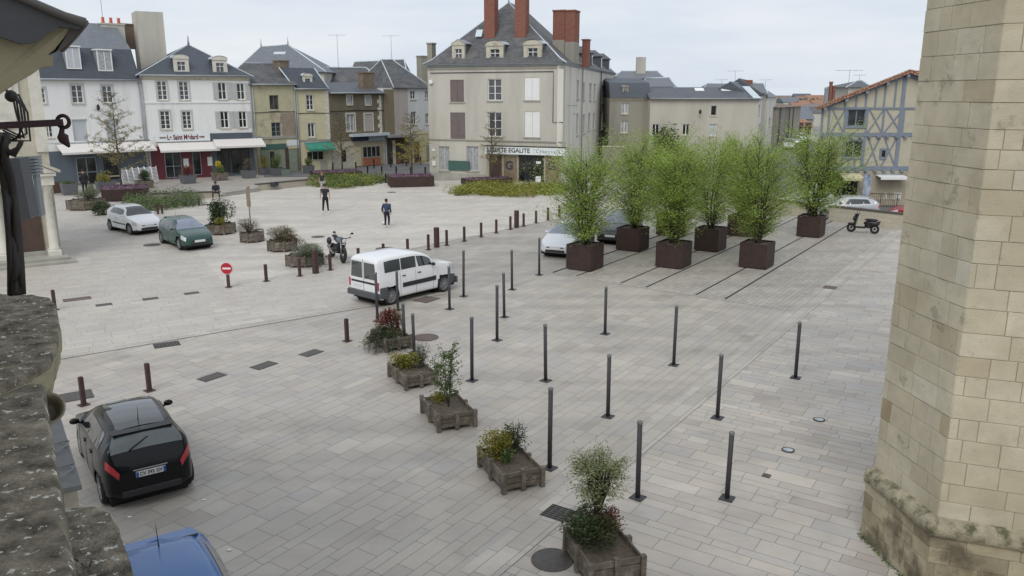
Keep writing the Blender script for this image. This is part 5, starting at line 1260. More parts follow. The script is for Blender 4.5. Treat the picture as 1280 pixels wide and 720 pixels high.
# ---------------------------------------------------------------- buildings
class House:
    def __init__(s, name, label, a, b, h, depth, mat, cat='house', za=0.0, group=None):
        s.A = a.copy(); s.B = b.copy(); s.A.z = s.B.z = 0; s.d = (s.B - s.A); s.W = s.d.length; s.d.normalize()
        s.n = Vector((-s.d.y, s.d.x, 0)); s.h = h; s.D = depth; s.mat = mat
        s.o = empty(name, s.A, math.atan2(s.d.y, s.d.x), label, cat, group); s.holes = []; s.pos = {}
    def uz(s, px, py, off=0.0):
        r = ray(px, py); A = s.A + s.n*off; den = r.dot(s.n); t = (A.x*s.n.x + A.y*s.n.y)/den
        q = r*t + Vector((0,0,H)); return ((q-A).dot(s.d), q.z)
    def rect(s, x0, y0, x1, y1):
        xm = (x0+x1)/2; ym = (y0+y1)/2; u0 = s.uz(x0, ym)[0]; u1 = s.uz(x1, ym)[0]; z1 = s.uz(xm, y0)[1]; z0 = s.uz(xm, y1)[1]
        return (u0, z0, u1, z1)
    def top(s, px, py): return s.uz(px, py)[1]
    def local(s, v): q = Vector(v) - s.A; return Vector((q.dot(s.d), q.dot(s.n), q.z))
    def wall(s, extra=None):
        m = MB(); W, Hh = s.W, s.h; hs = [(max(.02,a), max(0,b), min(W-.02,c), min(Hh-.02,d)) for a,b,c,d in s.holes]
        us = sorted(set([0, W] + [h_[0] for h_ in hs] + [h_[2] for h_ in hs])); zs = sorted(set([0, Hh] + [h_[1] for h_ in hs] + [h_[3] for h_ in hs]))
        for i in range(len(us)-1):
            for j in range(len(zs)-1):
                cu, cz = (us[i]+us[i+1])/2, (zs[j]+zs[j+1])/2
                if any(h_[0] < cu < h_[2] and h_[1] < cz < h_[3] for h_ in hs): continue
                m.face([(us[i],0,zs[j]),(us[i+1],0,zs[j]),(us[i+1],0,zs[j+1]),(us[i],0,zs[j+1])])
        rv = .22
        for a, b, c, d in hs:
            m.face([(a,0,b),(a,rv,b),(c,rv,b),(c,0,b)][::-1]); m.face([(a,0,d),(a,rv,d),(c,rv,d),(c,0,d)])
            m.face([(a,0,b),(a,0,d),(a,rv,d),(a,rv,b)][::-1]); m.face([(c,0,b),(c,0,d),(c,rv,d),(c,rv,b)]); m.face([(a,rv,b),(c,rv,b),(c,rv,d),(a,rv,d)])
        D = s.D; m.face([(0,0,0),(0,0,Hh),(0,D,Hh),(0,D,0)]); m.face([(W,0,0),(W,D,0),(W,D,Hh),(W,0,Hh)]); m.face([(0,D,0),(0,D,Hh),(W,D,Hh),(W,D,0)]); m.face([(0,0,Hh),(W,0,Hh),(W,D,Hh),(0,D,Hh)])
        return m.build('wall', s.mat, s.o)
    def win(s, box, style='casement', px=True, frame='whitep', pane='glass', sill=True, surround=None, cols=2, rows=3, shut='greyp', dress=0.0, label=None):
        a, b, c, d = s.rect(*box) if px else box
        if style == 'shutters':          # closed shutters flush in the opening
            s.holes.append((a, b, c, d)); w_ = (c-a)/2
            for k in range(2):
                m = MB(); x0 = a+.01+k*w_; x1 = a+w_-.01+k*w_; m.box(x0, .03, b+.01, x1, .07, d-.01)
                for q in range(3):
                    z = b + (d-b)*(.12+.38*q); m.box(x0+.03, .022, z, x1-.03, .031, z+.07)
                n_ = 14
                o = m.build('shutter', M_[shut], s.o)
            if sill: m = MB(); m.bevbox(a-.10, -.07, b-.12, c+.10, .05, b-.002, .02); m.build('sill', M_['plinth'], s.o)
            return
        if style == 'board':
            m = MB(); m.bevbox(a, -.05, b, c, -.005, d, .01); return m.build('board', M_[shut], s.o)
        s.holes.append((a, b, c, d)); W_, Hh = c-a, d-b; fr = min(.07, W_*.11)
        f = MB(); y0, y1 = .10, .15
        f.box(a+.005, y0, b+.005, a+fr, y1, d-.005); f.box(c-fr, y0, b+.005, c-.005, y1, d-.005); f.box(a+fr, y0, b+.005, c-fr, y1, b+fr); f.box(a+fr, y0, d-fr, c-fr, y1, d-.005)
        for i in range(1, cols): x = a+W_*i/cols; t = fr*.62; f.box(x-t, y0+.003, b+fr, x+t, y1-.003, d-fr)
        for j in range(1, rows):
            z = b+Hh*j/rows; f.box(a+fr, y0+.012, z-.018, c-fr, y1-.012, z+.018)
        fo = f.build('door_frame' if style == 'door' else 'window', M_[frame], s.o); 
        if label: fo['label'] = label
        p_ = MB(); p_.box(a+fr*.5, .135, b+fr*.5, c-fr*.5, .142, d-fr*.5); p_.build('pane', M_[pane], fo)
        if sill: m = MB(); m.bevbox(a-.10, -.07, b-.12, c+.10, .05, b-.002, .02); m.build('sill', M_['stone'] if sill is True else M_[sill], fo)
        if surround:
            t = .14; m = MB(); m.box(a-t, -.02, b, a-.002, -.001, d+t); m.box(c+.002, -.02, b, c+t, -.001, d+t); m.box(a-.002, -.02, d+.002, c+.002, -.001, d+t); m.build('surround', M_[surround], fo)
        if style == 'open_shutters':
            for sgn, x in ((-1, a), (1, c)):
                w_ = W_*.55; x0, x1 = (x-w_-.03, x-.03) if sgn < 0 else (x+.03, x+w_+.03); m = MB(); m.box(x0, -.055, b, x1, -.012, d)
                for q in range(2):
                    z0 = b + .10 + q*(d-b)*.5; z1 = z0 + (d-b)*.38
                    k = 0
                    while z0 + k*.09 < z1: m.box(x0+.06, -.067, z0+k*.09, x1-.06, -.056, z0+k*.09+.05); k += 1
                m.build('shutter', M_[shut], s.o)
        return fo
    def box(s, name, mat, u0, z0, u1, z1, y0, y1, bev=0, parent=None):
        m = MB(); (m.bevbox(u0,y0,z0,u1,y1,z1,bev) if bev else m.box(u0,y0,z0,u1,y1,z1)); return m.build(name, M_[mat], parent or s.o)
    def pbox(s, name, mat, box, y0, y1, bev=0):
        a, b, c, d = s.rect(*box); return s.box(name, mat, a, b, c, d, y0, y1, bev)
    def cornice(s, mat='stone', z=None, h_=.30, out=.22, y1=None, name='cornice'):
        z = s.h if z is None else z; m = MB(); W = s.W
        prof = [(0, z-h_), (-out*.35, z-h_*.8), (-out*.45, z-h_*.45), (-out*.9, z-h_*.25), (-out, z+.01), (.0, z+.01)]
        n = len(prof); vs = [(-.0, p_[0], p_[1]) for p_ in prof] + [(W, p_[0], p_[1]) for p_ in prof]
        m.raw(vs, [(i, (i+1) % n, (i+1) % n+n, i+n) for i in range(n)] + [tuple(reversed(range(n))), tuple(range(n, 2*n))], False); return m.build(name, M_[mat], s.o)
    def band(s, z, mat='stone', h_=.14, out=.05): return s.box('string_course', mat, .002, z, s.W-.002, z+h_, -out, -.001)
    def gutter(s, out=.30, z=None, x0=0, x1=None):
        z = s.h if z is None else z; m = MB(); m.tube([(x0, -out, z+.05), (x1 or s.W, -out, z+.05)], .07, 8); return m.build('gutter', M_['zinc'], s.o)
    def pipe(s, u, z0=0.1, z1=None, mat='zinc', y=-.09): m = MB(); m.tube([(u,y,z0),(u,y,(z1 or s.h)-.1)], .05, 8); return m.build('downpipe', M_[mat], s.o)
    def hip(s, zr, inset_l, inset_r, over=.28, mat='slate', y_ridge=None, flash=True, z0=None, D=None, finial=True, x0=0.0):
        """hipped roof over the block; ridge from inset_l to W-inset_r at height zr"""
        z = (s.h if z0 is None else z0)+.02; W, D = s.W, D or s.D; yr = D/2 if y_ridge is None else y_ridge; o_ = over
        e = [Vector((x0-o_*(inset_l > 0), -o_, z)), Vector((W+o_*(inset_r > 0), -o_, z)), Vector((W+o_*(inset_r > 0), D+o_, z)), Vector((x0-o_*(inset_l > 0), D+o_, z))]
        r0 = Vector((x0+inset_l, yr, zr)); r1 = Vector((W-inset_r, yr, zr)); m = MB()
        if (r1-r0).length < .05: m.face([e[0], e[1], r0]); m.face([e[2], e[3], r0])
        else: m.face([e[0], e[1], r1, r0]); m.face([e[2], e[3], r0, r1])
        m.face([e[1], e[2], r1]); m.face([e[3], e[0], r0]); m.face([e[3], e[2], e[1], e[0]])
        ro = m.build('roof', M_[mat], s.o); f = MB()
        if flash:
            for a_, b_ in ((e[0], r0), (e[1], r1), (e[2], r1), (e[3], r0)) : f.tube([a_, b_], .06, 5)
        f.tube([r0, r1 + Vector((.01,0,0))], .08, 5); f.build('ridge_flashing', M_['zincl'] if flash else M_['zinc'], ro)
        if finial:
            g_ = MB()
            for q in (r0, r1): g_.tube([q, q+Vector((0,0,.25)), q+Vector((0,0,.8))], [.09,.06,.02], 6)
            g_.build('finial', M_['zinc'], ro)
        s.roof = ro; return ro
    def chimney(s, u, y, wx, wy, z0, z1, mat='brick', pots=0, top=True, parent=None, lower=None):
        m = MB(); mats = [M_[mat], M_['stone'], M_[lower] if lower else M_[mat]]
        if lower: m.mi = 2; m.box(u-wx/2, y-wy/2, z0, u+wx/2, y+wy/2, z0+(z1-z0)*.42); m.mi = 0; m.box(u-wx/2, y-wy/2, z0+(z1-z0)*.42, u+wx/2, y+wy/2, z1)
        else: m.box(u-wx/2, y-wy/2, z0, u+wx/2, y+wy/2, z1)
        if top: m.box(u-wx/2-.06, y-wy/2-.06, z1, u+wx/2+.06, y+wy/2+.06, z1+.12)
        c = m.build('chimney', mats, parent or s.roof)
        if pots:
            for i in range(pots):
                p_ = MB(); x = u - wx/2 + wx*(i+.5)/pots; p_.lathe([(.15,z1+.1),(.12,z1+.5),(.14,z1+.62),(.09,z1+.62)], c=(x,y,0), seg=12); p_.build('chimney_pot', pm('clay pot', (.50,.13,.07), .8, .15, 4), s.roof)
        return c
    def dormer(s, box, y, slope_back=1.6, style='round', mat='stone_w', pane='glass', roofm='slate_n', frame='whitep', side='slate_n'):
        """stone or metal dormer whose face stands at depth y"""
        x0, y0, x1, y1 = box; xm = (x0+x1)/2
        a = s.uz(x0, (y0+y1)/2, y)[0]; c = s.uz(x1, (y0+y1)/2, y)[0]; d = s.uz(xm, y0, y)[1]; b = s.uz(xm, y1, y)[1]
        W_, Hh = c-a, d-b; m = MB(); yb = y+slope_back; t = W_*.22; eave = b+Hh*.76
        m.mi = 0; m.box(a, y, b, a+t, y+.25, eave); m.box(c-t, y, b, c, y+.25, eave); m.box(a+t, y, b+Hh*.60, c-t, y+.25, eave); m.box(a+t, y, b, c-t, y+.25, b+Hh*.10)
        m.box(a-.05, y-.06, eave+.002, c+.05, y+.25, eave+Hh*.05)
        if style == 'round':
            n = 9; arc = [((a+c)/2 - (W_/2+.06)*math.cos(math.pi*i/n), eave+Hh*.05+.003 + Hh*.19*math.sin(math.pi*i/n)) for i in range(n+1)]
        else: arc = [(a-.08, eave+Hh*.05+.003), ((a+c)/2, d), (c+.08, eave+Hh*.05+.003)]
        n = len(arc); m.slab([(q[0], y-.05, q[1]) for q in arc], .30, (0,1,0))
        m.mi = 1; top = [(q[0]*1.0, q[1]+.03) for q in arc]
        for i in range(n-1):
            m.face([(top[i][0], y-.09, top[i][1]), (top[i+1][0], y-.09, top[i+1][1]), (top[i+1][0], yb, top[i+1][1]), (top[i][0], yb, top[i][1])])
        m.mi = 4; m.box(a+.03, y+.25, b, c-.03, yb, eave+Hh*.05)
        m.mi = 2; m.box(a+t, y+.14, b+Hh*.10, c-t, y+.16, b+Hh*.60)
        m.mi = 3; m.box(a+t, y+.10, b+Hh*.10, a+t+.05, y+.14, b+Hh*.60); m.box(c-t-.05, y+.10, b+Hh*.10, c-t, y+.14, b+Hh*.60); m.box((a+c)/2-.025, y+.10, b+Hh*.10, (a+c)/2+.025, y+.14, b+Hh*.60); m.box(a+t+.05, y+.11, b+Hh*.40, c-t-.05, y+.139, b+Hh*.43); m.box(a+t+.05, y+.11, b+Hh*.10, c-t-.05, y+.139, b+Hh*.13)
        return m.build('dormer', [M_[mat], M_['zincl'] if style == 'round' else M_['zinc'], M_[pane], M_[frame], M_[side]], s.roof)
    def awn(s, box, out, mat='awning', drop=.5, name='awning'):
        """sloping awning: top edge at the wall, front edge hanging in the box"""
        a, b, c, d = s.rect(*box)
        m = MB(); zt = d; zf = b; vs = [(a,-.02,zt),(c,-.02,zt),(c,-out,zf+.16),(a,-out,zf+.16)]
        m.slab([Vector(v) for v in vs], .03, (0,0,-1)); m.box(a, -out-.02, zf, c, -out-.003, zf+.17)
        aw = m.build(name, M_[mat], s.o); f = MB(); f.tube([(a,-.03,zt+.04),(c,-.03,zt+.04)], .07, 8)
        for x in (a+.1, c-.1): f.tube([(x,-.05,zt-.12),(x,-out+.05,zf+.12)], .025, 5)
        f.build('awning_frame', M_['zinc'], aw); return aw
def antenna(c, h, wd, label, rot=.3, n=5):
    o = empty('antenna', c, rot, label, 'antenna'); m = MB(); m.tube([(0,0,0),(0,0,h)], .022, 6); m.build('mast', M_['inkg'], o)
    m = MB(); m.tube([(-wd/2,0,h-.1),(wd/2,0,h-.05)], .014, 5)
    for i in range(n): x = -wd/2+wd*i/(n-1); m.tube([(x,-.35+.04*i,h-.08),(x,.35-.04*i,h-.08)], .009, 4)
    m.build('elements', M_['inkg'], o)

# ---- charcoal shop house (far left)
b1 = House('white_house', 'white house with a dark slate mansard and charcoal shopfront at the far left', P(52,234.5), P(187,225), 0, 9, M_['white_r'])
b1.h = b1.top(176, 101)
wz = dict(pane='glass', surround=None)
for bx in ((45,110,57,129),(89.5,106,104,129),(128,107,141,128.5)): b1.win((bx[0],bx[1],bx[2],bx[3]), cols=2, rows=3, surround='greyp')
b1.win((56,151,66,172), cols=2, rows=3)
for bx in ((91,149,110.5,178),(133,149,150,176)): b1.win(bx, cols=1, rows=1, pane='bluep', surround='white_b')
b1.box('shopfront', 'charcoal_l', .0, 0, b1.W-.1, b1.top(120,187), -.06, -.002)
a, b, c, d = b1.rect(95.5,196,121,229)
f = MB(); f.box(a,-.12,b+.0,a+.07,-.062,d); f.box(c-.07,-.12,b,c,-.062,d); f.box((a+c)/2-.04,-.12,b,(a+c)/2+.04,-.062,d); f.box(a+.07,-.12,d-.09,c-.07,-.062,d); f.box(a+.07,-.12,b+.9,c-.07,-.062,b+.98)
fo = f.build('shop_door', M_['inkg'], b1.o); m = MB(); m.box(a+.02,-.09,b+.02,c-.02,-.064,d-.02); m.build('pane', M_['glassd'], fo)
a, b, c, d = b1.rect(130,196,150,228); m = MB(); m.box(a,-.10,b+.3,c,-.062,d); m.build('shop_window', M_['glassd'], b1.o)
b1.awn((70,178,188,190), 1.5)
b1.band(b1.top(120,176)-.05, 'white_b', .1, .04)
zt = b1.top(150, 78)
# mansard: steep dark lower slope, paler upper slope
m = MB(); W, D, z0 = b1.W, b1.D, b1.h+.02; z1 = zat((b1.A+b1.d*5).x, (b1.A+b1.d*5+b1.n*1.3).y, 60); z2 = zat((b1.A+b1.d*6).x, (b1.A+b1.d*6+b1.n*4.2).y, 28)
m.mi = 0; m.face([(-.1,-.25,z0),(W,-.25,z0),(W,1.2,z1),(-.1,1.2,z1)]); m.face([(W,-.25,z0),(W,D,z0),(W,D-1.2,z1),(W,1.2,z1)]); m.face([(-.1,D,z0),(-.1,-.25,z0),(-.1,1.2,z1),(-.1,D-1.2,z1)]); m.face([(W,D,z0),(-.1,D,z0),(-.1,D-1.2,z1),(W,D-1.2,z1)])
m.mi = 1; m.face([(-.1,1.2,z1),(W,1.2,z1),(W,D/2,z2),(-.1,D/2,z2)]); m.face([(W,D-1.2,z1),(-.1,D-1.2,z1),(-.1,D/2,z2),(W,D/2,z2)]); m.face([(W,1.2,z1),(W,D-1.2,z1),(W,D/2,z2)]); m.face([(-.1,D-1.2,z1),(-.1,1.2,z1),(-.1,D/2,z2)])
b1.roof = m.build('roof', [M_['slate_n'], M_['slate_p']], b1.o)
for bx in ((82,57,99,86),(121,60,138,88)):
    x0,y0,x1,y1 = bx; a = b1.uz(x0,72,.35)[0]; c = b1.uz(x1,72,.35)[0]; d = b1.uz(90,y0,.35)[1]; b = b1.uz(90,y1,.35)[1]
    m = MB(); m.mi = 0; m.box(a-.05,.20,b,c+.05,1.4,d-.12); m.mi = 1; m.box(a-.12,.08,d-.118,c+.12,1.5,d); m.mi = 2; m.box(a+.06,.16,b+.08,c-.06,.198,d-.22); m.mi = 1; m.box((a+c)/2-.03,.14,b+.08,(a+c)/2+.03,.159,d-.22); m.box(a-.05,.15,b,a+.05,.197,d-.12); m.box(c-.05,.15,b,c+.05,.197,d-.12); m.box(a-.05,.12,b-.02,c+.05,.196,b+.07)
    m.build('dormer', [M_['zinc'], M_['whitep'], M_['curtain' if x0 > 100 else 'bluep']], b1.roof)
b1.chimney(b1.uz(140,40,4.4)[0], 4.4, 2.0, .7, z1+.3, b1.uz(137,31,4.4)[1], 'greige', 3)
b1.chimney(b1.uz(160,40,6.0)[0], 6.0, 1.7, 1.6, z1+.3, b1.uz(160,32,6.0)[1], 'brickold', 0)
b1.pipe(b1.W-.12); b1.gutter(.27)
m = MB(); a, z = b1.uz(121, 132); m.tube([(a,-.02,z),(a,-.30,z+.05)], .03, 6); m.ell((a,-.32,z-.15),(.14,.12,.28),10,7); m.build('wall_lamp', M_['iron'], b1.o)
b1.wall()
g = b1.A + b1.d*b1.uz(128,20,4.4)[0] + b1.n*4.4; antenna(Vector((g.x, g.y, b1.uz(130,31,4.4)[1]-.5)), 2.9, 2.6, 'tall television aerial beside the three clay pots on the far left house', .6)

# ---- Le Saint Medard
b2 = House('white_house', 'white restaurant house with slate hip roof, two round dormers and grey shutters', P(187,225), P(321,218.2), 0, 10, M_['white_b'])
b2.h = b2.top(250, 95.5)
for bx in ((196.5,101,209,125),(224,101.5,236,125),(200.5,138.5,213,161.5),(228,139,239.5,161)): b2.win(bx, cols=2, rows=4, surround='greyp')
for bx in ((272.5,103,283,124.5),(296,104,306,124.5),(275.5,139,286,160),(298.5,139,308.5,159.5)): b2.win(bx, 'open_shutters', cols=2, rows=2, pane='glassd')
b2.band(b2.top(250,129), 'white_b', .16, .06); b2.cornice('stone', None, .35, .25)
zg_ = b2.top(250, 171)
um = b2.uz(263.5, 190)[0]; u0 = .25
b2.box('shopfront', 'burgundy', .3, 0, um-.05, b2.top(230,182), -.10, -.002); b2.box('shopfront', 'charcoal', um+.0, 0, b2.W-.1, b2.top(290,166), -.10, -.002)
sg = b2.pbox('sign_board', 'signw', (193.5,166.5,262,176.5), -.22, -.102)
a, b, c, d = b2.rect(193.5,166.5,262,176.5)
a1, _, c1, _ = b2.rect(208.5,168,247,176)
text_obj('Le Saint Médard', .62, M_['ink2'], sg, 'lettering', width=c1-a1, bold=.016, loc=((a1+c1)/2, -.235, (b+d)/2), rot=(R(90),0,0))
a2, _, c2, _ = b2.rect(199,170,207.5,174); text_obj('RESTAURANT', .2, M_['ink2'], sg, 'lettering', width=c2-a2, bold=.006, loc=((a2+c2)/2, -.235, (b+d)/2), rot=(R(90),0,0))
a2, _, c2, _ = b2.rect(248.5,170,255,174); text_obj('BRASSERIE', .2, M_['ink2'], sg, 'lettering', width=c2-a2, bold=.006, loc=((a2+c2)/2, -.235, (b+d)/2), rot=(R(90),0,0))
b2.awn((197,177,271,188.5), 1.3); b2.awn((266,173,327,183.5), 1.4)
def shopglass(hs, bx, y=-.16, frame='inkg', mull=1, trans=0, name='shop_window', pane='glassd', sill_h=0):
    a, b, c, d = hs.rect(*bx); f = MB(); t = .055
    f.box(a,y,b,a+t,y+.055,d); f.box(c-t,y,b,c,y+.055,d); f.box(a+t,y,d-t,c-t,y+.055,d); f.box(a+t,y,b,c-t,y+.055,b+t)
    for i in range(1, mull+1): x = a+(c-a)*i/(mull+1); f.box(x-t/2,y+.003,b+t,x+t/2,y+.052,d-t)
    if trans: z = b+(d-b)*trans; f.box(a+t,y+.006,z-t/2,c-t,y+.049,z+t/2)
    fo = f.build(name, M_[frame], hs.o); m = MB(); m.box(a+.01,y+.03,b+.01,c-.01,y+.054,d-.01); m.build('pane', M_[pane], fo); return fo
shopglass(b2, (206,190,227,222), mull=1, trans=.45); shopglass(b2, (240.5,189,251,218.5), mull=0, name='shop_door'); 
shopglass(b2, (272,186,287.5,216), mull=0, frame='iron'); shopglass(b2, (289,186,312,215.5), mull=1, frame='iron')
for bx in ((229,198,235.5,209),(259,196,265,207)): b2.pbox('menu_board', 'whitep', bx, -.16, -.104)
yr = 4.6; zr = zat((b2.A+b2.d*5+b2.n*yr).x, (b2.A+b2.d*5+b2.n*yr).y, 56)
b2.hip(zr, 5.2, b2.W-5.25, .30, 'slate_n', yr); 
b2.dormer((217,68,236,91), .35); b2.dormer((266,70,284,92), .35)
b2.chimney(b2.uz(186,40,4.8)[0], 4.8, 2.3, 2.6, b2.h+.6, b2.uz(186,16,4.8)[1], 'greige', 0, False)
b2.pipe(.12); b2.pipe(b2.W-.10); b2.gutter(.32); b2.wall()

# ---- old greenish yellow house
b3 = House('yellow_house', 'old greenish yellow house with patched plaster and a dark sagging roof', P(321.5,218.2), P(374.5,214.3), 0, 7, M_['yellow_g'])
b3.h = b3.top(345, 106.5)
b3.win((337,119,348.5,137), cols=2, rows=1, frame='brownp'); b3.win((339.5,153,351.5,170.5), cols=2, rows=3, frame='inkg')
a, b, c, d = b3.rect(351,141.5,373,172)
m = MB(); m.slab([(a,-.012,b+.4),(a+.3,-.012,b+.05),(c-.1,-.012,b),(c-.05,-.012,d),(a+.1,-.012,d),(a-.1,-.012,d-.5),(a+.15,-.012,(b+d)/2)], .011, (0,1,0)); m.build('bare_plaster_patch', M_['brownplast'] if 'brownplast' in M_ else pm('exposed old plaster', (.30,.245,.19), .95, .15, 1.5, .2), b3.o)
b3.band(b3.top(345,173.5), 'plinth', .22, .08); m = MB(); z = b3.top(345,140); m.tube([(0,-.04,z-.05),(b3.W*.5,-.04,z+.03),(b3.W,-.04,z)], .03, 5); m.build('cable', M_['iron'], b3.o)
b3.pbox('shopfront', 'greenb', (326,180,357,186.5), -.12, -.002); b3.pbox('shopfront', 'greend', (326,186.5,337,215), -.08, -.002); b3.pbox('shop_door', 'glassd', (338,189,343.5,214), -.06, -.002); b3.pbox('shopfront', 'greend', (344.5,186.5,356,213), -.08, -.002)
b3.pbox('wooden_door', 'greend', (361,187,371.5,214), -.06, -.002); b3.pbox('door_post', 'woodd', (357,184,360.5,215), -.10, -.002)
a, b, c, d = b3.rect(359,175,373,181); sg = b3.pbox('sign_board', 'signw', (358.5,175,373,182), -.10, -.002); b3.pbox('sign_board', 'yellow', (359,182.5,373,185.5), -.09, -.002)
yr = 3.4; q = b3.A+b3.d*2+b3.n*yr; b3.hip(zat(q.x,q.y,79), 1.3, .02, .25, 'slate_old', yr, flash=False, finial=False); b3.gutter(.27); b3.pipe(b3.W-.1); b3.pipe(.1)
b3.chimney(b3.uz(352,90,2.2)[0], 2.2, 1.0, 1.3, b3.h+.3, b3.uz(351,77,2.2)[1], 'brickold'); b3.wall()
# large slate hip roof behind, belongs to the yellow house
b4 = House('yellow_house', 'cream yellow house with a green awning, white quoins and steep slate mansard', P(374.6,214.3), P(415,212), 0, 8, M_['yellow'])
b4.h = b4.top(392, 112)
b4.win((383,118.5,392,137.5), cols=2, rows=3, surround='stone'); b4.win((385,154,393.5,171.5), cols=2, rows=1, surround='stone')
m = MB(); z = b4.top(392,141.5); m.tube([(0,-.04,z),(b4.W*.5,-.04,z+.03),(b4.W,-.04,z-.02)], .03, 5); m.build('cable', M_['iron'], b4.o)
b4.band(b4.top(392,176), 'plinth', .15, .06)
k = 0; z = .3
while z < b4.h-.3:
    w_ = .42 if k % 2 else .26; b4.box('quoin', 'stone_w', b4.W-w_, z, b4.W+.012, z+.36, -.03, -.001); z += .38; k += 1
b4.awn((380.5,178,414.5,187.5), 1.1, 'green_aw'); b4.pbox('shopfront', 'yellow', (376.5,188,412,213), -.04, -.002)
shopglass(b4, (383,189,404,200), y=-.1, frame='stone', mull=2); b4.pbox('shop_door', 'pinkgrey', (400.5,200.5,409,213), -.07, -.041)
m = MB(); W = b4.W; z0 = b4.h+.02; q = b4.A+b4.d*2+b4.n*1.6; z1 = zat(q.x,q.y,85)
m.face([(-.0,-.25,z0),(W+.05,-.25,z0),(W-.7,1.5,z1),(-.9,1.5,z1)]); m.face([(W+.05,-.25,z0),(W+.05,8,z0),(W-.7,6.5,z1),(W-.7,1.5,z1)]); m.face([(-.0,8,z0),(0,-.25,z0),(-.9,1.5,z1),(-.9,6.5,z1)]); m.face([(W+.05,8,z0),(0,8,z0),(-.9,6.5,z1),(W-.7,6.5,z1)]); m.face([(-.9,1.5,z1),(W-.7,1.5,z1),(W-.7,6.5,z1),(-.9,6.5,z1)])
b4.roof = m.build('roof', M_['slate_n'], b4.o); b4.dormer((379,91.5,390.5,108.5), .35)
f = MB(); f.tube([(W+.05,-.25,z0),(W-.7,1.5,z1)], .06, 5); f.tube([(0,-.25,z0),(-.9,1.5,z1)], .07, 5); f.build('hip_flashing', M_['zincl'], b4.roof)
b4.pipe(.1, .1, b4.h-.1); b4.gutter(.27); b4.wall()
# big grey hipped roof behind both yellow houses
def roofmass(name, label, eaveL, eaveR, rl, rr, Y0, back, mat, wallmat, peak_y=None, zbase=0):
    """house standing behind: eave line given by two pixels at depth Y0, ridge by two pixels at depth Y0+back"""
    A, B = atY(eaveL[0], eaveL[1], Y0), atY(eaveR[0], eaveR[1], Y0); R0, R1 = atY(rl[0], rl[1], Y0+back), atY(rr[0], rr[1], Y0+back)
    z = (A.z+B.z)/2; o = empty(name, (A.x, A.y, 0), 0, label, 'house'); off = Vector((A.x, A.y, 0))
    m = MB(); W = B.x-A.x; D = back*2; m.box(0,0,0,W,D,z-.02); m.build('wall', wallmat, o)
    e = [Vector((-.3,-.3,z)), Vector((W+.3,-.3,z)), Vector((W+.3,D+.3,z)), Vector((-.3,D+.3,z))]; r0 = R0-off; r1 = R1-off; m = MB()
    m.face([e[0],e[1],r1,r0]); m.face([e[2],e[3],r0,r1]); m.face([e[1],e[2],r1]); m.face([e[3],e[0],r0]); m.face([e[3],e[2],e[1],e[0]])
    ro = m.build('roof', mat, o); f = MB(); f.tube([e[1], r1], .09, 5); f.tube([e[0], r0], .07, 5); f.tube([r0, r1], .09, 5); f.build('flashing', M_['zincl'], ro)
    return o, ro, (off, r0, r1)
o, ro, (off, r0, r1) = roofmass('grey_roofed_house', 'tall house behind the two yellow houses with a big pale slate hip roof', (296,90), (405,90), (326.5,58.5), (360,56), 93, 5, M_['slate_p'], M_['greige'])
m = MB(); 
for q in (r0, r1): m.tube([q, q+Vector((0,0,.3)), q+Vector((0,0,.9))], [.1,.06,.02], 6)
m.build('finial', M_['zinc'], ro)
m = MB(); q = r0*.62 + Vector((2.2,0,0)); a_ = atY(334,82,95.2)-off; m.slab([a_, a_+Vector((1.4,0,0)), a_+Vector((1.9,1.2,1.5)), a_+Vector((.6,1.2,1.5))], .1, (0,-.5,.6)); m.build('skylight', M_['zincl'], ro)

# ---- dark brown house with pub
b5 = House('brown_house', 'dark brown rendered house with white quoins and a terracotta shopfront', P(415.5,212), P(482,206.3), 0, 6.5, M_['brown_r'])
b5.h = b5.top(448, 117)
for bx in ((434,120,440,130.5),(457,120.5,463,131)): b5.win(bx, cols=1, rows=1, surround='stone_w', pane='bluep')
b5.win((433.5,142.5,443.5,164), cols=2, rows=2, surround='stone_w', pane='curtain'); b5.win((456,142.5,465.5,164), 'shutters', shut='pinkgrey', sill=False)
a, b, c, d = b5.rect(455,142,466.5,164); m = MB(); m.box(a-.05,-.03,b,a+.1,-.002,d+.1); m.box(c-.1,-.03,b,c+.05,-.002,d+.1); m.box(a+.1,-.03,d-.02,c-.1,-.002,d+.1); m.build('surround', M_['stone_w'], b5.o)
zs_ = b5.top(430, 177)
k = 0; z = zs_
while z < b5.h-.3:
    w_ = .55 if k % 2 else .32; b5.box('quoin', 'stone_w', b5.W-w_-.3, z, b5.W-.3, z+.40, -.03, -.001); z += .42; k += 1
m = MB(); z = b5.top(448,138.5); m.tube([(0,-.04,z),(b5.W*.5,-.04,z+.05),(b5.W,-.04,z)], .035, 5); m.build('cable', M_['iron'], b5.o)
b5.box('ground_floor', 'stone', 0, 0, b5.W-.02, zs_, -.05, -.002); b5.pbox('window', 'glassd', (427,187,432,202), -.07, -.051)
b5.pbox('sign_board', 'navy', (439,170.5,459,176), -.25, -.052); b5.pbox('sign_board', 'palebl', (459.2,169.5,480,175.5), -.24, -.052); b5.pbox('canopy', 'zincl', (436,166.5,482,169.8), -.7, -.052)
b5.pbox('shopfront', 'ashfloor', (443.5,178,478,206), -.12, -.052); b5.pbox('terracotta_panel', 'terrac', (453,197,474.5,206.5), -.16, -.122); shopglass(b5, (452,182.5,474,196.5), y=-.19, frame='pinkgrey', mull=3); b5.pbox('shop_door', 'yellow_g', (444.5,184,450.5,207.5), -.16, -.122)
q = b5.A+b5.d*3+b5.n*3; b5.roof = None
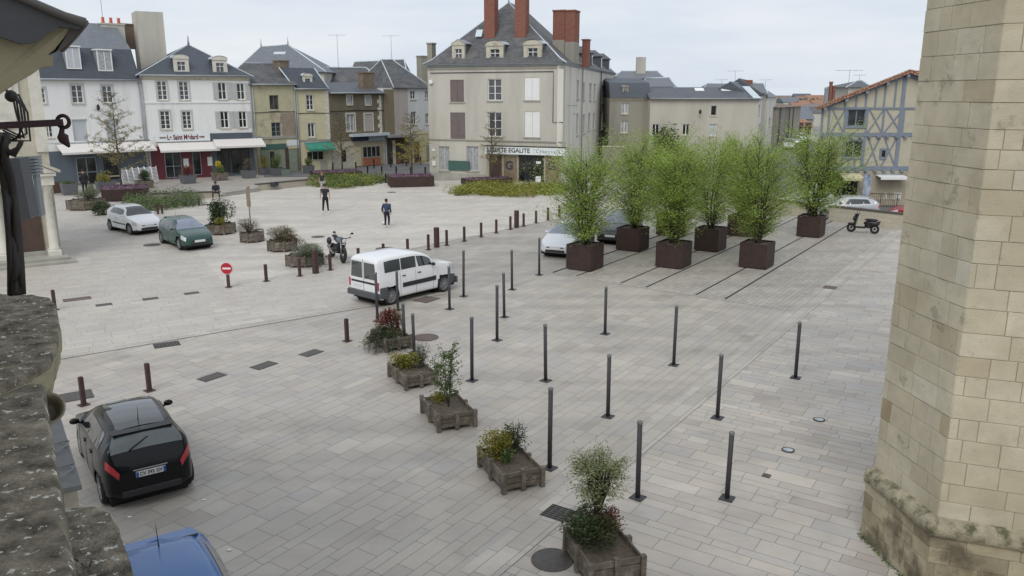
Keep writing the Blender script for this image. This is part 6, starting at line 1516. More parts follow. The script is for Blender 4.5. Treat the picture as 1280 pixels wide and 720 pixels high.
m = MB(); W = b5.W; z0 = b5.h+.02; zz = zat(q.x, q.y, 103); m.face([(0,-.35,z0),(W+.15,-.35,z0),(W+.15,3.2,zz),(0,3.2,zz)]); m.face([(W+.15,6.6,z0),(0,6.6,z0),(0,3.2,zz),(W+.15,3.2,zz)]); m.face([(W+.15,-.35,z0),(W+.15,6.6,z0),(W+.15,3.2,zz)]); m.face([(0,6.6,z0),(0,-.35,z0),(0,3.2,zz)])
b5.roof = m.build('roof', M_['slate'], b5.o); b5.gutter(.38); b5.wall()
# house behind with brown side wall and zinc hip
o, ro, _ = roofmass('brown_house', 'taller brown grey house right behind the dark brown one with stained slate roof', (404,111), (491,111.5), (400,84), (457,84.5), 95, 4.0, M_['slate_old'], M_['brown_l'])
# ---- pub house, white
b6 = House('white_house', 'cool white and pinkish house between the dark brown house and the corner house', P(483,206.2), P(538,202), 0, 7, M_['bluewhite'])
b6.h = b6.top(515, 110)
u1 = b6.uz(510, 150)[0]; b6.box('side_wall', 'pinkgrey', b6.uz(493,150)[0], 2.8, u1, b6.h-.02, -.03, -.002); b6.box('side_wall', 'brown_l', -.05, 2.8, b6.uz(493,150)[0], b6.h-.15, -.035, -.002)
for bx in ((513,113.5,519.5,124),(514,139.5,520.5,155.5),(531.5,113.5,536,123),(532,142,536,155)): b6.win(bx, cols=2, rows=2, pane='glass')
b6.box('ground_floor', 'yellow_g', b6.uz(511,180)[0], 0, b6.W, b6.top(520,167), -.05, -.002); b6.pbox('string_course', 'yellow', (511,164.5,537,167.5), -.09, -.052)
b6.pbox('canopy', 'zinc', (480,168,513,171), -1.1, -.04); b6.pbox('shopfront', 'woodd', (483.5,172,511,205), -.06, -.036); b6.pbox('shop_door', 'ink', (484,182,490,206), -.10, -.062); b6.pbox('stone_pillar', 'stone', (490.5,175,493.5,205), -.18, -.062)
shopglass(b6, (494.5,181,510,196), y=-.16, frame='woodd', mull=3, pane='glass'); b6.pbox('brick_panel', 'brick', (494.5,197,500,204), -.12, -.062); b6.pbox('shop_door', 'woodd', (517.5,177,523.5,204), -.10, -.052); b6.pbox('door', 'greend', (532.5,181,536,202), -.10, -.052)
yr = 3.5; q = b6.A+b6.d*3+b6.n*yr; b6.hip(zat(q.x,q.y,74.5), 1.0, 2.2, .3, 'slate_old', yr, finial=False, x0=b6.uz(493,110)[0]); roofmass('grey_roofed_house', 'house with a long old slate roof rising behind the two brown houses', (436,104), (509,104), (443,77.5), (505,74.5), 106, 4, M_['slate_old'], M_['greige_d'])
b6.chimney(b6.uz(527.5,80,5)[0]+.2, 5, 1.3, .9, b6.h, b6.uz(527,71,5)[1], 'greige_d', 0); b6.chimney(-1.2, 1.4, 1.5, .9, b6.h-.5, b6.uz(477,92,1.4)[1], 'brickold', 0); b6.wall()
for px, py, h_, lb, Y in ((423,84,3.6,'tall aerial above the dark brown house',97),(489.5,73,2.6,'aerial above the roof of the pub house',99)):
    q = atY(px, py, Y); antenna(q-Vector((0,0,.3)), h_+.3, 1.9, lb, .2, 4)
# ---- big corner house (cyber cafe)
b7 = House('corner_house', 'large weathered beige corner house with brick chimneys above a cyber cafe shopfront', P(537.5,224), P(702.5,231), 0, 12, M_['greige'])
b7.h = (b7.top(620, 79.5))
sideB = P(768, 92, b7.h)
b7.win((562.8,99.7,579.9,127.4), 'shutters', shut='brownp'); b7.win((609.7,98.6,627,125.7), cols=2, rows=3, pane='glass', sill='plinth'); b7.win((655.6,96.9,674.3,125.3), 'shutters', shut='whitep')
b7.win((563,140.6,581.6,173.6), 'shutters', shut='brownp'); b7.win((610.4,140.3,627,170.8), cols=2, rows=3, pane='glass', sill='plinth'); b7.win((655.9,139.6,674.7,171.5), 'shutters', shut='whitep')
b7.win((549,183,562,213), cols=2, rows=1, frame='greyp', pane='curtain', sill='plinth'); b7.win((583.3,183,598,213.5), cols=2, rows=1, frame='greyp', pane='curtain', sill='plinth')
b7.pbox('green_board', 'greenb', (561,201,587,213), -.10, -.02)
b7.box('plinth', 'plinth', -.02, 0, b7.uz(607,220)[0], b7.top(580,217), -.07, -.002)
b7.band(b7.top(620,177), 'greige_d', .12, .06); b7.box('frieze', 'greige_d', .002, b7.h-.45, b7.W, b7.h-.30, -.06, -.002)
b7.cornice('zinc', None, .26, .30); b7.pbox('wall_box', 'whitep', (537.5,100,541.5,104.5), -.2, -.002); b7.pbox('house_number_plate', 'whitep', (540,186,544,189), -.05, -.002); b7.pbox('post_box', 'whitep', (541,201,545,207), -.12, -.002)
m = MB(); z = b7.top(620,90.5); u1 = b7.uz(692,90)[0]; m.tube([(.3,-.04,z),(u1,-.04,z+.03),(u1,-.04,b7.top(692,153)),(b7.W,-.04,b7.top(700,153))], .035, 5); m.build('cable', M_['ink'], b7.o)
us, ue = b7.uz(608.5,188)[0], b7.uz(701,188)[0]+.0
b7.box('shop_fascia', 'signw', us, b7.top(650,192.8), b7.W+.35, b7.top(650,183.2), -.45, -.002); zf0, zf1 = b7.top(650,192.8), b7.top(650,183.2)
b7.box('fascia_edge', 'iron', us-.02, zf1, b7.W+.37, zf1+.06, -.48, -.002)
a = b7.uz(611.5,188)[0]; c = b7.uz(664.5,188)[0]; zc = (zf0+zf1)/2
sgb = [x for x in b7.o.children if x.name.startswith('shop_fascia')][0] if len(b7.o.children) else b7.o
text_obj('Liberte Egalite'.upper(), .52, M_['ink'], sgb, 'lettering', width=c-a, bold=.012, loc=((a+c)/2, -.456, zc), rot=(R(90),0,0))
a = b7.uz(669.5,188)[0]; text_obj('" C y b e r c a f é "', .40, M_['inkg'], sgb, 'lettering', width=(b7.W+.15-a), bold=.004, loc=((a+b7.W+.15)/2, -.456, zc), rot=(R(90),0,0))
b7.pbox('shopfront', 'ashfloor', (609,193,702,224), -.10, -.002)
b7.pbox('wooden_door', 'woodd', (612.5,194,627.5,224.5), -.16, -.102); g1 = b7.pbox('glass_panel', 'glasspan', (629.5,194,648,228.5), -.14, -.102) if 'glasspan' in M_ else None
M_['glasspan'] = pm('brownish shop window', (.21,.165,.11), .15, .3, 1.4, spec=.8)
for bx in ((629.5,193.5,648,229),(681.5,193.5,701,230.5)):
    fo = shopglass(b7, bx, y=-.17, frame='stone', mull=0, pane='glasspan'); a, b, c, d = b7.rect(*bx)
    text_obj('G', 1.0, M_['ink'], fo, 'lettering', bold=.03, loc=((a+c)/2-.1, -.175, b+(d-b)*.62), rot=(R(90),0,0))
shopglass(b7, (649.5,193.5,680,230), y=-.17, frame='iron', mull=2, name='shop_door'); b7.pbox('notice', 'whitep', (670.5,220,677,229), -.21, -.172); b7.pbox('notice', 'whitep', (671,201.5,677,204.5), -.21, -.172)
b7.box('door_step', 'plinth', us+1.4, 0, b7.W, .14, -.8, -.11)
# roof: steep four sided front part
sB = b7.local(sideB); sdir = (sB - Vector((b7.W, 0, sB.z))); sL = sdir.length; sdir.z = 0; sdir.normalize()
z0 = b7.h+.02; W = b7.W; ap = Vector((b7.uz(636,3,6.2)[0], 6.2, b7.uz(636,3,6.2)[1])); fr = 14.5
S1 = Vector((W,0,0)) + sdir*fr; wdt = Vector((-1,0,0))
BL = Vector((0,0,0)) + sdir*fr
r2 = ap + sdir*(7.5)
m = MB(); o_ = .32
E0 = Vector((-o_,-o_,z0)); E1 = Vector((W+o_,-o_,z0)); E2 = S1+Vector((o_,0,z0)); E3 = BL+Vector((-o_,0,z0)); 
def mixp(a, b, t, dz): q = a.lerp(b, t); q.z += dz; return q
# slight kick at the eaves
k = .10
F0, F1, F2, F3 = [mixp(e_, ap if i < 2 else r2, k, -.18) for i, e_ in enumerate((E0, E1, E2, E3))]
m.face([E0,E1,F1,F0]); m.face([F0,F1,ap]); m.face([E1,E2,F2,F1]); m.face([F1,F2,r2,ap]); m.face([E2,E3,F3,F2]); m.face([F2,F3,r2]); m.face([E3,E0,F0,F3]); m.face([F3,F0,ap,r2])
b7.roof = m.build('roof', M_['slate_old'], b7.o)
f = MB(); f.tube([E1, F1, F1.lerp(ap,.38)], .07, 5); f.tube([F1.lerp(ap,.38), ap], .04, 5); f.tube([E0,F0,ap], .04, 5); f.tube([ap,r2], .08, 5); f.tube([ap, ap+Vector((0,0,.8))], [.08,.02], 6); f.build('hip_flashing', M_['zincl'], b7.roof)
b7.dormer((565,49.5,580.5,79), .45, style='gable', mat='stone', side='slate_old'); b7.dormer((607.6,51,629,77.5), .45, mat='stone', side='slate_old', pane='glassd'); b7.dormer((654.5,50,677,75.5), .45, mat='stone', side='slate_old', pane='glassd')
def chim(bx, y, dy, mat='brick', lower=None, zb=None, split=False):
    x0, y0, x1, y1 = bx; a = b7.uz(x0,(y0+y1)/2,y)[0]; c = b7.uz(x1,(y0+y1)/2,y)[0]; zt_ = b7.uz((x0+x1)/2,y0,y)[1]; zz = max(b7.uz((x0+x1)/2,y1,y)[1]-1.2, b7.h-.1)
    return b7.chimney((a+c)/2, y+dy/2, c-a, dy, zz, zt_, mat, 0, lower=lower)
chim((605,-16,618,55), 2.4, .9); chim((643.5,-16,657,54), 2.4, .9); chim((691,14,706,58), 5.5, 1.5, lower='greige_d'); chim((706.3,14,718,62), 5.4, 1.5, lower='greige_d'); chim((727.5,50.5,734.5,84), 8, .8)
chim((534,55,540,78), 3.5, .8, 'greige_d')
m = MB(); q = ap*1.0; 
for bx, yy in (((597,38,604,46),2.6),):
    a, z = b7.uz(600,42,yy); m.slab([(a-.3,yy-.35,z-.3),(a+.3,yy-.35,z-.3),(a+.3,yy,z+.3),(a-.3,yy,z+.3)], .06, (0,-.6,.5))
m.build('skylight', M_['zincl'], b7.roof)
# the side wing along the lane: a wall with its own windows
w7 = House('side_wing', 'x', b7.A + b7.d*b7.W, sideB, b7.h-.0, .5, M_['greige_l'])
so_ = w7.o; 
for bx in ((721,100,724,124),(736.5,104,739.5,125.5),(742,104.5,744.5,126),(752.3,107,755,129),(761,108,764.7,129),(720.5,142,723,169),(735,141,738,163),(741.5,141,744,161.5),(750.5,139.5,753,162),(758.7,139.5,762,162),(728.5,103,731,125.5),(728.5,143,731,167)):
    w7.win(bx, cols=2, rows=2, frame='greyp', pane='curtain', sill='plinth')
w7.pipe(w7.uz(727,120)[0]); w7.pipe(w7.uz(750,120)[0], mat='iron'); w7.cornice('zinc', None, .22, .25)
m = MB(); a, z = w7.uz(709,132); m.tube([(a,-.02,z),(a,-.6,z)], .03, 5); m.box(a-.1,-.9,z-.06,a+.1,-.5,z+.06); m.box(a-.1,-.9,z-.75,a+.1,-.5,z-.63); m.build('street_light', M_['zinc'], w7.o)
w7.wall()
for ch in list(so_.children):        # hand the wing's parts over to the corner house
    mw = Matrix.Translation(so_.location) @ so_.rotation_euler.to_matrix().to_4x4(); b = Matrix.Translation(b7.o.location) @ b7.o.rotation_euler.to_matrix().to_4x4()
    if ch.type == 'MESH': ch.parent = b7.o; ch.matrix_basis = b.inverted() @ mw
bpy.data.objects.remove(so_)
# lower rear roof of the wing with three dark dormers
m = MB(); p0 = Vector((W,0,z0)) + sdir*(fr-1); p1 = Vector((W,0,z0)) + sdir*sL; n7 = Vector((-1,.0,0)); bk = Vector((-7,0,0)); zr_ = z0+3.0
m.face([p0+Vector((.25,0,0)), p1+Vector((.25,0,0)), p1+Vector((-3.4,0,3.0)), p0+Vector((-3.4,0,3.0))]); m.face([p1+bk, p0+bk, p0+Vector((-3.4,0,3.0)), p1+Vector((-3.4,0,3.0))]); m.face([p1+Vector((.25,0,0)), p1+bk, p1+Vector((-3.4,0,3.0))]); m.face([p0+bk, p0+Vector((.25,0,0)), p0+Vector((-3.4,0,3.0))])
wr_ = m.build('wing_roof', M_['slate'], b7.o)
for t in (.44,.64,.84):
    q = Vector((W,0,z0)) + sdir*(sL*t); M = Matrix.Translation(q) @ Matrix.Rotation(math.atan2(sdir.y, sdir.x), 4, 'Z'); m = MB()
    m.mi = 0; m.box(-.75,-.0,.1,.75,2.6,1.5,M); m.mi = 1; vs = [M @ Vector(v) for v in ((-.95,-.2,1.5),(.95,-.2,1.5),(.95,3,1.5),(-.95,3,1.5),(0,.7,2.2),(0,3,2.2))]; m.raw(vs, [(0,1,4),(1,2,5,4),(3,0,4,5),(2,3,5),(3,2,1,0)], False)
    m.mi = 2; m.box(-.45,-.04,.3,.45,-.005,1.3,M); m.build('dormer', [M_['slate_n'], M_['slate'], M_['glass']], wr_)
m = MB(); q0 = Vector((0,0,0)); m.raw([(0,.0,0),(W,.01,0)]+[tuple(Vector((W,.02,0))+sdir*sL), tuple(Vector((0,.02,0))+sdir*sL)]+[(0,0,b7.h-.03),(W,.01,b7.h-.03)]+[tuple(Vector((W,.02,b7.h-.03))+sdir*sL), tuple(Vector((0,.02,b7.h-.03))+sdir*sL)], [(0,4,7,3),(3,7,6,2),(4,5,6,7)]); m.build('rear_walls', M_['greige_d'], b7.o)
b7.D = .5; b7.wall()

# ---- grey house behind the lane and long beige wall house
Y8 = 88.0
def frontal(name, label, x0, x1, base_y, eave_y, depth, mat, cat='house', Y=None, tilt=0, h=None):
    A = P(x0, base_y) if Y is None else atY(x0, base_y, Y); A.z = 0
    B = atY(x1, base_y, A.y + tilt); B.z = 0; hs = House(name, label, A, B, 0, depth, mat, cat); hs.h = hs.top((x0+x1)/2, eave_y) if h is None else h; return hs
b8 = frontal('grey_house', 'grey stained house with a dark mansard behind the lane', 760, 809.8, 204, 122.5, 8, M_['greige_d'])
for bx in ((777,128.5,785.5,142),(776,151,784.5,166)): b8.win(bx, cols=2, rows=1, pane='curtain')
m = MB(); W = b8.W; z0 = b8.h+.02; q = b8.A+b8.n*1.2; z1 = zat(q.x,q.y,103.5)
m.face([(0,-.3,z0),(W,-.3,z0),(W,1.1,z1),(0,1.1,z1)]); m.face([(0,1.1,z1),(W,1.1,z1),(W,8,z1+.6),(0,8,z1+.6)]); m.face([(W,-.3,z0),(W,8,z0),(W,8,z1+.6),(W,1.1,z1)]); m.face([(0,8,z0),(0,-.3,z0),(0,1.1,z1),(0,8,z1+.6)]); m.face([(W,8,z0),(0,8,z0),(0,8,z1+.6),(W,8,z1+.6)])
b8.roof = m.build('roof', M_['slate_n'], b8.o); b8.dormer((778,106,786,119), .25, mat='greige_d', pane='curtain'); b8.cornice('stone', None, .25, .2); b8.wall()
b9 = frontal('long_house', 'long beige house with a nearly blank wall and low dark roof', 810, 943.5, 206, 124, 9, M_['beige'])
for bx in ((815,155,824,169.5),(853,155,862,169)): b9.win(bx, cols=2, rows=1, pane='glassd')
b9.win((888.5,132,896,144.5), cols=1, rows=1, frame='greyp', pane='glassd'); b9.win((886.5,155,896,170), cols=1, rows=1, pane='bluep')
m = MB(); W = b9.W; z0 = b9.h+.02; q = b9.A+b9.n*4.5; z1 = zat(q.x,q.y,109); m.face([(-.1,-.3,z0),(W+.1,-.3,z0),(W+.1,4.5,z1),(-.1,4.5,z1)]); m.face([(W+.1,9.2,z0),(-.1,9.2,z0),(-.1,4.5,z1),(W+.1,4.5,z1)]); m.face([(W+.1,-.3,z0),(W+.1,9.2,z0),(W+.1,4.5,z1)]); m.face([(-.1,9.2,z0),(-.1,-.3,z0),(-.1,4.5,z1)])
b9.roof = m.build('roof', M_['slate'], b9.o); m = MB(); m.slab([(W-.7,-.34,z0+.03),(W+.12,-.34,z0+.03),(W+.12,4.5,z1+.05),(W-.7,4.5,z1+.05)], .06, (0,0,1)); m.build('end_flashing', M_['zincl'], b9.roof)
for px in (874, 907): a, z = b9.uz(px,112,3.4); m = MB(); m.slab([(a-.5,2.9,z-.25),(a+.5,2.9,z-.25),(a+.5,3.7,z+.12),(a-.5,3.7,z+.12)], .08, (0,-.3,.8)); m.build('skylight', M_['whitep'], b9.roof)
b9.gutter(.33); m = MB(); a, z = b9.uz(874,139); m.tube([(a,-.02,z),(a,-.5,z+.1)], .03, 5); m.ell((a,-.5,z-.05),(.15,.15,.25),10,7); m.build('wall_lamp', M_['iron'], b9.o); b9.wall()
c = b9.A + b9.d*1.9 + Vector((0,-1.6,0)); mound('dark_shrub', 'dark round evergreen bush in front of the long beige house', (c.x, c.y), 2.2, 1.6, 4.1, 2600, M_['leaf_d'], .28, 60, base=0, stems=8)
# yard wall before it
w_ = frontal('yard_wall', 'grey yard wall between the corner house and the boxed trees', 752, 779, 218, 184, .4, M_['greige_d'], 'wall'); w_.wall(); w_.box('coping', 'stone', -.05, w_.h, w_.W+.05, w_.h+.1, -.06, .46)
# roofs behind
o, ro, _ = roofmass('grey_roofed_house', 'distant house with a blue grey hip roof behind the grey stained house', (768,98), (829,98.5), (777,89), (821,89), 108, 4, M_['slate_p'], M_['greige']); m = MB(); q = atY(800.5,97,111); m.box(-.6,-.4,-2,.6,.4,2.6, Matrix.Translation(q-o.location)); m.build('chimney', M_['greige'], ro)
o, ro, _ = roofmass('grey_roofed_house', 'distant house with a pale gable between the blue grey roof and the long house', (798,108), (842,109), (808,98), (836,97), 104, 4, M_['slate_p'], M_['beige'])
o, ro, _ = roofmass('grey_roofed_house', 'house with a wide blue grey roof behind the right end of the long house', (878,116), (956,117), (884,104.5), (954,104.5), 105, 3, M_['slate_p'], M_['beige']); m = MB(); q = atY(933,106,108); m.box(-.7,-.3,-1,.7,.3,.6, Matrix.Translation(q-o.location)); m.build('chimney', M_['brick'], ro)
# houses along the street, seen end on
def endon(name, label, x0, x1, y_eave0, y_eave1, base0, Ybase, dep_to, mat, wins=(), roofm='slate', cat='house', peak=None, win_style=None):
    A = atY(x0, 150, Ybase); B = atY(x1, 150, dep_to); A.z = B.z = 0; hs = House(name, label, A, B, 0, 6, mat, cat); hs.h = hs.top(x0+.3, y_eave0)
    for bx in wins: hs.win(bx, cols=2, rows=1, frame='greyp', pane='glass')
    q = hs.A+hs.n*3; yr = 3; hs.hip(hs.h+2.0 if peak is None else peak, .02, .02, .2, roofm, yr, flash=False, finial=False); hs.wall(); return hs
endon('white_gabled_house', 'narrow pale house at the street corner right of the long house', 944.5, 951, 126, 0, 0, 91.5, 103, M_['white_b'], ((945.3,133,947,145),(948.4,131,950,143),(945.5,156,947,171),(948.6,155,950,170)), 'slate_n')
endon('beige_house', 'narrow beige house next along the street', 951.3, 957.5, 119, 0, 0, 104, 118, M_['beige'], ((953,134,954.5,147),(953.2,160,954.6,172)), 'slate_n')
endon('white_house', 'tall pale house farther along the street with a slate gable', 958, 968.5, 122, 0, 0, 112, 122, M_['greige_l'], ((961,147,963,158),), 'slate_p')
hb = frontal('concrete_block', 'tall blind grey brown block closing the left side of the street', 967.5, 996.5, 190, 134, 14, M_['blk'] if 'blk' in M_ else pm('stained block wall', (.27,.25,.21), .95, .12, .4, .1, stain=((.16,.15,.13), .35, .5, .15), streak=True), 'building', Y=119, tilt=14)
hb.hip(hb.h+.8, .5, .5, .3, 'brickold', flash=False, finial=False)
for px in (973.5, 985.5, 990): hb.pipe(hb.uz(px,155)[0], mat='iron')
hb.wall()
for (x0,x1,yb,ye,yr_,Y,rm,wm,lb) in [(994,1016,175,158,149,150,'tile','beige','low house with a reddish roof across the end of the street'),(995,1017,150,149,132,172,'slate_p','greige_d','large grey roof closing the view above the reddish one'),
    (1003,1030,158,141,133,190,'slate','greige','grey roofed house beyond the timber house eaves')]:
    A = atY(x0, ye, Y); B = atY(x1, ye, Y); o = empty('distant_house', (A.x, A.y, 0), 0, lb, 'house'); zz = A.z; W = B.x-A.x; m = MB(); m.box(0,0,0,W,10,zz-.02)
    m.build('wall', M_[wm], o); zt_ = atY((x0+x1)/2, yr_, Y+5).z; m = MB(); m.face([(-.3,-.3,zz),(W+.3,-.3,zz),(W+.3,5,zt_),(-.3,5,zt_)]); m.face([(W+.3,10.3,zz),(-.3,10.3,zz),(-.3,5,zt_),(W+.3,5,zt_)]); m.face([(W+.3,-.3,zz),(W+.3,10.3,zz),(W+.3,5,zt_)]); m.face([(-.3,10.3,zz),(-.3,-.3,zz),(-.3,5,zt_)]); m.build('roof', M_[rm], o)
    if rm == 'tile': m = MB(); [m.box(W*t-.5,-.03,.3,W*t+.7,-.002,2.4) for t in (.25,.7)]; m.build('door', M_['woodd'], o)
# hillside with scattered houses
m = MB(); N = 60; vs = []; fs = []; rg = random.Random(3)
for j in range(9):
    for i in range(N+1):
        x = 60 + 420*i/N; y = 300 + 60*j; t = j/8; z = .5 + (math.sin(min(1,t*1.2)*math.pi/2))*(3.4 + 1.0*math.sin(i*.23+1) + .5*math.sin(i*.71)) ; vs.append((x - 60, y, z if j < 8 else -2))
for j in range(8):
    for i in range(N): q = j*(N+1)+i; fs.append((q, q+1, q+N+2, q+N+1))
m.raw(vs, fs, True); tag(m.build('hill', pm('distant hillside', (.075,.085,.05), .95, .35, .03)), 'low green hill beyond the town', kind='structure')
k = 0; cols_ = ['white', 'cream', 'beige', 'grey']; 
whs = {'white': M_['white_b'], 'cream': M_['cream'], 'beige': M_['beige'], 'grey': M_['greige_d']}
for (px, py, Y, w_, rf, cl, lb) in [(1000,131,330,8,'tile','cream','nearest the grey block roof'),(1012,128,360,10,'tile','beige','in the middle of the hillside group'),(1024,133,300,9,'slate_p','white','lowest, just above the timber house roof'),(1018,121,440,12,'tile','cream','near the top right of the group'),
    (1006,123,420,9,'tile','white','with a white wall, upper middle'),(994,125,400,9,'slate','beige','behind the grey block, left'),(1030,124,400,10,'tile','beige','far right of the group near the chimneys'),(985,124,380,8,'slate_p','white','half hidden above the grey block'),(1012,135,280,9,'tile','white','lowest in the middle'),(976,123,450,11,'tile','beige','leftmost, above the street houses'),(1002,119,480,9,'slate','grey','topmost on the skyline')]:
    A = atY(px, py, Y); o = empty('hill_house', (A.x, A.y, A.z-4.5), rnd.uniform(-.5,.5), '%s hillside house, %s roof, %s' % (cl, 'red tiled' if rf == 'tile' else 'grey', lb), 'house', 'houses on the far hillside')
    m = MB(); m.box(-w_/2,-4,-4,w_/2,4,3.2); m.build('wall', whs[cl], o); m = MB(); m.raw([(-w_/2-.4,-4.4,3.2),(w_/2+.4,-4.4,3.2),(w_/2+.4,4.4,3.2),(-w_/2-.4,4.4,3.2),(-w_/2-.4,0,5.4),(w_/2+.4,0,5.4)], [(0,1,5,4),(2,3,4,5),(1,2,5),(3,0,4),(3,2,1,0)], False); m.build('roof', M_[rf], o)
    m = MB(); [m.box(x-.45,-4.04,.9,x+.45,-4.002,2.3) for x in (-w_*.25, w_*.22)]; m.build('window', M_['glass'], o)
for i in range(16):
    px = 968 + i*4.2 + rnd.uniform(-1,1); Y = rnd.uniform(330, 520); A = atY(px, rnd.uniform(120,130), Y)
    mound('distant_tree', ['round dark tree','broad dark tree','pale green tree','brownish tree'][i % 4] + ' on the far hillside, ' + ['at the left end above the street houses','left, among the first roofs','above the left part of the grey block','above the middle of the grey block','above the right part of the grey block','right of the grey block top','left of the reddish roofs','between the first two reddish roofs','behind the middle reddish roof','right of the middle reddish roof','above the big grey roof','right of the big grey roof','left of the slim chimneys','close to the slim chimneys','behind the slim chimneys','at the right end by the timber house roof'][i], (A.x, A.y), rnd.uniform(3,5), 3, rnd.uniform(4,6), 420, M_['leaf_d'] if i % 3 else M_['leaf_s'], 1.0, 70+i, base=A.z-6, stems=4, cat='tree', group='trees on the far hillside')

# ---- half timbered house
Yt = 56.4; A = atY(1021.5, 200, Yt); B = atY(1148, 200, Yt); A.z = B.z = 0
t_ = House('timber_house', 'half timbered house with blue grey beams, cream panels and an orange tiled roof', A, B, 0, 12, M_['cream'])
zb2 = t_.top(1085,212.5); zb1 = t_.top(1085,170); ze = t_.top(1022,133.5); zmid = t_.top(1085,135.5)
xr_ = t_.uz(1133.5,100)[0]; zpk = t_.top(1134,91)
m = MB(); W = t_.W
w1 = t_.rect(1059,136.5,1081,158); w2 = t_.rect(1055.5,176,1077,197); w3 = t_.rect(1101.5,188,1106.5,197)
# wall polygon in columns, gable following the roof slope
slope = (zpk-ze)/xr_
def roofz(u): return ze + slope*u if u < xr_ else zpk - slope*1.0*(u-xr_)
t_.h = ze; t_.holes = []
fr_ = {}
for nme, bx in (('a', (1059,136.5,1081,158)), ('b', (1055.5,176,1077,197)), ('c', (1101.5,188,1106.5,197))):
    t_.win(bx, cols=2 if nme != 'c' else 1, rows=1, frame='timber', pane='glassd', sill='timber', surround='timber')
hs = t_.holes; us = sorted(set([0, xr_, W] + [q for h_ in hs for q in (h_[0], h_[2])]))
m = MB()
for i in range(len(us)-1):
    u0, u1 = us[i], us[i+1]; cu = (u0+u1)/2; cuts = sorted([(h_[1], h_[3]) for h_ in hs if h_[0] < cu < h_[2]]); z = 0
    for b, d in cuts: m.face([(u0,0,z),(u1,0,z),(u1,0,b),(u0,0,b)]); z = d
    m.face([(u0,0,z),(u1,0,z),(u1,0,roofz(u1)),(u0,0,roofz(u0))])
for a, b, c, d in hs:
    rv = .2; m.face([(a,0,b),(a,rv,b),(c,rv,b),(c,0,b)][::-1]); m.face([(a,0,d),(a,rv,d),(c,rv,d),(c,0,d)]); m.face([(a,0,b),(a,0,d),(a,rv,d),(a,rv,b)][::-1]); m.face([(c,0,b),(c,0,d),(c,rv,d),(c,rv,b)]); m.face([(a,rv,b),(c,rv,b),(c,rv,d),(a,rv,d)])
m.face([(0,0,0),(0,0,ze),(0,12,ze),(0,12,0)]); m.face([(W,0,0),(W,12,0),(W,12,roofz(W)),(W,0,roofz(W))]); m.face([(0,12,0),(0,12,ze),(xr_,12,zpk),(W,12,roofz(W)),(W,12,0)])
m.build('wall', M_['cream'], t_.o)
B_ = MB(); yb = -.05
def beam(u0, z0, u1, z1, w_=.17, y=0.0): B_.bar((u0,-.025-y,z0),(u1,-.025-y,z1), .05+y*0, w_, Vector((0,0,1)) if abs(u1-u0) > .01 else Vector((1,0,0)))
def bb(u0, z0, u1, z1, w_=.16, k_=0):
    a = Vector((u0, z0)); b = Vector((u1, z1)); d = (b-a); L = d.length; d /= L; n_ = Vector((-d.y, d.x))*w_/2; y0 = -.035-.004*k_
    pts = [a-n_, b-n_, b+n_, a+n_]; B_.slab([(q.x, y0, q.y) for q in pts], -y0-.001, (0,1,0))
uu = lambda px, py: t_.uz(px, py)[0]
bb(0, zb1+.10, W-.05, zb1+.10, .26, 3); bb(0, zb2+.12, W-.05, zb2+.12, .28, 3); bb(0, zmid, W-.1, zmid, .14, 3); bb(0, ze-.1, xr_, zpk-.1, .26, 4); bb(xr_, zpk-.1, W, roofz(W)-.1, .26, 4)
pl_ = [.10, uu(1036,150), uu(1056,150), uu(1083.5,150), uu(1104,150), uu(1129,150)]
for x in pl_: bb(x, zb1+.23, x, zmid-.07, .14, 0)
bb(uu(1129,120), zb2, uu(1129,120), roofz(uu(1129,120))-.2, .26, 2)
for x in (uu(1057.5,120), uu(1071,120), uu(1083,120), uu(1095,120), uu(1106,120), uu(1119,120)): bb(x, zmid+.07, x, roofz(x)-.2, .12, 0)
pl2 = [.10, uu(1054,190), uu(1079.5,190), uu(1122,190)]
for x in pl2: bb(x, zb2+.26, x, zb1-.03, .14, 0)
def XX(u0, u1, z0, z1): bb(u0, z0, u1, z1, .095, 0); bb(u0, z1, u1, z0, .095, 1)
XX(uu(1040,150), uu(1055,150), zb1+.25, zmid-.1); XX(uu(1086,150), uu(1103,150), zb1+.25, zmid-.1); XX(uu(1107,150), uu(1127,150), zb1+.25, zmid-.1)
XX(uu(1083,190), uu(1099,190), zb2+.26, zb1-.03); XX(uu(1103,190), uu(1120,190), zb2+.26, zb1-.03); XX(uu(1024,190), uu(1050,190), zb2+.26, zb1-.03)
for x in (uu(1060,205), uu(1068,205), uu(1076,205)): bb(x, zb2+.26, x, w2[1]-.12, .12, 0)
for i in range(11):
    x = .3 + (W-.8)*i/10
    for z in (zb1-.10, zb2-.10): B_.box(x-.12, -.22, z, x+.12, -.002, z+.10)
B_.build('timber_frame', M_['timber'], t_.o)
t_.box('ground_floor', 'ashfloor', uu(1072,230), 0, W, zb2-.13, -.03, -.002); t_.box('shopfront', 'glassd', .2, 0, uu(1072,230)-.02, zb2-.13, -.03, -.002)
m = MB(); ov = .55; y0 = -.45; zo = .12
for (u0,z0_,u1,z1_) in ((-ov, ze-slope*ov, xr_, zpk), (xr_, zpk, W+2.5, zpk-slope*(W+2.5-xr_))):
    m.mi = 0; m.raw([(u0,y0,z0_+zo),(u1,y0,z1_+zo),(u1,12.4,z1_+zo),(u0,12.4,z0_+zo),(u0,y0,z0_-.02),(u1,y0,z1_-.02),(u1,12.4,z1_-.02),(u0,12.4,z0_-.02)], [(0,1,2,3),(7,6,5,4),(0,4,5,1),(3,2,6,7),(0,3,7,4),(1,5,6,2)], False)
t_.roof = m.build('roof', M_['tile'], t_.o)
m = MB()
n = 44
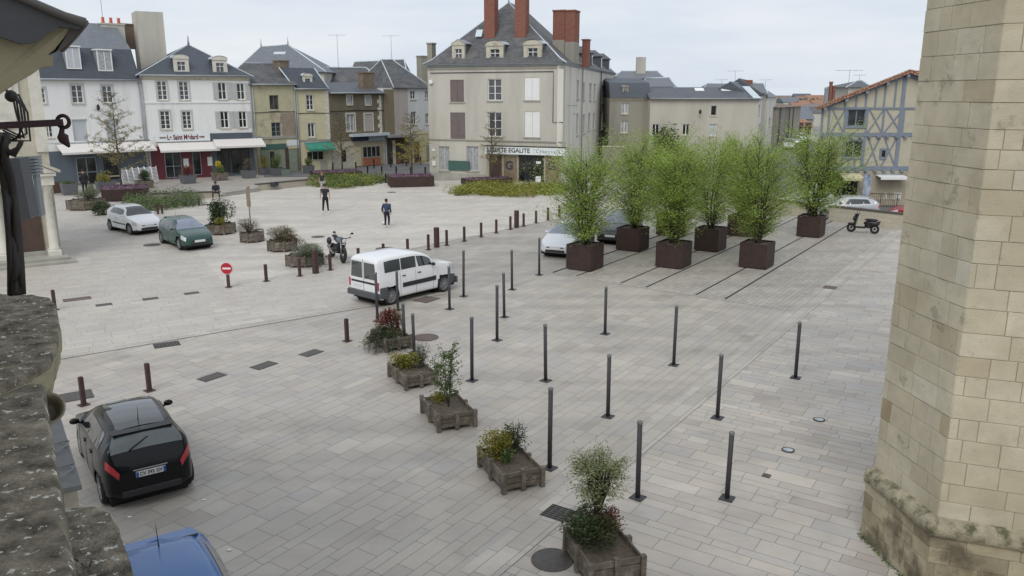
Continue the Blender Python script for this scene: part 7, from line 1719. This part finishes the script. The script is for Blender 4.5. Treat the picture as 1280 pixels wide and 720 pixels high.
for i in range(n):
    a = -ov + (xr_+ov)*i/n; b = -ov + (xr_+ov)*(i+1)/n; m.tube([(a, y0+.05, ze+slope*a+zo+.05),(b+.03, y0+.05, ze+slope*b+zo+.02)], [.085,.07], 8)
for i in range(12):
    a = xr_ + i*.27; m.tube([(a, y0+.05, zpk-slope*(a-xr_)+zo+.02),(a+.3, y0+.05, zpk-slope*(a+.27-xr_)+zo+.05)], [.07,.085], 8)
m.build('verge_tiles', M_['tile'], t_.roof)
m = MB()
for f_ in (.02,.27,.51,.75,.985): m = MB(); u = xr_*f_; z = ze+slope*u-.18; m.box(u-.10,-.42,z-.08,u+.10,-.045,z+.10); m.build('purlin_end', M_['timber'], t_.roof)
q = t_.uz(1101.5,95,5); t_.chimney(q[0], 5, 1.0, .8, ze+.5, t_.uz(1101,90.5,5)[1], 'brick'); t_.gutter(.1, ze-.3, -.5, -.45)
t_.awn((1048,217,1073,224), 1.2, 'awny') if 'awny' in M_ else None
M_['awny'] = pm('faded yellow awning', (.50,.47,.30), .85, .06, 2); t_.awn((1047,216,1073,224), 1.1, 'awny'); t_.awn((1094,218.5,1128,223), .9, 'whitep')
c = t_.A + t_.d*uu(1068.5,238) + Vector((0,-1.3,0)); m = MB(); m.smooth = True; prof = [(0,0),(.42,.3),(.5,1.2),(.42,1.9),(.1,2.2)]
o = empty('banner_flag', (c.x, c.y, 0), 0, 'tall blue and white advertising flag in front of the timber house shop', 'flag'); m = MB(); m.tube([(-.02,0,0),(-.02,0,2.1),(.2,0,2.45)], .018, 6); m.build('pole', M_['inkg'], o); m = MB(); m.slab([(0,0,.35),(.45,0,.35),(.55,.03,1.3),(.5,0,2.1),(.2,0,2.4),(0,0,2.0)], .01, (0,1,0)); m.build('cloth', pm('blue flag cloth', (.05,.13,.30), .8, .4, 2, col2=(.55,.60,.66)), o)
# railing and chairs
c0 = P(1079, 259); c1 = P(1124, 260.5); o = empty('railing', c0, math.atan2((c1-c0).y, (c1-c0).x), 'dark metal terrace railing in front of the timber house', 'railing'); L = (c1-c0).length; m = MB(); m.tube([(0,0,.95),(L,0,.95)], .025, 6); m.tube([(0,0,.12),(L,0,.12)], .02, 6)
for i in range(int(L/.13)): m.tube([(i*.13,0,.02 if i % 8 == 0 else .12),(i*.13,0,.95)], .008 if i % 8 else .025, 5)
m.build('bars', M_['iron'], o)
def tchair(c, rz, label, slats=6, lean=0, group='white terrace chairs', big=1.0):
    o = empty('chair', c, rz, label, 'chair', group); 
    for x in (-.22, .22): m = MB(); m.tube([(x,-.22,0),(x,-.20,.45),(x,-.24,.46)], .016, 6); m.tube([(x,.22,0),(x,.18,.45),(x,.26,.9)], .016, 6); m.build('side_frame', M_['whitep'], o)
    m = MB(); [m.box(-.22,-.22+i*.075,.445,.22,-.165+i*.075,.462) for i in range(6)]; m.build('seat', M_['whitep'], o)
    m = MB(); [m.box(-.22,.19+.012*i,.52+i*.065,.22,.205+.012*i,.565+i*.065) for i in range(6)]; m.build('backrest', M_['whitep'], o); return o
for i, px in enumerate((1099,1106.5,1113,1120)):
    q = P(px, 256.5); tchair(q, math.pi*(.5 if i % 2 else -.4)+i*.4, 'white slatted chair behind the railing by the timber house, ' + ['leftmost','second from left','third from left','rightmost'][i])
# folded white chairs leaning in a row at the charcoal shop
for i in range(6):
    q = P(158+i*7.6, 232.5-i*.45); o = empty('folded_chair', (q.x, q.y, .02), R(90-52)+.5, 'folded white slatted chair in the row beside the burgundy restaurant, ' + ['leftmost','second from left','third from left','third from right','second from right','rightmost'][i], 'chair', 'folded white chairs leaning in a row')
    for x in (-.28, .28): m = MB(); m.tube([(x,0,0),(x,.10,.75),(x,.22,1.5)], .028, 6); m.build('side_frame', M_['whitep'], o)
    m = MB(); [m.box(-.27,.0+.014*j,.2+j*.115,.27,.02+.014*j,.27+j*.115) for j in range(11)]; m.build('slats', M_['whitep'], o)
q = P(141, 232); o = empty('table', (q.x, q.y, .02), R(40), 'small wooden table beside the folded white chairs', 'table'); m = MB(); m.bevbox(-.9,-.35,.74,.9,.35,.79,.01); m.build('tabletop', M_['wood2'], o)
for x in (-.8,.8):
    for y in (-.3,.3): m = MB(); m.box(x-.03,y-.03,0,x+.03,y+.03,.74); m.build('leg', M_['wood2'], o)
# chimneys left of the timber roof and aerials
for px, pt, pb, w_, mt, lb in ((1031.5,112,128,3.2,'inkg','slim dark metal flue left of the timber house roof'),(1037,104,126,3.2,'brick','slim tall brick chimney left of the timber house roof'),(1041.2,109,125,3,'brick','shorter slim brick chimney touching the tall one')):
    q0 = atY(px, pb, 85); q1 = atY(px, pt, 85); hw = w_/1049*85/2; o = empty('chimney_stack', (q0.x, q0.y, 0), 0, lb, 'chimney'); m = MB(); m.box(-hw,-hw,0,hw,hw,q1.z); m.build('stack', M_[mt], o); m = MB(); m.box(-hw*1.2,-hw*1.2,q1.z,hw*1.2,hw*1.2,q1.z+.15); m.build('cap', M_[mt], o)
o, ro, _ = roofmass('grey_roofed_house', 'house with a pointed grey slate roof rising behind the timber house', (1060,109), (1086,109), (1072,101), (1077,101), 90, 3, M_['slate'], M_['greige'])
for px, py, pt, Y, wd, lb in ((1060,113,87,80,2.8,'large aerial above the timber house roof'),(1074,103,93,92,1.4,'small aerial on the pointed grey roof'),(918.5,106,88,108,2.2,'aerial above the long beige house'),(957,105,99,108,1.6,'low aerial at the right end of the long house'),(902,108,99,104,1.6,'small aerial left of the larger one on the long house')):
    q0 = atY(px, py, Y); q1 = atY(px, pt, Y); antenna(q0-Vector((0,0,.5)), q1.z-q0.z+.5, wd, lb, .3, 5)

# ---------------------------------------------------------------- church buttress (right foreground)
L0 = P(1074.5, 668); azb = azof(P(1126, 722) - L0)
dB = az(azb); hp = None
# plinth: left face runs from L0 along dB, then the front face turns right
zp = zat(L0.x, L0.y, 590)
PA = P(1165, 657, zp); PA.z = 0
dL = (PA - L0); dL.z = 0; LL = dL.length; dL.normalize()
PR = P(1285, 677, zp); PR.z = 0; dR = (PR-PA).normalized(); LR = 9.0
M_['ashlar'] = island('church ashlar', [(0, (.34,.26,.15)), (.02, (.45,.38,.26)), (.05, (.52,.47,.35)), (.5, (.55,.50,.38)), (.92, (.575,.525,.405)), (.97,(.62,.58,.47)), (1, (.65,.62,.52))], .9, 3.5, .12, .8, big=((.43,.38,.265), .55, .47, .16, .7), spots=((1.6, .60, .06, .30), (9, .62, .08, .14), (40, .64, .04, .25)))
M_['ashlar_p'] = island('weathered plinth stones', [(0, (.24,.205,.14)), (.4, (.36,.315,.215)), (.8, (.44,.39,.275)), (1, (.50,.45,.33))], .95, 2.2, .25, .9, big=((.10,.085,.055), 1.2, .50, .12, .8))
M_['mortar'] = pm('lime mortar', (.46,.42,.32), .95, .12, 5, .2)
bo = empty('church_buttress', (L0.x, L0.y, 0), 0, 'massive limestone church buttress with a mossy plinth at the right edge', 'church')
nL = Vector((dL.y, -dL.x, 0)); 
if nL.dot(-L0) < 0: nL = -nL
nR = Vector((dR.y, -dR.x, 0))
if nR.dot(-PA) < 0: nR = -nR
def corner(ins):
    """left end, arris and right end of the plan moved inwards by ins"""
    # intersect offset lines
    a0 = L0 - nL*ins; r0_ = PA - nR*ins; A_ = isect(a0, dL, r0_, dR); Lc = L0 - nL*ins + dL*ins*.15; Rc = A_ + dR*LR
    return Lc - Vector((L0.x, L0.y, 0)), A_ - Vector((L0.x, L0.y, 0)), Rc - Vector((L0.x, L0.y, 0))
def core(name, ins, z0, z1, mat):
    a, b, c = corner(ins); bk = c + Vector((1.5, 6, 0)); lb = a + Vector((3.6, 4.5, 0)); m = MB(); m.prism([xy(a), xy(b), xy(c), xy(bk), xy(lb)], z0, z1); return m.build(name, mat, bo)
def courses(name, ins, z0, z1, heights, mat, seed, proud=.008, gap=.0045):
    rg = random.Random(seed); a, b, c = corner(ins - proud); m = MB(); z = z0; k = 0
    while z < z1 - .05:
        h_ = min(rg.choice(heights), z1 - z)
        for (s_, e_, n_) in ((a, b, nL), (b, c, nR)):
            d = (e_-s_); Lg = d.length; d.normalize(); u = 0 if rg.random() < .5 else -rg.uniform(.1,.4); 
            while u < Lg:
                ln = rg.uniform(.32, .80) if rg.random() < .85 else rg.uniform(.22,.3); u0 = max(0, u); u1 = min(Lg, u+ln)
                if Lg - u1 < .12: u1 = Lg
                if u1 - u0 > .06:
                    p_ = rg.uniform(-.004, .006); g_ = gap; i_ = -n_*(proud+.02)
                    q = [s_+d*(u0+(g_ if u0 > 0 else -.0))+n_*p_, s_+d*(u1-(g_ if u1 < Lg else 0))+n_*p_]; zz = (z+g_, z+h_-g_)
                    b4_ = .006
                    vs = [q[0]+Vector((0,0,zz[0])), q[1]+Vector((0,0,zz[0])), q[1]+Vector((0,0,zz[1])), q[0]+Vector((0,0,zz[1]))]
                    iv = [v + (sum(vs, Vector())/4 - v).normalized()*b4_ + n_*b4_ for v in vs]; ov_ = [v + i_ for v in vs]
                    m.raw(iv + vs + ov_, [(0,1,2,3)] + [(j+4, (j+1)%4+4, (j+1)%4, j) for j in range(4)] + [(j+8, (j+1)%4+8, (j+1)%4+4, j+4) for j in range(4)], False)
                u += ln
        z += h_; k += 1
    return m.build(name, mat, bo, uv=False)
INS = .13
core('plinth_core', .015, 0, zp-.02, M_['mortar']); courses('plinth', .015, 0, zp-.03, [.26,.32,.36], M_['ashlar_p'], 3)
core('core', INS+.015, zp-.05, H+7.5, M_['mortar']); courses('masonry', INS+.015, zp, H+7.5, [.27,.30,.33,.36], M_['ashlar'], 12)
# rounded mossy moulding on the plinth
m = MB(); m.smooth = True; prof = [(-.02,-.16),(-.05,-.12),(-.045,-.03),(-.01,.03),(.05,.075),(.12,.10),(.15,.105)]
rg = random.Random(8); rows = []
for ins, z in prof:
    a, b, c = corner(ins); row = []
    for s_, e_ in ((a, b), (b, c)):
        n = 26
        for i in range(n + (s_ is b)): t = i/n; q = s_.lerp(e_, t); row.append(q + Vector((rg.uniform(-.012,.012), rg.uniform(-.012,.012), zp+z+rg.uniform(-.012,.012))))
    rows.append(row)
vs = [v for r_ in rows for v in r_]; n = len(rows[0]); fs = [(i*n+j, i*n+j+1, (i+1)*n+j+1, (i+1)*n+j) for i in range(len(rows)-1) for j in range(n-1)]
m.raw(vs, fs, True); m.build('moulding', pm('mossy moulding stone', (.33,.295,.21), .95, .3, 5, .8, stain=((.10,.10,.055), 4, .48, .14)), bo)
# bits of grass at its foot
m = MB(); rg = random.Random(2)
for i in range(900):
    q = L0 + dL*rg.uniform(0, LL+2) + nL*abs(rg.gauss(0,.035)) + Vector((0,0,.012)); leaf(m, q, .045, 3, .8, rg)
tag(m.build('weeds', M_['leaf_m'], uv=False), 'small weeds and moss along the foot of the church buttress', kind='stuff')

# ---------------------------------------------------------------- stone house on the left (facade along the square)
fa = -33.4; df = az(fa)
C = P(78, 324); A = C - az(56)*12; hL = 9.5
lh = House('stone_house', 'old carved limestone house with a pedimented doorway at the left edge', A, C, 9.3, 6, M_['stone'])
# local frame: x towards the far corner; front must face the square
W = lh.W
lh.wall()
lh.box('plinth', 'plinth', W-7, 0, W+.03, .5, -.08, -.002)
lh.box('corner_pilaster', 'stone_w', W-.45, 5.0, W+.04, 9.2, -.10, -.002, .01)
for z, h_, o_ in ((8.9,.35,.35),): lh.box('cornice', 'stone', W-9, z, W+.14, z+h_, -o_, -.002, .03)
# portal: two columns, entablature, pediment
ux = W-1.30
for u in (ux-1.0, ux+1.0):
    m = MB(); m.bevbox(u-.27,-.62,0,u+.27,-.02,.55,.03); m.lathe([(.23,.55),(.25,.62),(.20,.68),(.195,1.6),(.17,3.3),(.20,3.34),(.25,3.45),(.25,3.54)], c=(u,-.34,0), seg=18); m.build('column', M_['stone_w'], lh.o)
m = MB(); m.bevbox(ux-1.32,-.66,3.54,ux+1.32,-.02,3.95,.02); m.bevbox(ux-1.42,-.76,3.952,ux+1.42,-.02,4.1,.03); m.build('entablature', M_['stone_w'], lh.o)
m = MB(); m.slab([(ux-1.48,-.80,4.102),(ux+1.48,-.80,4.102),(ux,-.80,4.85)], .78, (0,1,0)); m.build('pediment', M_['stone_w'], lh.o)
m = MB(); m.bar((ux-1.6,-.5,4.14),(ux,-.5,4.95),.75,.10); m.bar((ux+1.6,-.5,4.14),(ux,-.5,4.95),.75,.10); m.build('raking_cornice', M_['stone'], lh.o)
lh.box('wooden_door', 'woodd', ux-.65, .3, ux+.65, 3.3, -.06, -.003); m = MB(); m.ell((ux-.6,-.09,1.5),(.04,.04,.04),8,6); m.build('door_knob', M_['chrome'], lh.o)
m = MB(); [m.bevbox(ux-1.5-.25*i,-1.1-.3*i,0+.0,ux+1.5+.25*i,-.0-.085,.30-.15*i,.02) for i in range(2)]; m.build('door_steps', M_['plinth'], lh.o)
# carved panels above and window
for z0, z1 in ((5.75,8.5),):
    for uc in (W-1.6, W-5.5):
        m = MB(); m.bevbox(uc-.75,-.10,z0,uc+.75,-.003,z1,.03); m.bevbox(uc-.5,-.16,z0+.3,uc+.5,-.102,z1-.3,.03)
        m.ell((uc,-.2,z1-.05),(.5,.12,.22),12,8,.05); m.ell((uc-.45,-.18,z1-.15),(.25,.1,.16),10,7,.05); m.ell((uc+.45,-.18,z1-.15),(.25,.1,.16),10,7,.05); m.ell((uc,-.2,z0+.1),(.4,.1,.15),10,7,.05); m.build('carved_panel', M_['stone_w'], lh.o)
m = MB(); m.face([(0,-.5,9.32),(W+.3,-.5,9.32),(W+.3,3,11.5),(0,3,11.5)]); m.face([(W+.3,6.3,9.32),(0,6.3,9.32),(0,3,11.5),(W+.3,3,11.5)]); m.face([(W+.3,-.5,9.32),(W+.3,6.3,9.32),(W+.3,3,11.5)]); m.build('roof', M_['slate'], lh.o)

# ---------------------------------------------------------------- own facade: mossy ledges, cables, bracket (left foreground)
zl = H - .92
def LP(px, py, z): q = P(px, py, z); return q
# main mossy ledge: outer edge line through two pixels at height zl, running along df
e0 = P(95, 719, zl); e1 = P(58, 500, zl); dE = (e1-e0); dE.z = 0; dE.normalize(); nE = Vector((dE.y, -dE.x, 0))
if nE.x < 0: nE = -nE
end = P(62, 372, zl)
def rough_slab(name, label, poly, z, th, mat, side_mat, seed, amp=.012, res=.05, curve=None, cat='ledge'):
    """weathered slab: lumpy top over a plan polygon, worn edge and side"""
    rg = random.Random(seed); o = empty(name, (poly[0].x, poly[0].y, z), 0, label, cat); off = Vector((poly[0].x, poly[0].y, 0)); pts = [Vector((p_.x, p_.y, 0))-off for p_ in poly]
    # subdivide outline
    outl = []
    for i in range(len(pts)):
        a, b = pts[i], pts[(i+1) % len(pts)]; n = max(1, int((b-a).length/res)); outl += [a.lerp(b, k/n) for k in range(n)]
    cen = sum(outl, Vector())/len(outl); rings = [(1,-th*.95,0),(1.0,-th*.5,0),(1,-.02,.0),(.985,-.004,0)]; m = MB(); m.smooth = True; vs = []
    nr = 14; fr = [(1,-th),(1.0,-th*.6),(1,-.025),(.992,-.006)] + [(.985*(1-k/nr)+.0, 0) for k in range(0, nr)]
    n = len(outl)
    for f_, dz in fr:
        for i, q in enumerate(outl):
            v = cen + (q-cen)*f_; j = amp if f_ > .02 else 0
            vs.append(v + Vector((rg.uniform(-j,j)*.5, rg.uniform(-j,j)*.5, dz + rg.uniform(-j,j)*(.35 if dz > -.1 else .2))))
    fs = []
    for k in range(len(fr)-1):
        for i in range(n): fs.append((k*n+i, k*n+(i+1)%n, (k+1)*n+(i+1)%n, (k+1)*n+i))
    k1 = n*2; m.raw(vs, fs[k1:], True); m.mi = 1; m.raw(vs, fs[:k1], True); m.mi = 0; m.raw(vs[-n:], [tuple(range(n))], False); m.build('stone', [mat, side_mat or mat], o); return o
back = -nE*1.3
rough_slab('stone_ledge', 'long lichen covered stone ledge running up the left edge', [e0 - dE*.9, e0 + dE*((P(50,478,zl)-e0).dot(dE)), e0 + dE*((P(50,478,zl)-e0).dot(dE)) + back, e0 - dE*.9 + back], zl, .22, M_['moss'], M_['moss'], 5, amp=.006)
c0 = P(40, 484, zl+.02); 
rough_slab('stone_block', 'projecting lichen covered cornice block at the end of the stone ledge', [P(-40,500,zl+.03), P(38,468,zl+.03), P(62,452,zl+.03), P(72,425,zl+.03), P(74,400,zl+.03), P(70,381,zl+.03), P(62,372,zl+.03), P(40,368,zl+.03), P(-60,366,zl+.03)], zl+.03, .09, M_['moss'], M_['mossside'], 6, amp=.005, res=.03)
# moulded underside of the block
q = [P(36,470,zl-.06), P(60,454,zl-.06), P(69,427,zl-.06), P(71,402,zl-.06), P(67,384,zl-.06), P(59,376,zl-.06), P(-60,372,zl-.06), P(-40,500,zl-.06)]
m = MB(); m.smooth = True; cen = sum(q, Vector())/len(q); rings = [(1,0),(.985,-.03),(.95,-.055),(.90,-.075),(.87,-.12),(.80,-.17),(.72,-.21)]
vs = [cen + (p_-cen)*f_ + Vector((0,0,dz)) for f_, dz in rings for p_ in q]; n = len(q); m.raw(vs, [(k*n+i, k*n+(i+1)%n, (k+1)*n+(i+1)%n, (k+1)*n+i) for k in range(len(rings)-1) for i in range(n)], True)
tag(m.build('moulded_bracket', M_['mossside']), 'cream moulded stone corbel under the projecting lichen covered block', 'corbel')
# lower, wider ledge at the bottom
z2 = zl - .28
rough_slab('stone_ledge', 'lower lichen covered ledge stone at the bottom, beside the blue car', [P(78,634,z2), P(118,632,z2), P(138,640,z2), P(148,660,z2), P(172,730,z2), P(196,800,z2), P(60,830,z2), P(60,634,z2)], z2, .25, M_['moss'], M_['moss'], 7, amp=.006)
# zinc covered shop cornice below
z3 = 4.1
q = [P(102,606,z3), P(74,520,z3), P(56,458,z3), P(44,420,z3)]; inn = P(40,420,z3) - nE*.9; inn2 = P(70,612,z3) - nE*.7
pol = [q[0], q[3], q[3]-nE*1.0, q[0]-nE*1.0]
o = empty('shop_cornice', (q[0].x, q[0].y, 0), 0, 'grey lead covered shop cornice below the stone ledge', 'ledge'); off = Vector((q[0].x, q[0].y, 0))
m = MB(); m.prism([xy(p_-off) for p_ in pol], z3-.05, z3); m.build('lead_sheet', M_['lead'], o); m = MB(); m.prism([xy(p_-off) for p_ in [pol[0]-nE*.04-dE*-.03, pol[1]-nE*.04, pol[2], pol[3]+dE*.03]], 2.9, z3-.052); m.build('stone_front', M_['stone'], o)
m = MB(); m.tube([pol[0]-off+Vector((0,0,z3)), pol[1]-off+Vector((0,0,z3))], .018, 6); m.tube([pol[0]-off+Vector((0,0,z3)), pol[3]-off+Vector((0,0,z3))], .018, 6); m.build('rolled_edge', M_['zincl'], o)
for k, (x0, y0) in enumerate(((64,560),(70,590))):
    c = P(x0+5, y0, z3+.02); m = MB(); rg = random.Random(k); pts = [c + Vector((.10*math.cos(t*.9)+.02*rg.random(), .16*math.sin(t*.9), .01+.015*math.sin(t*2))) for t in range(9)]; m.tube(pts, .007, 5); tag(m.build('cable_loop', M_['inkg'], loc=(0,0,0)), 'loose cable loop lying on the lead sheet, ' + ['farther one','nearer one'][k], 'cable')
# spout pipe
c = P(59, 511, zl-.25); m = MB(); m.smooth = True; axd = (nE*.45 + Vector((0,-.75,.35))).normalized(); u = axd.orthogonal().normalized(); v = axd.cross(u)
def ringv(cn, r_): return [cn + (u*math.cos(6.283*i/20)+v*math.sin(6.283*i/20))*r_ for i in range(20)]
rs = [(-.35,.035),(-.12,.04),(-.04,.055),(.015,.062),(.015,.054),(-.03,.046),(-.10,.03)]; vs = [p_ for t, r_ in rs for p_ in ringv(c+axd*t, r_)]
m.raw(vs, [(k*20+i, k*20+(i+1)%20, (k+1)*20+(i+1)%20, (k+1)*20+i) for k in range(len(rs)-1) for i in range(20)], True); m.raw(ringv(c-axd*.08, .04), [tuple(range(20))], False)
tag(m.build('spout', pm('beige clay spout', (.30,.27,.21), .8, .2, 9, .1)), 'short beige rain spout sticking out beside the stone ledge', 'spout')
# the building this view is taken from: its front runs just left of the picture, behind ledges and cables
wa = -nE*1.35 - dE*14; wb = -nE*.42 + dE*11.5; q_ = [wa, -nE*1.35+dE*2.3, -nE*.42+dE*2.3, wb, wb-nE*8, wa-nE*7]
o = empty('stone_house', (wa.x, wa.y, 0), 0, 'limestone house whose front carries the ledges and cables at the left edge', 'house'); m = MB(); m.prism([xy(p_-wa) for p_ in q_], 0, 12.5); m.build('wall', M_['stone'], o)
# cables, box and bracket
def atD(px, py, D): r = ray(px, py).normalized(); return Vector((0,0,H)) + r*D
o = empty('cable_bundle', atD(18,250,3.4), 0, 'thick bundle of black cables hanging down the left edge', 'cables'); off = o.location.copy(); m = MB(); rg = random.Random(4)
for k in range(7):
    x = 4+k*3.4; pts = []
    for i, py in enumerate((168,182,198,220,250,290,330,368)): pts.append(atD(x*.62 + [-4,-6,-5,0,5,9,12,12][i] + rg.uniform(-1.2,1.2) - (7-i)*.4*k*.2, py, 3.4+rg.uniform(-.04,.04))-off)
    m.tube(pts, .009 + .004*rg.random(), 7)
m.build('main_cables', M_['iron'], o); m = MB()
for k in range(5):
    a = (3+k*5, 110+k*2); b = (20+k*4.5, 140+k*9); c = (30-k, 172+k); pts = [atD(a[0], a[1], 3.45)-off, atD((a[0]+b[0])/2+4, (a[1]+b[1])/2-6, 3.4)-off, atD(b[0], b[1], 3.38)-off, atD(c[0]-4*k, c[1], 3.4)-off, atD(4, 160+k*3, 3.45)-off]; m.tube(pts, .0036, 6)
for k in range(3): m.tube([atD(0,178+k*5,3.4)-off, atD(12+k*3,190+k*2,3.35)-off, atD(22+k*2,186-k*3,3.35)-off, atD(25+k,180-k*2,3.35)-off], .008, 6)
m.build('loose_cables', M_['iron'], o)
m = MB(); c = atD(14,120,3.4)-off; m.ell(c,(.02,.02,.02),10,7,.1); m.ell(atD(5,175,3.4)-off,(.025,.02,.02),10,7,.1); m.build('junctions', M_['iron'], o)
o = empty('iron_bracket', atD(0,156,3.2), 0, 'rusty iron bar bracket with a ring and a hanging weight at the left edge', 'bracket'); off = o.location.copy(); m = MB(); rb = pm('rusty iron', (.045,.022,.026), .8, .3, 20, .3)
m.bar(atD(-20,158,3.2)-off, atD(79,153,3.2)-off, .03, .022); m.build('bar', rb, o); m = MB(); cc = atD(79,152,3.2)-off; m.tube([cc+Vector((math.cos(t*.3)*.020, 0, math.sin(t*.3)*.020)) for t in range(22)], .0065, 8); m.build('ring', rb, o)
m = MB(); m.smooth = True; p0 = atD(78,158,3.2)-off; p1 = atD(77,166,3.2)-off; p2 = atD(80,175,3.2)-off; p3 = atD(87,184,3.2)-off; m.tube([p0,p1,p1.lerp(p2,.5),p2,p3], [.008,.009,.019,.017,.004], 10); m.build('hanging_weight', rb, o)
o = empty('wall_cabinet', atD(20,240,4.6), 0, 'dark metal cabinet with a ribbed zinc top behind the cable bundle', 'cabinet'); off = o.location.copy(); m = MB()
def pxslab(m, pts, D, th): m.slab([atD(x, y, D)-off for x, y in pts], th, (-.2,.98,0))
pxslab(m, [(12,198),(24,198),(38,272),(26,276)], 4.6, .12); m.build('dark_box', M_['darkzinc'], o); m = MB()
for k in range(6): pxslab(m, [(27+k*.3,197+k*4),(43+k*.5,196+k*4),(43.4+k*.5,199+k*4),(27.4+k*.3,200+k*4)], 4.75, .10)
pxslab(m, [(40,215),(44,215),(52,270),(48,271)], 4.77, .06); pxslab(m, [(31,218),(34,218),(42,272),(39,273)], 4.77, .06); m.build('zinc_ribs', M_['inkg'], o)
# eaves above: zinc edge, lead soffit and stone cornice at the top left
o = empty('stone_cornice', atD(30,60,2.6), 0, 'overhanging stone cornice with a lead covered top at the upper left corner', 'cornice'); off = o.location.copy()
def px3(m, pts, D0, D1_):
    """closed lump between two depths of the same real outline, tapering along the facade"""
    a = [atD(x, y, D0)-off for x, y in pts]; sh = df*(D1_-D0); b = [p_+sh for p_ in a]; n = len(a)
    m.raw(a+b, [tuple(range(n)), tuple(reversed(range(n, 2*n)))] + [((i+1)%n, i, i+n, (i+1)%n+n) for i in range(n)], False)
m = MB(); px3(m, [(-60,-40),(20,-2),(75,22),(108,28),(100,36),(74,33),(60,42),(46,52),(28,55),(0,46),(-60,30)], 2.45, 2.6); m.build('lead_sheet', M_['darkzinc'], o)
m = MB(); px3(m, [(-60,28),(0,44),(28,53.5),(45,52),(60,42),(75,26),(88,31),(80,47),(68,62),(60,68),(66,70),(67,82),(52,84),(40,93),(22,103),(0,118),(-60,150)], 2.49, 2.75); m.build('stone', M_['soffitst'], o)
m = MB(); px3(m, [(75,26),(96,32),(108,31),(96,44),(80,60),(70,65),(82,46)], 2.50, 2.9); m.build('zinc_lining', M_['edgezinc'], o)
m = MB(); m.tube([atD(-40,-30,2.44)-off, atD(28,-2,2.44)-off, atD(80,20,2.44)-off, atD(107,28,2.44)-off], .011, 8); m.tube([atD(107,28,2.44)-off, atD(96,42,2.55)-off, atD(78,62,2.7)-off], .008, 8); m.build('rolled_edge', M_['edgezinc'], o)

# the timber house is not square: its flanks run back along the lane
for o in [t_.o] + list(t_.o.children_recursive):
    if o.type == 'MESH':
        for v in o.data.vertices: v.co.x += .46*max(0, v.co.y)
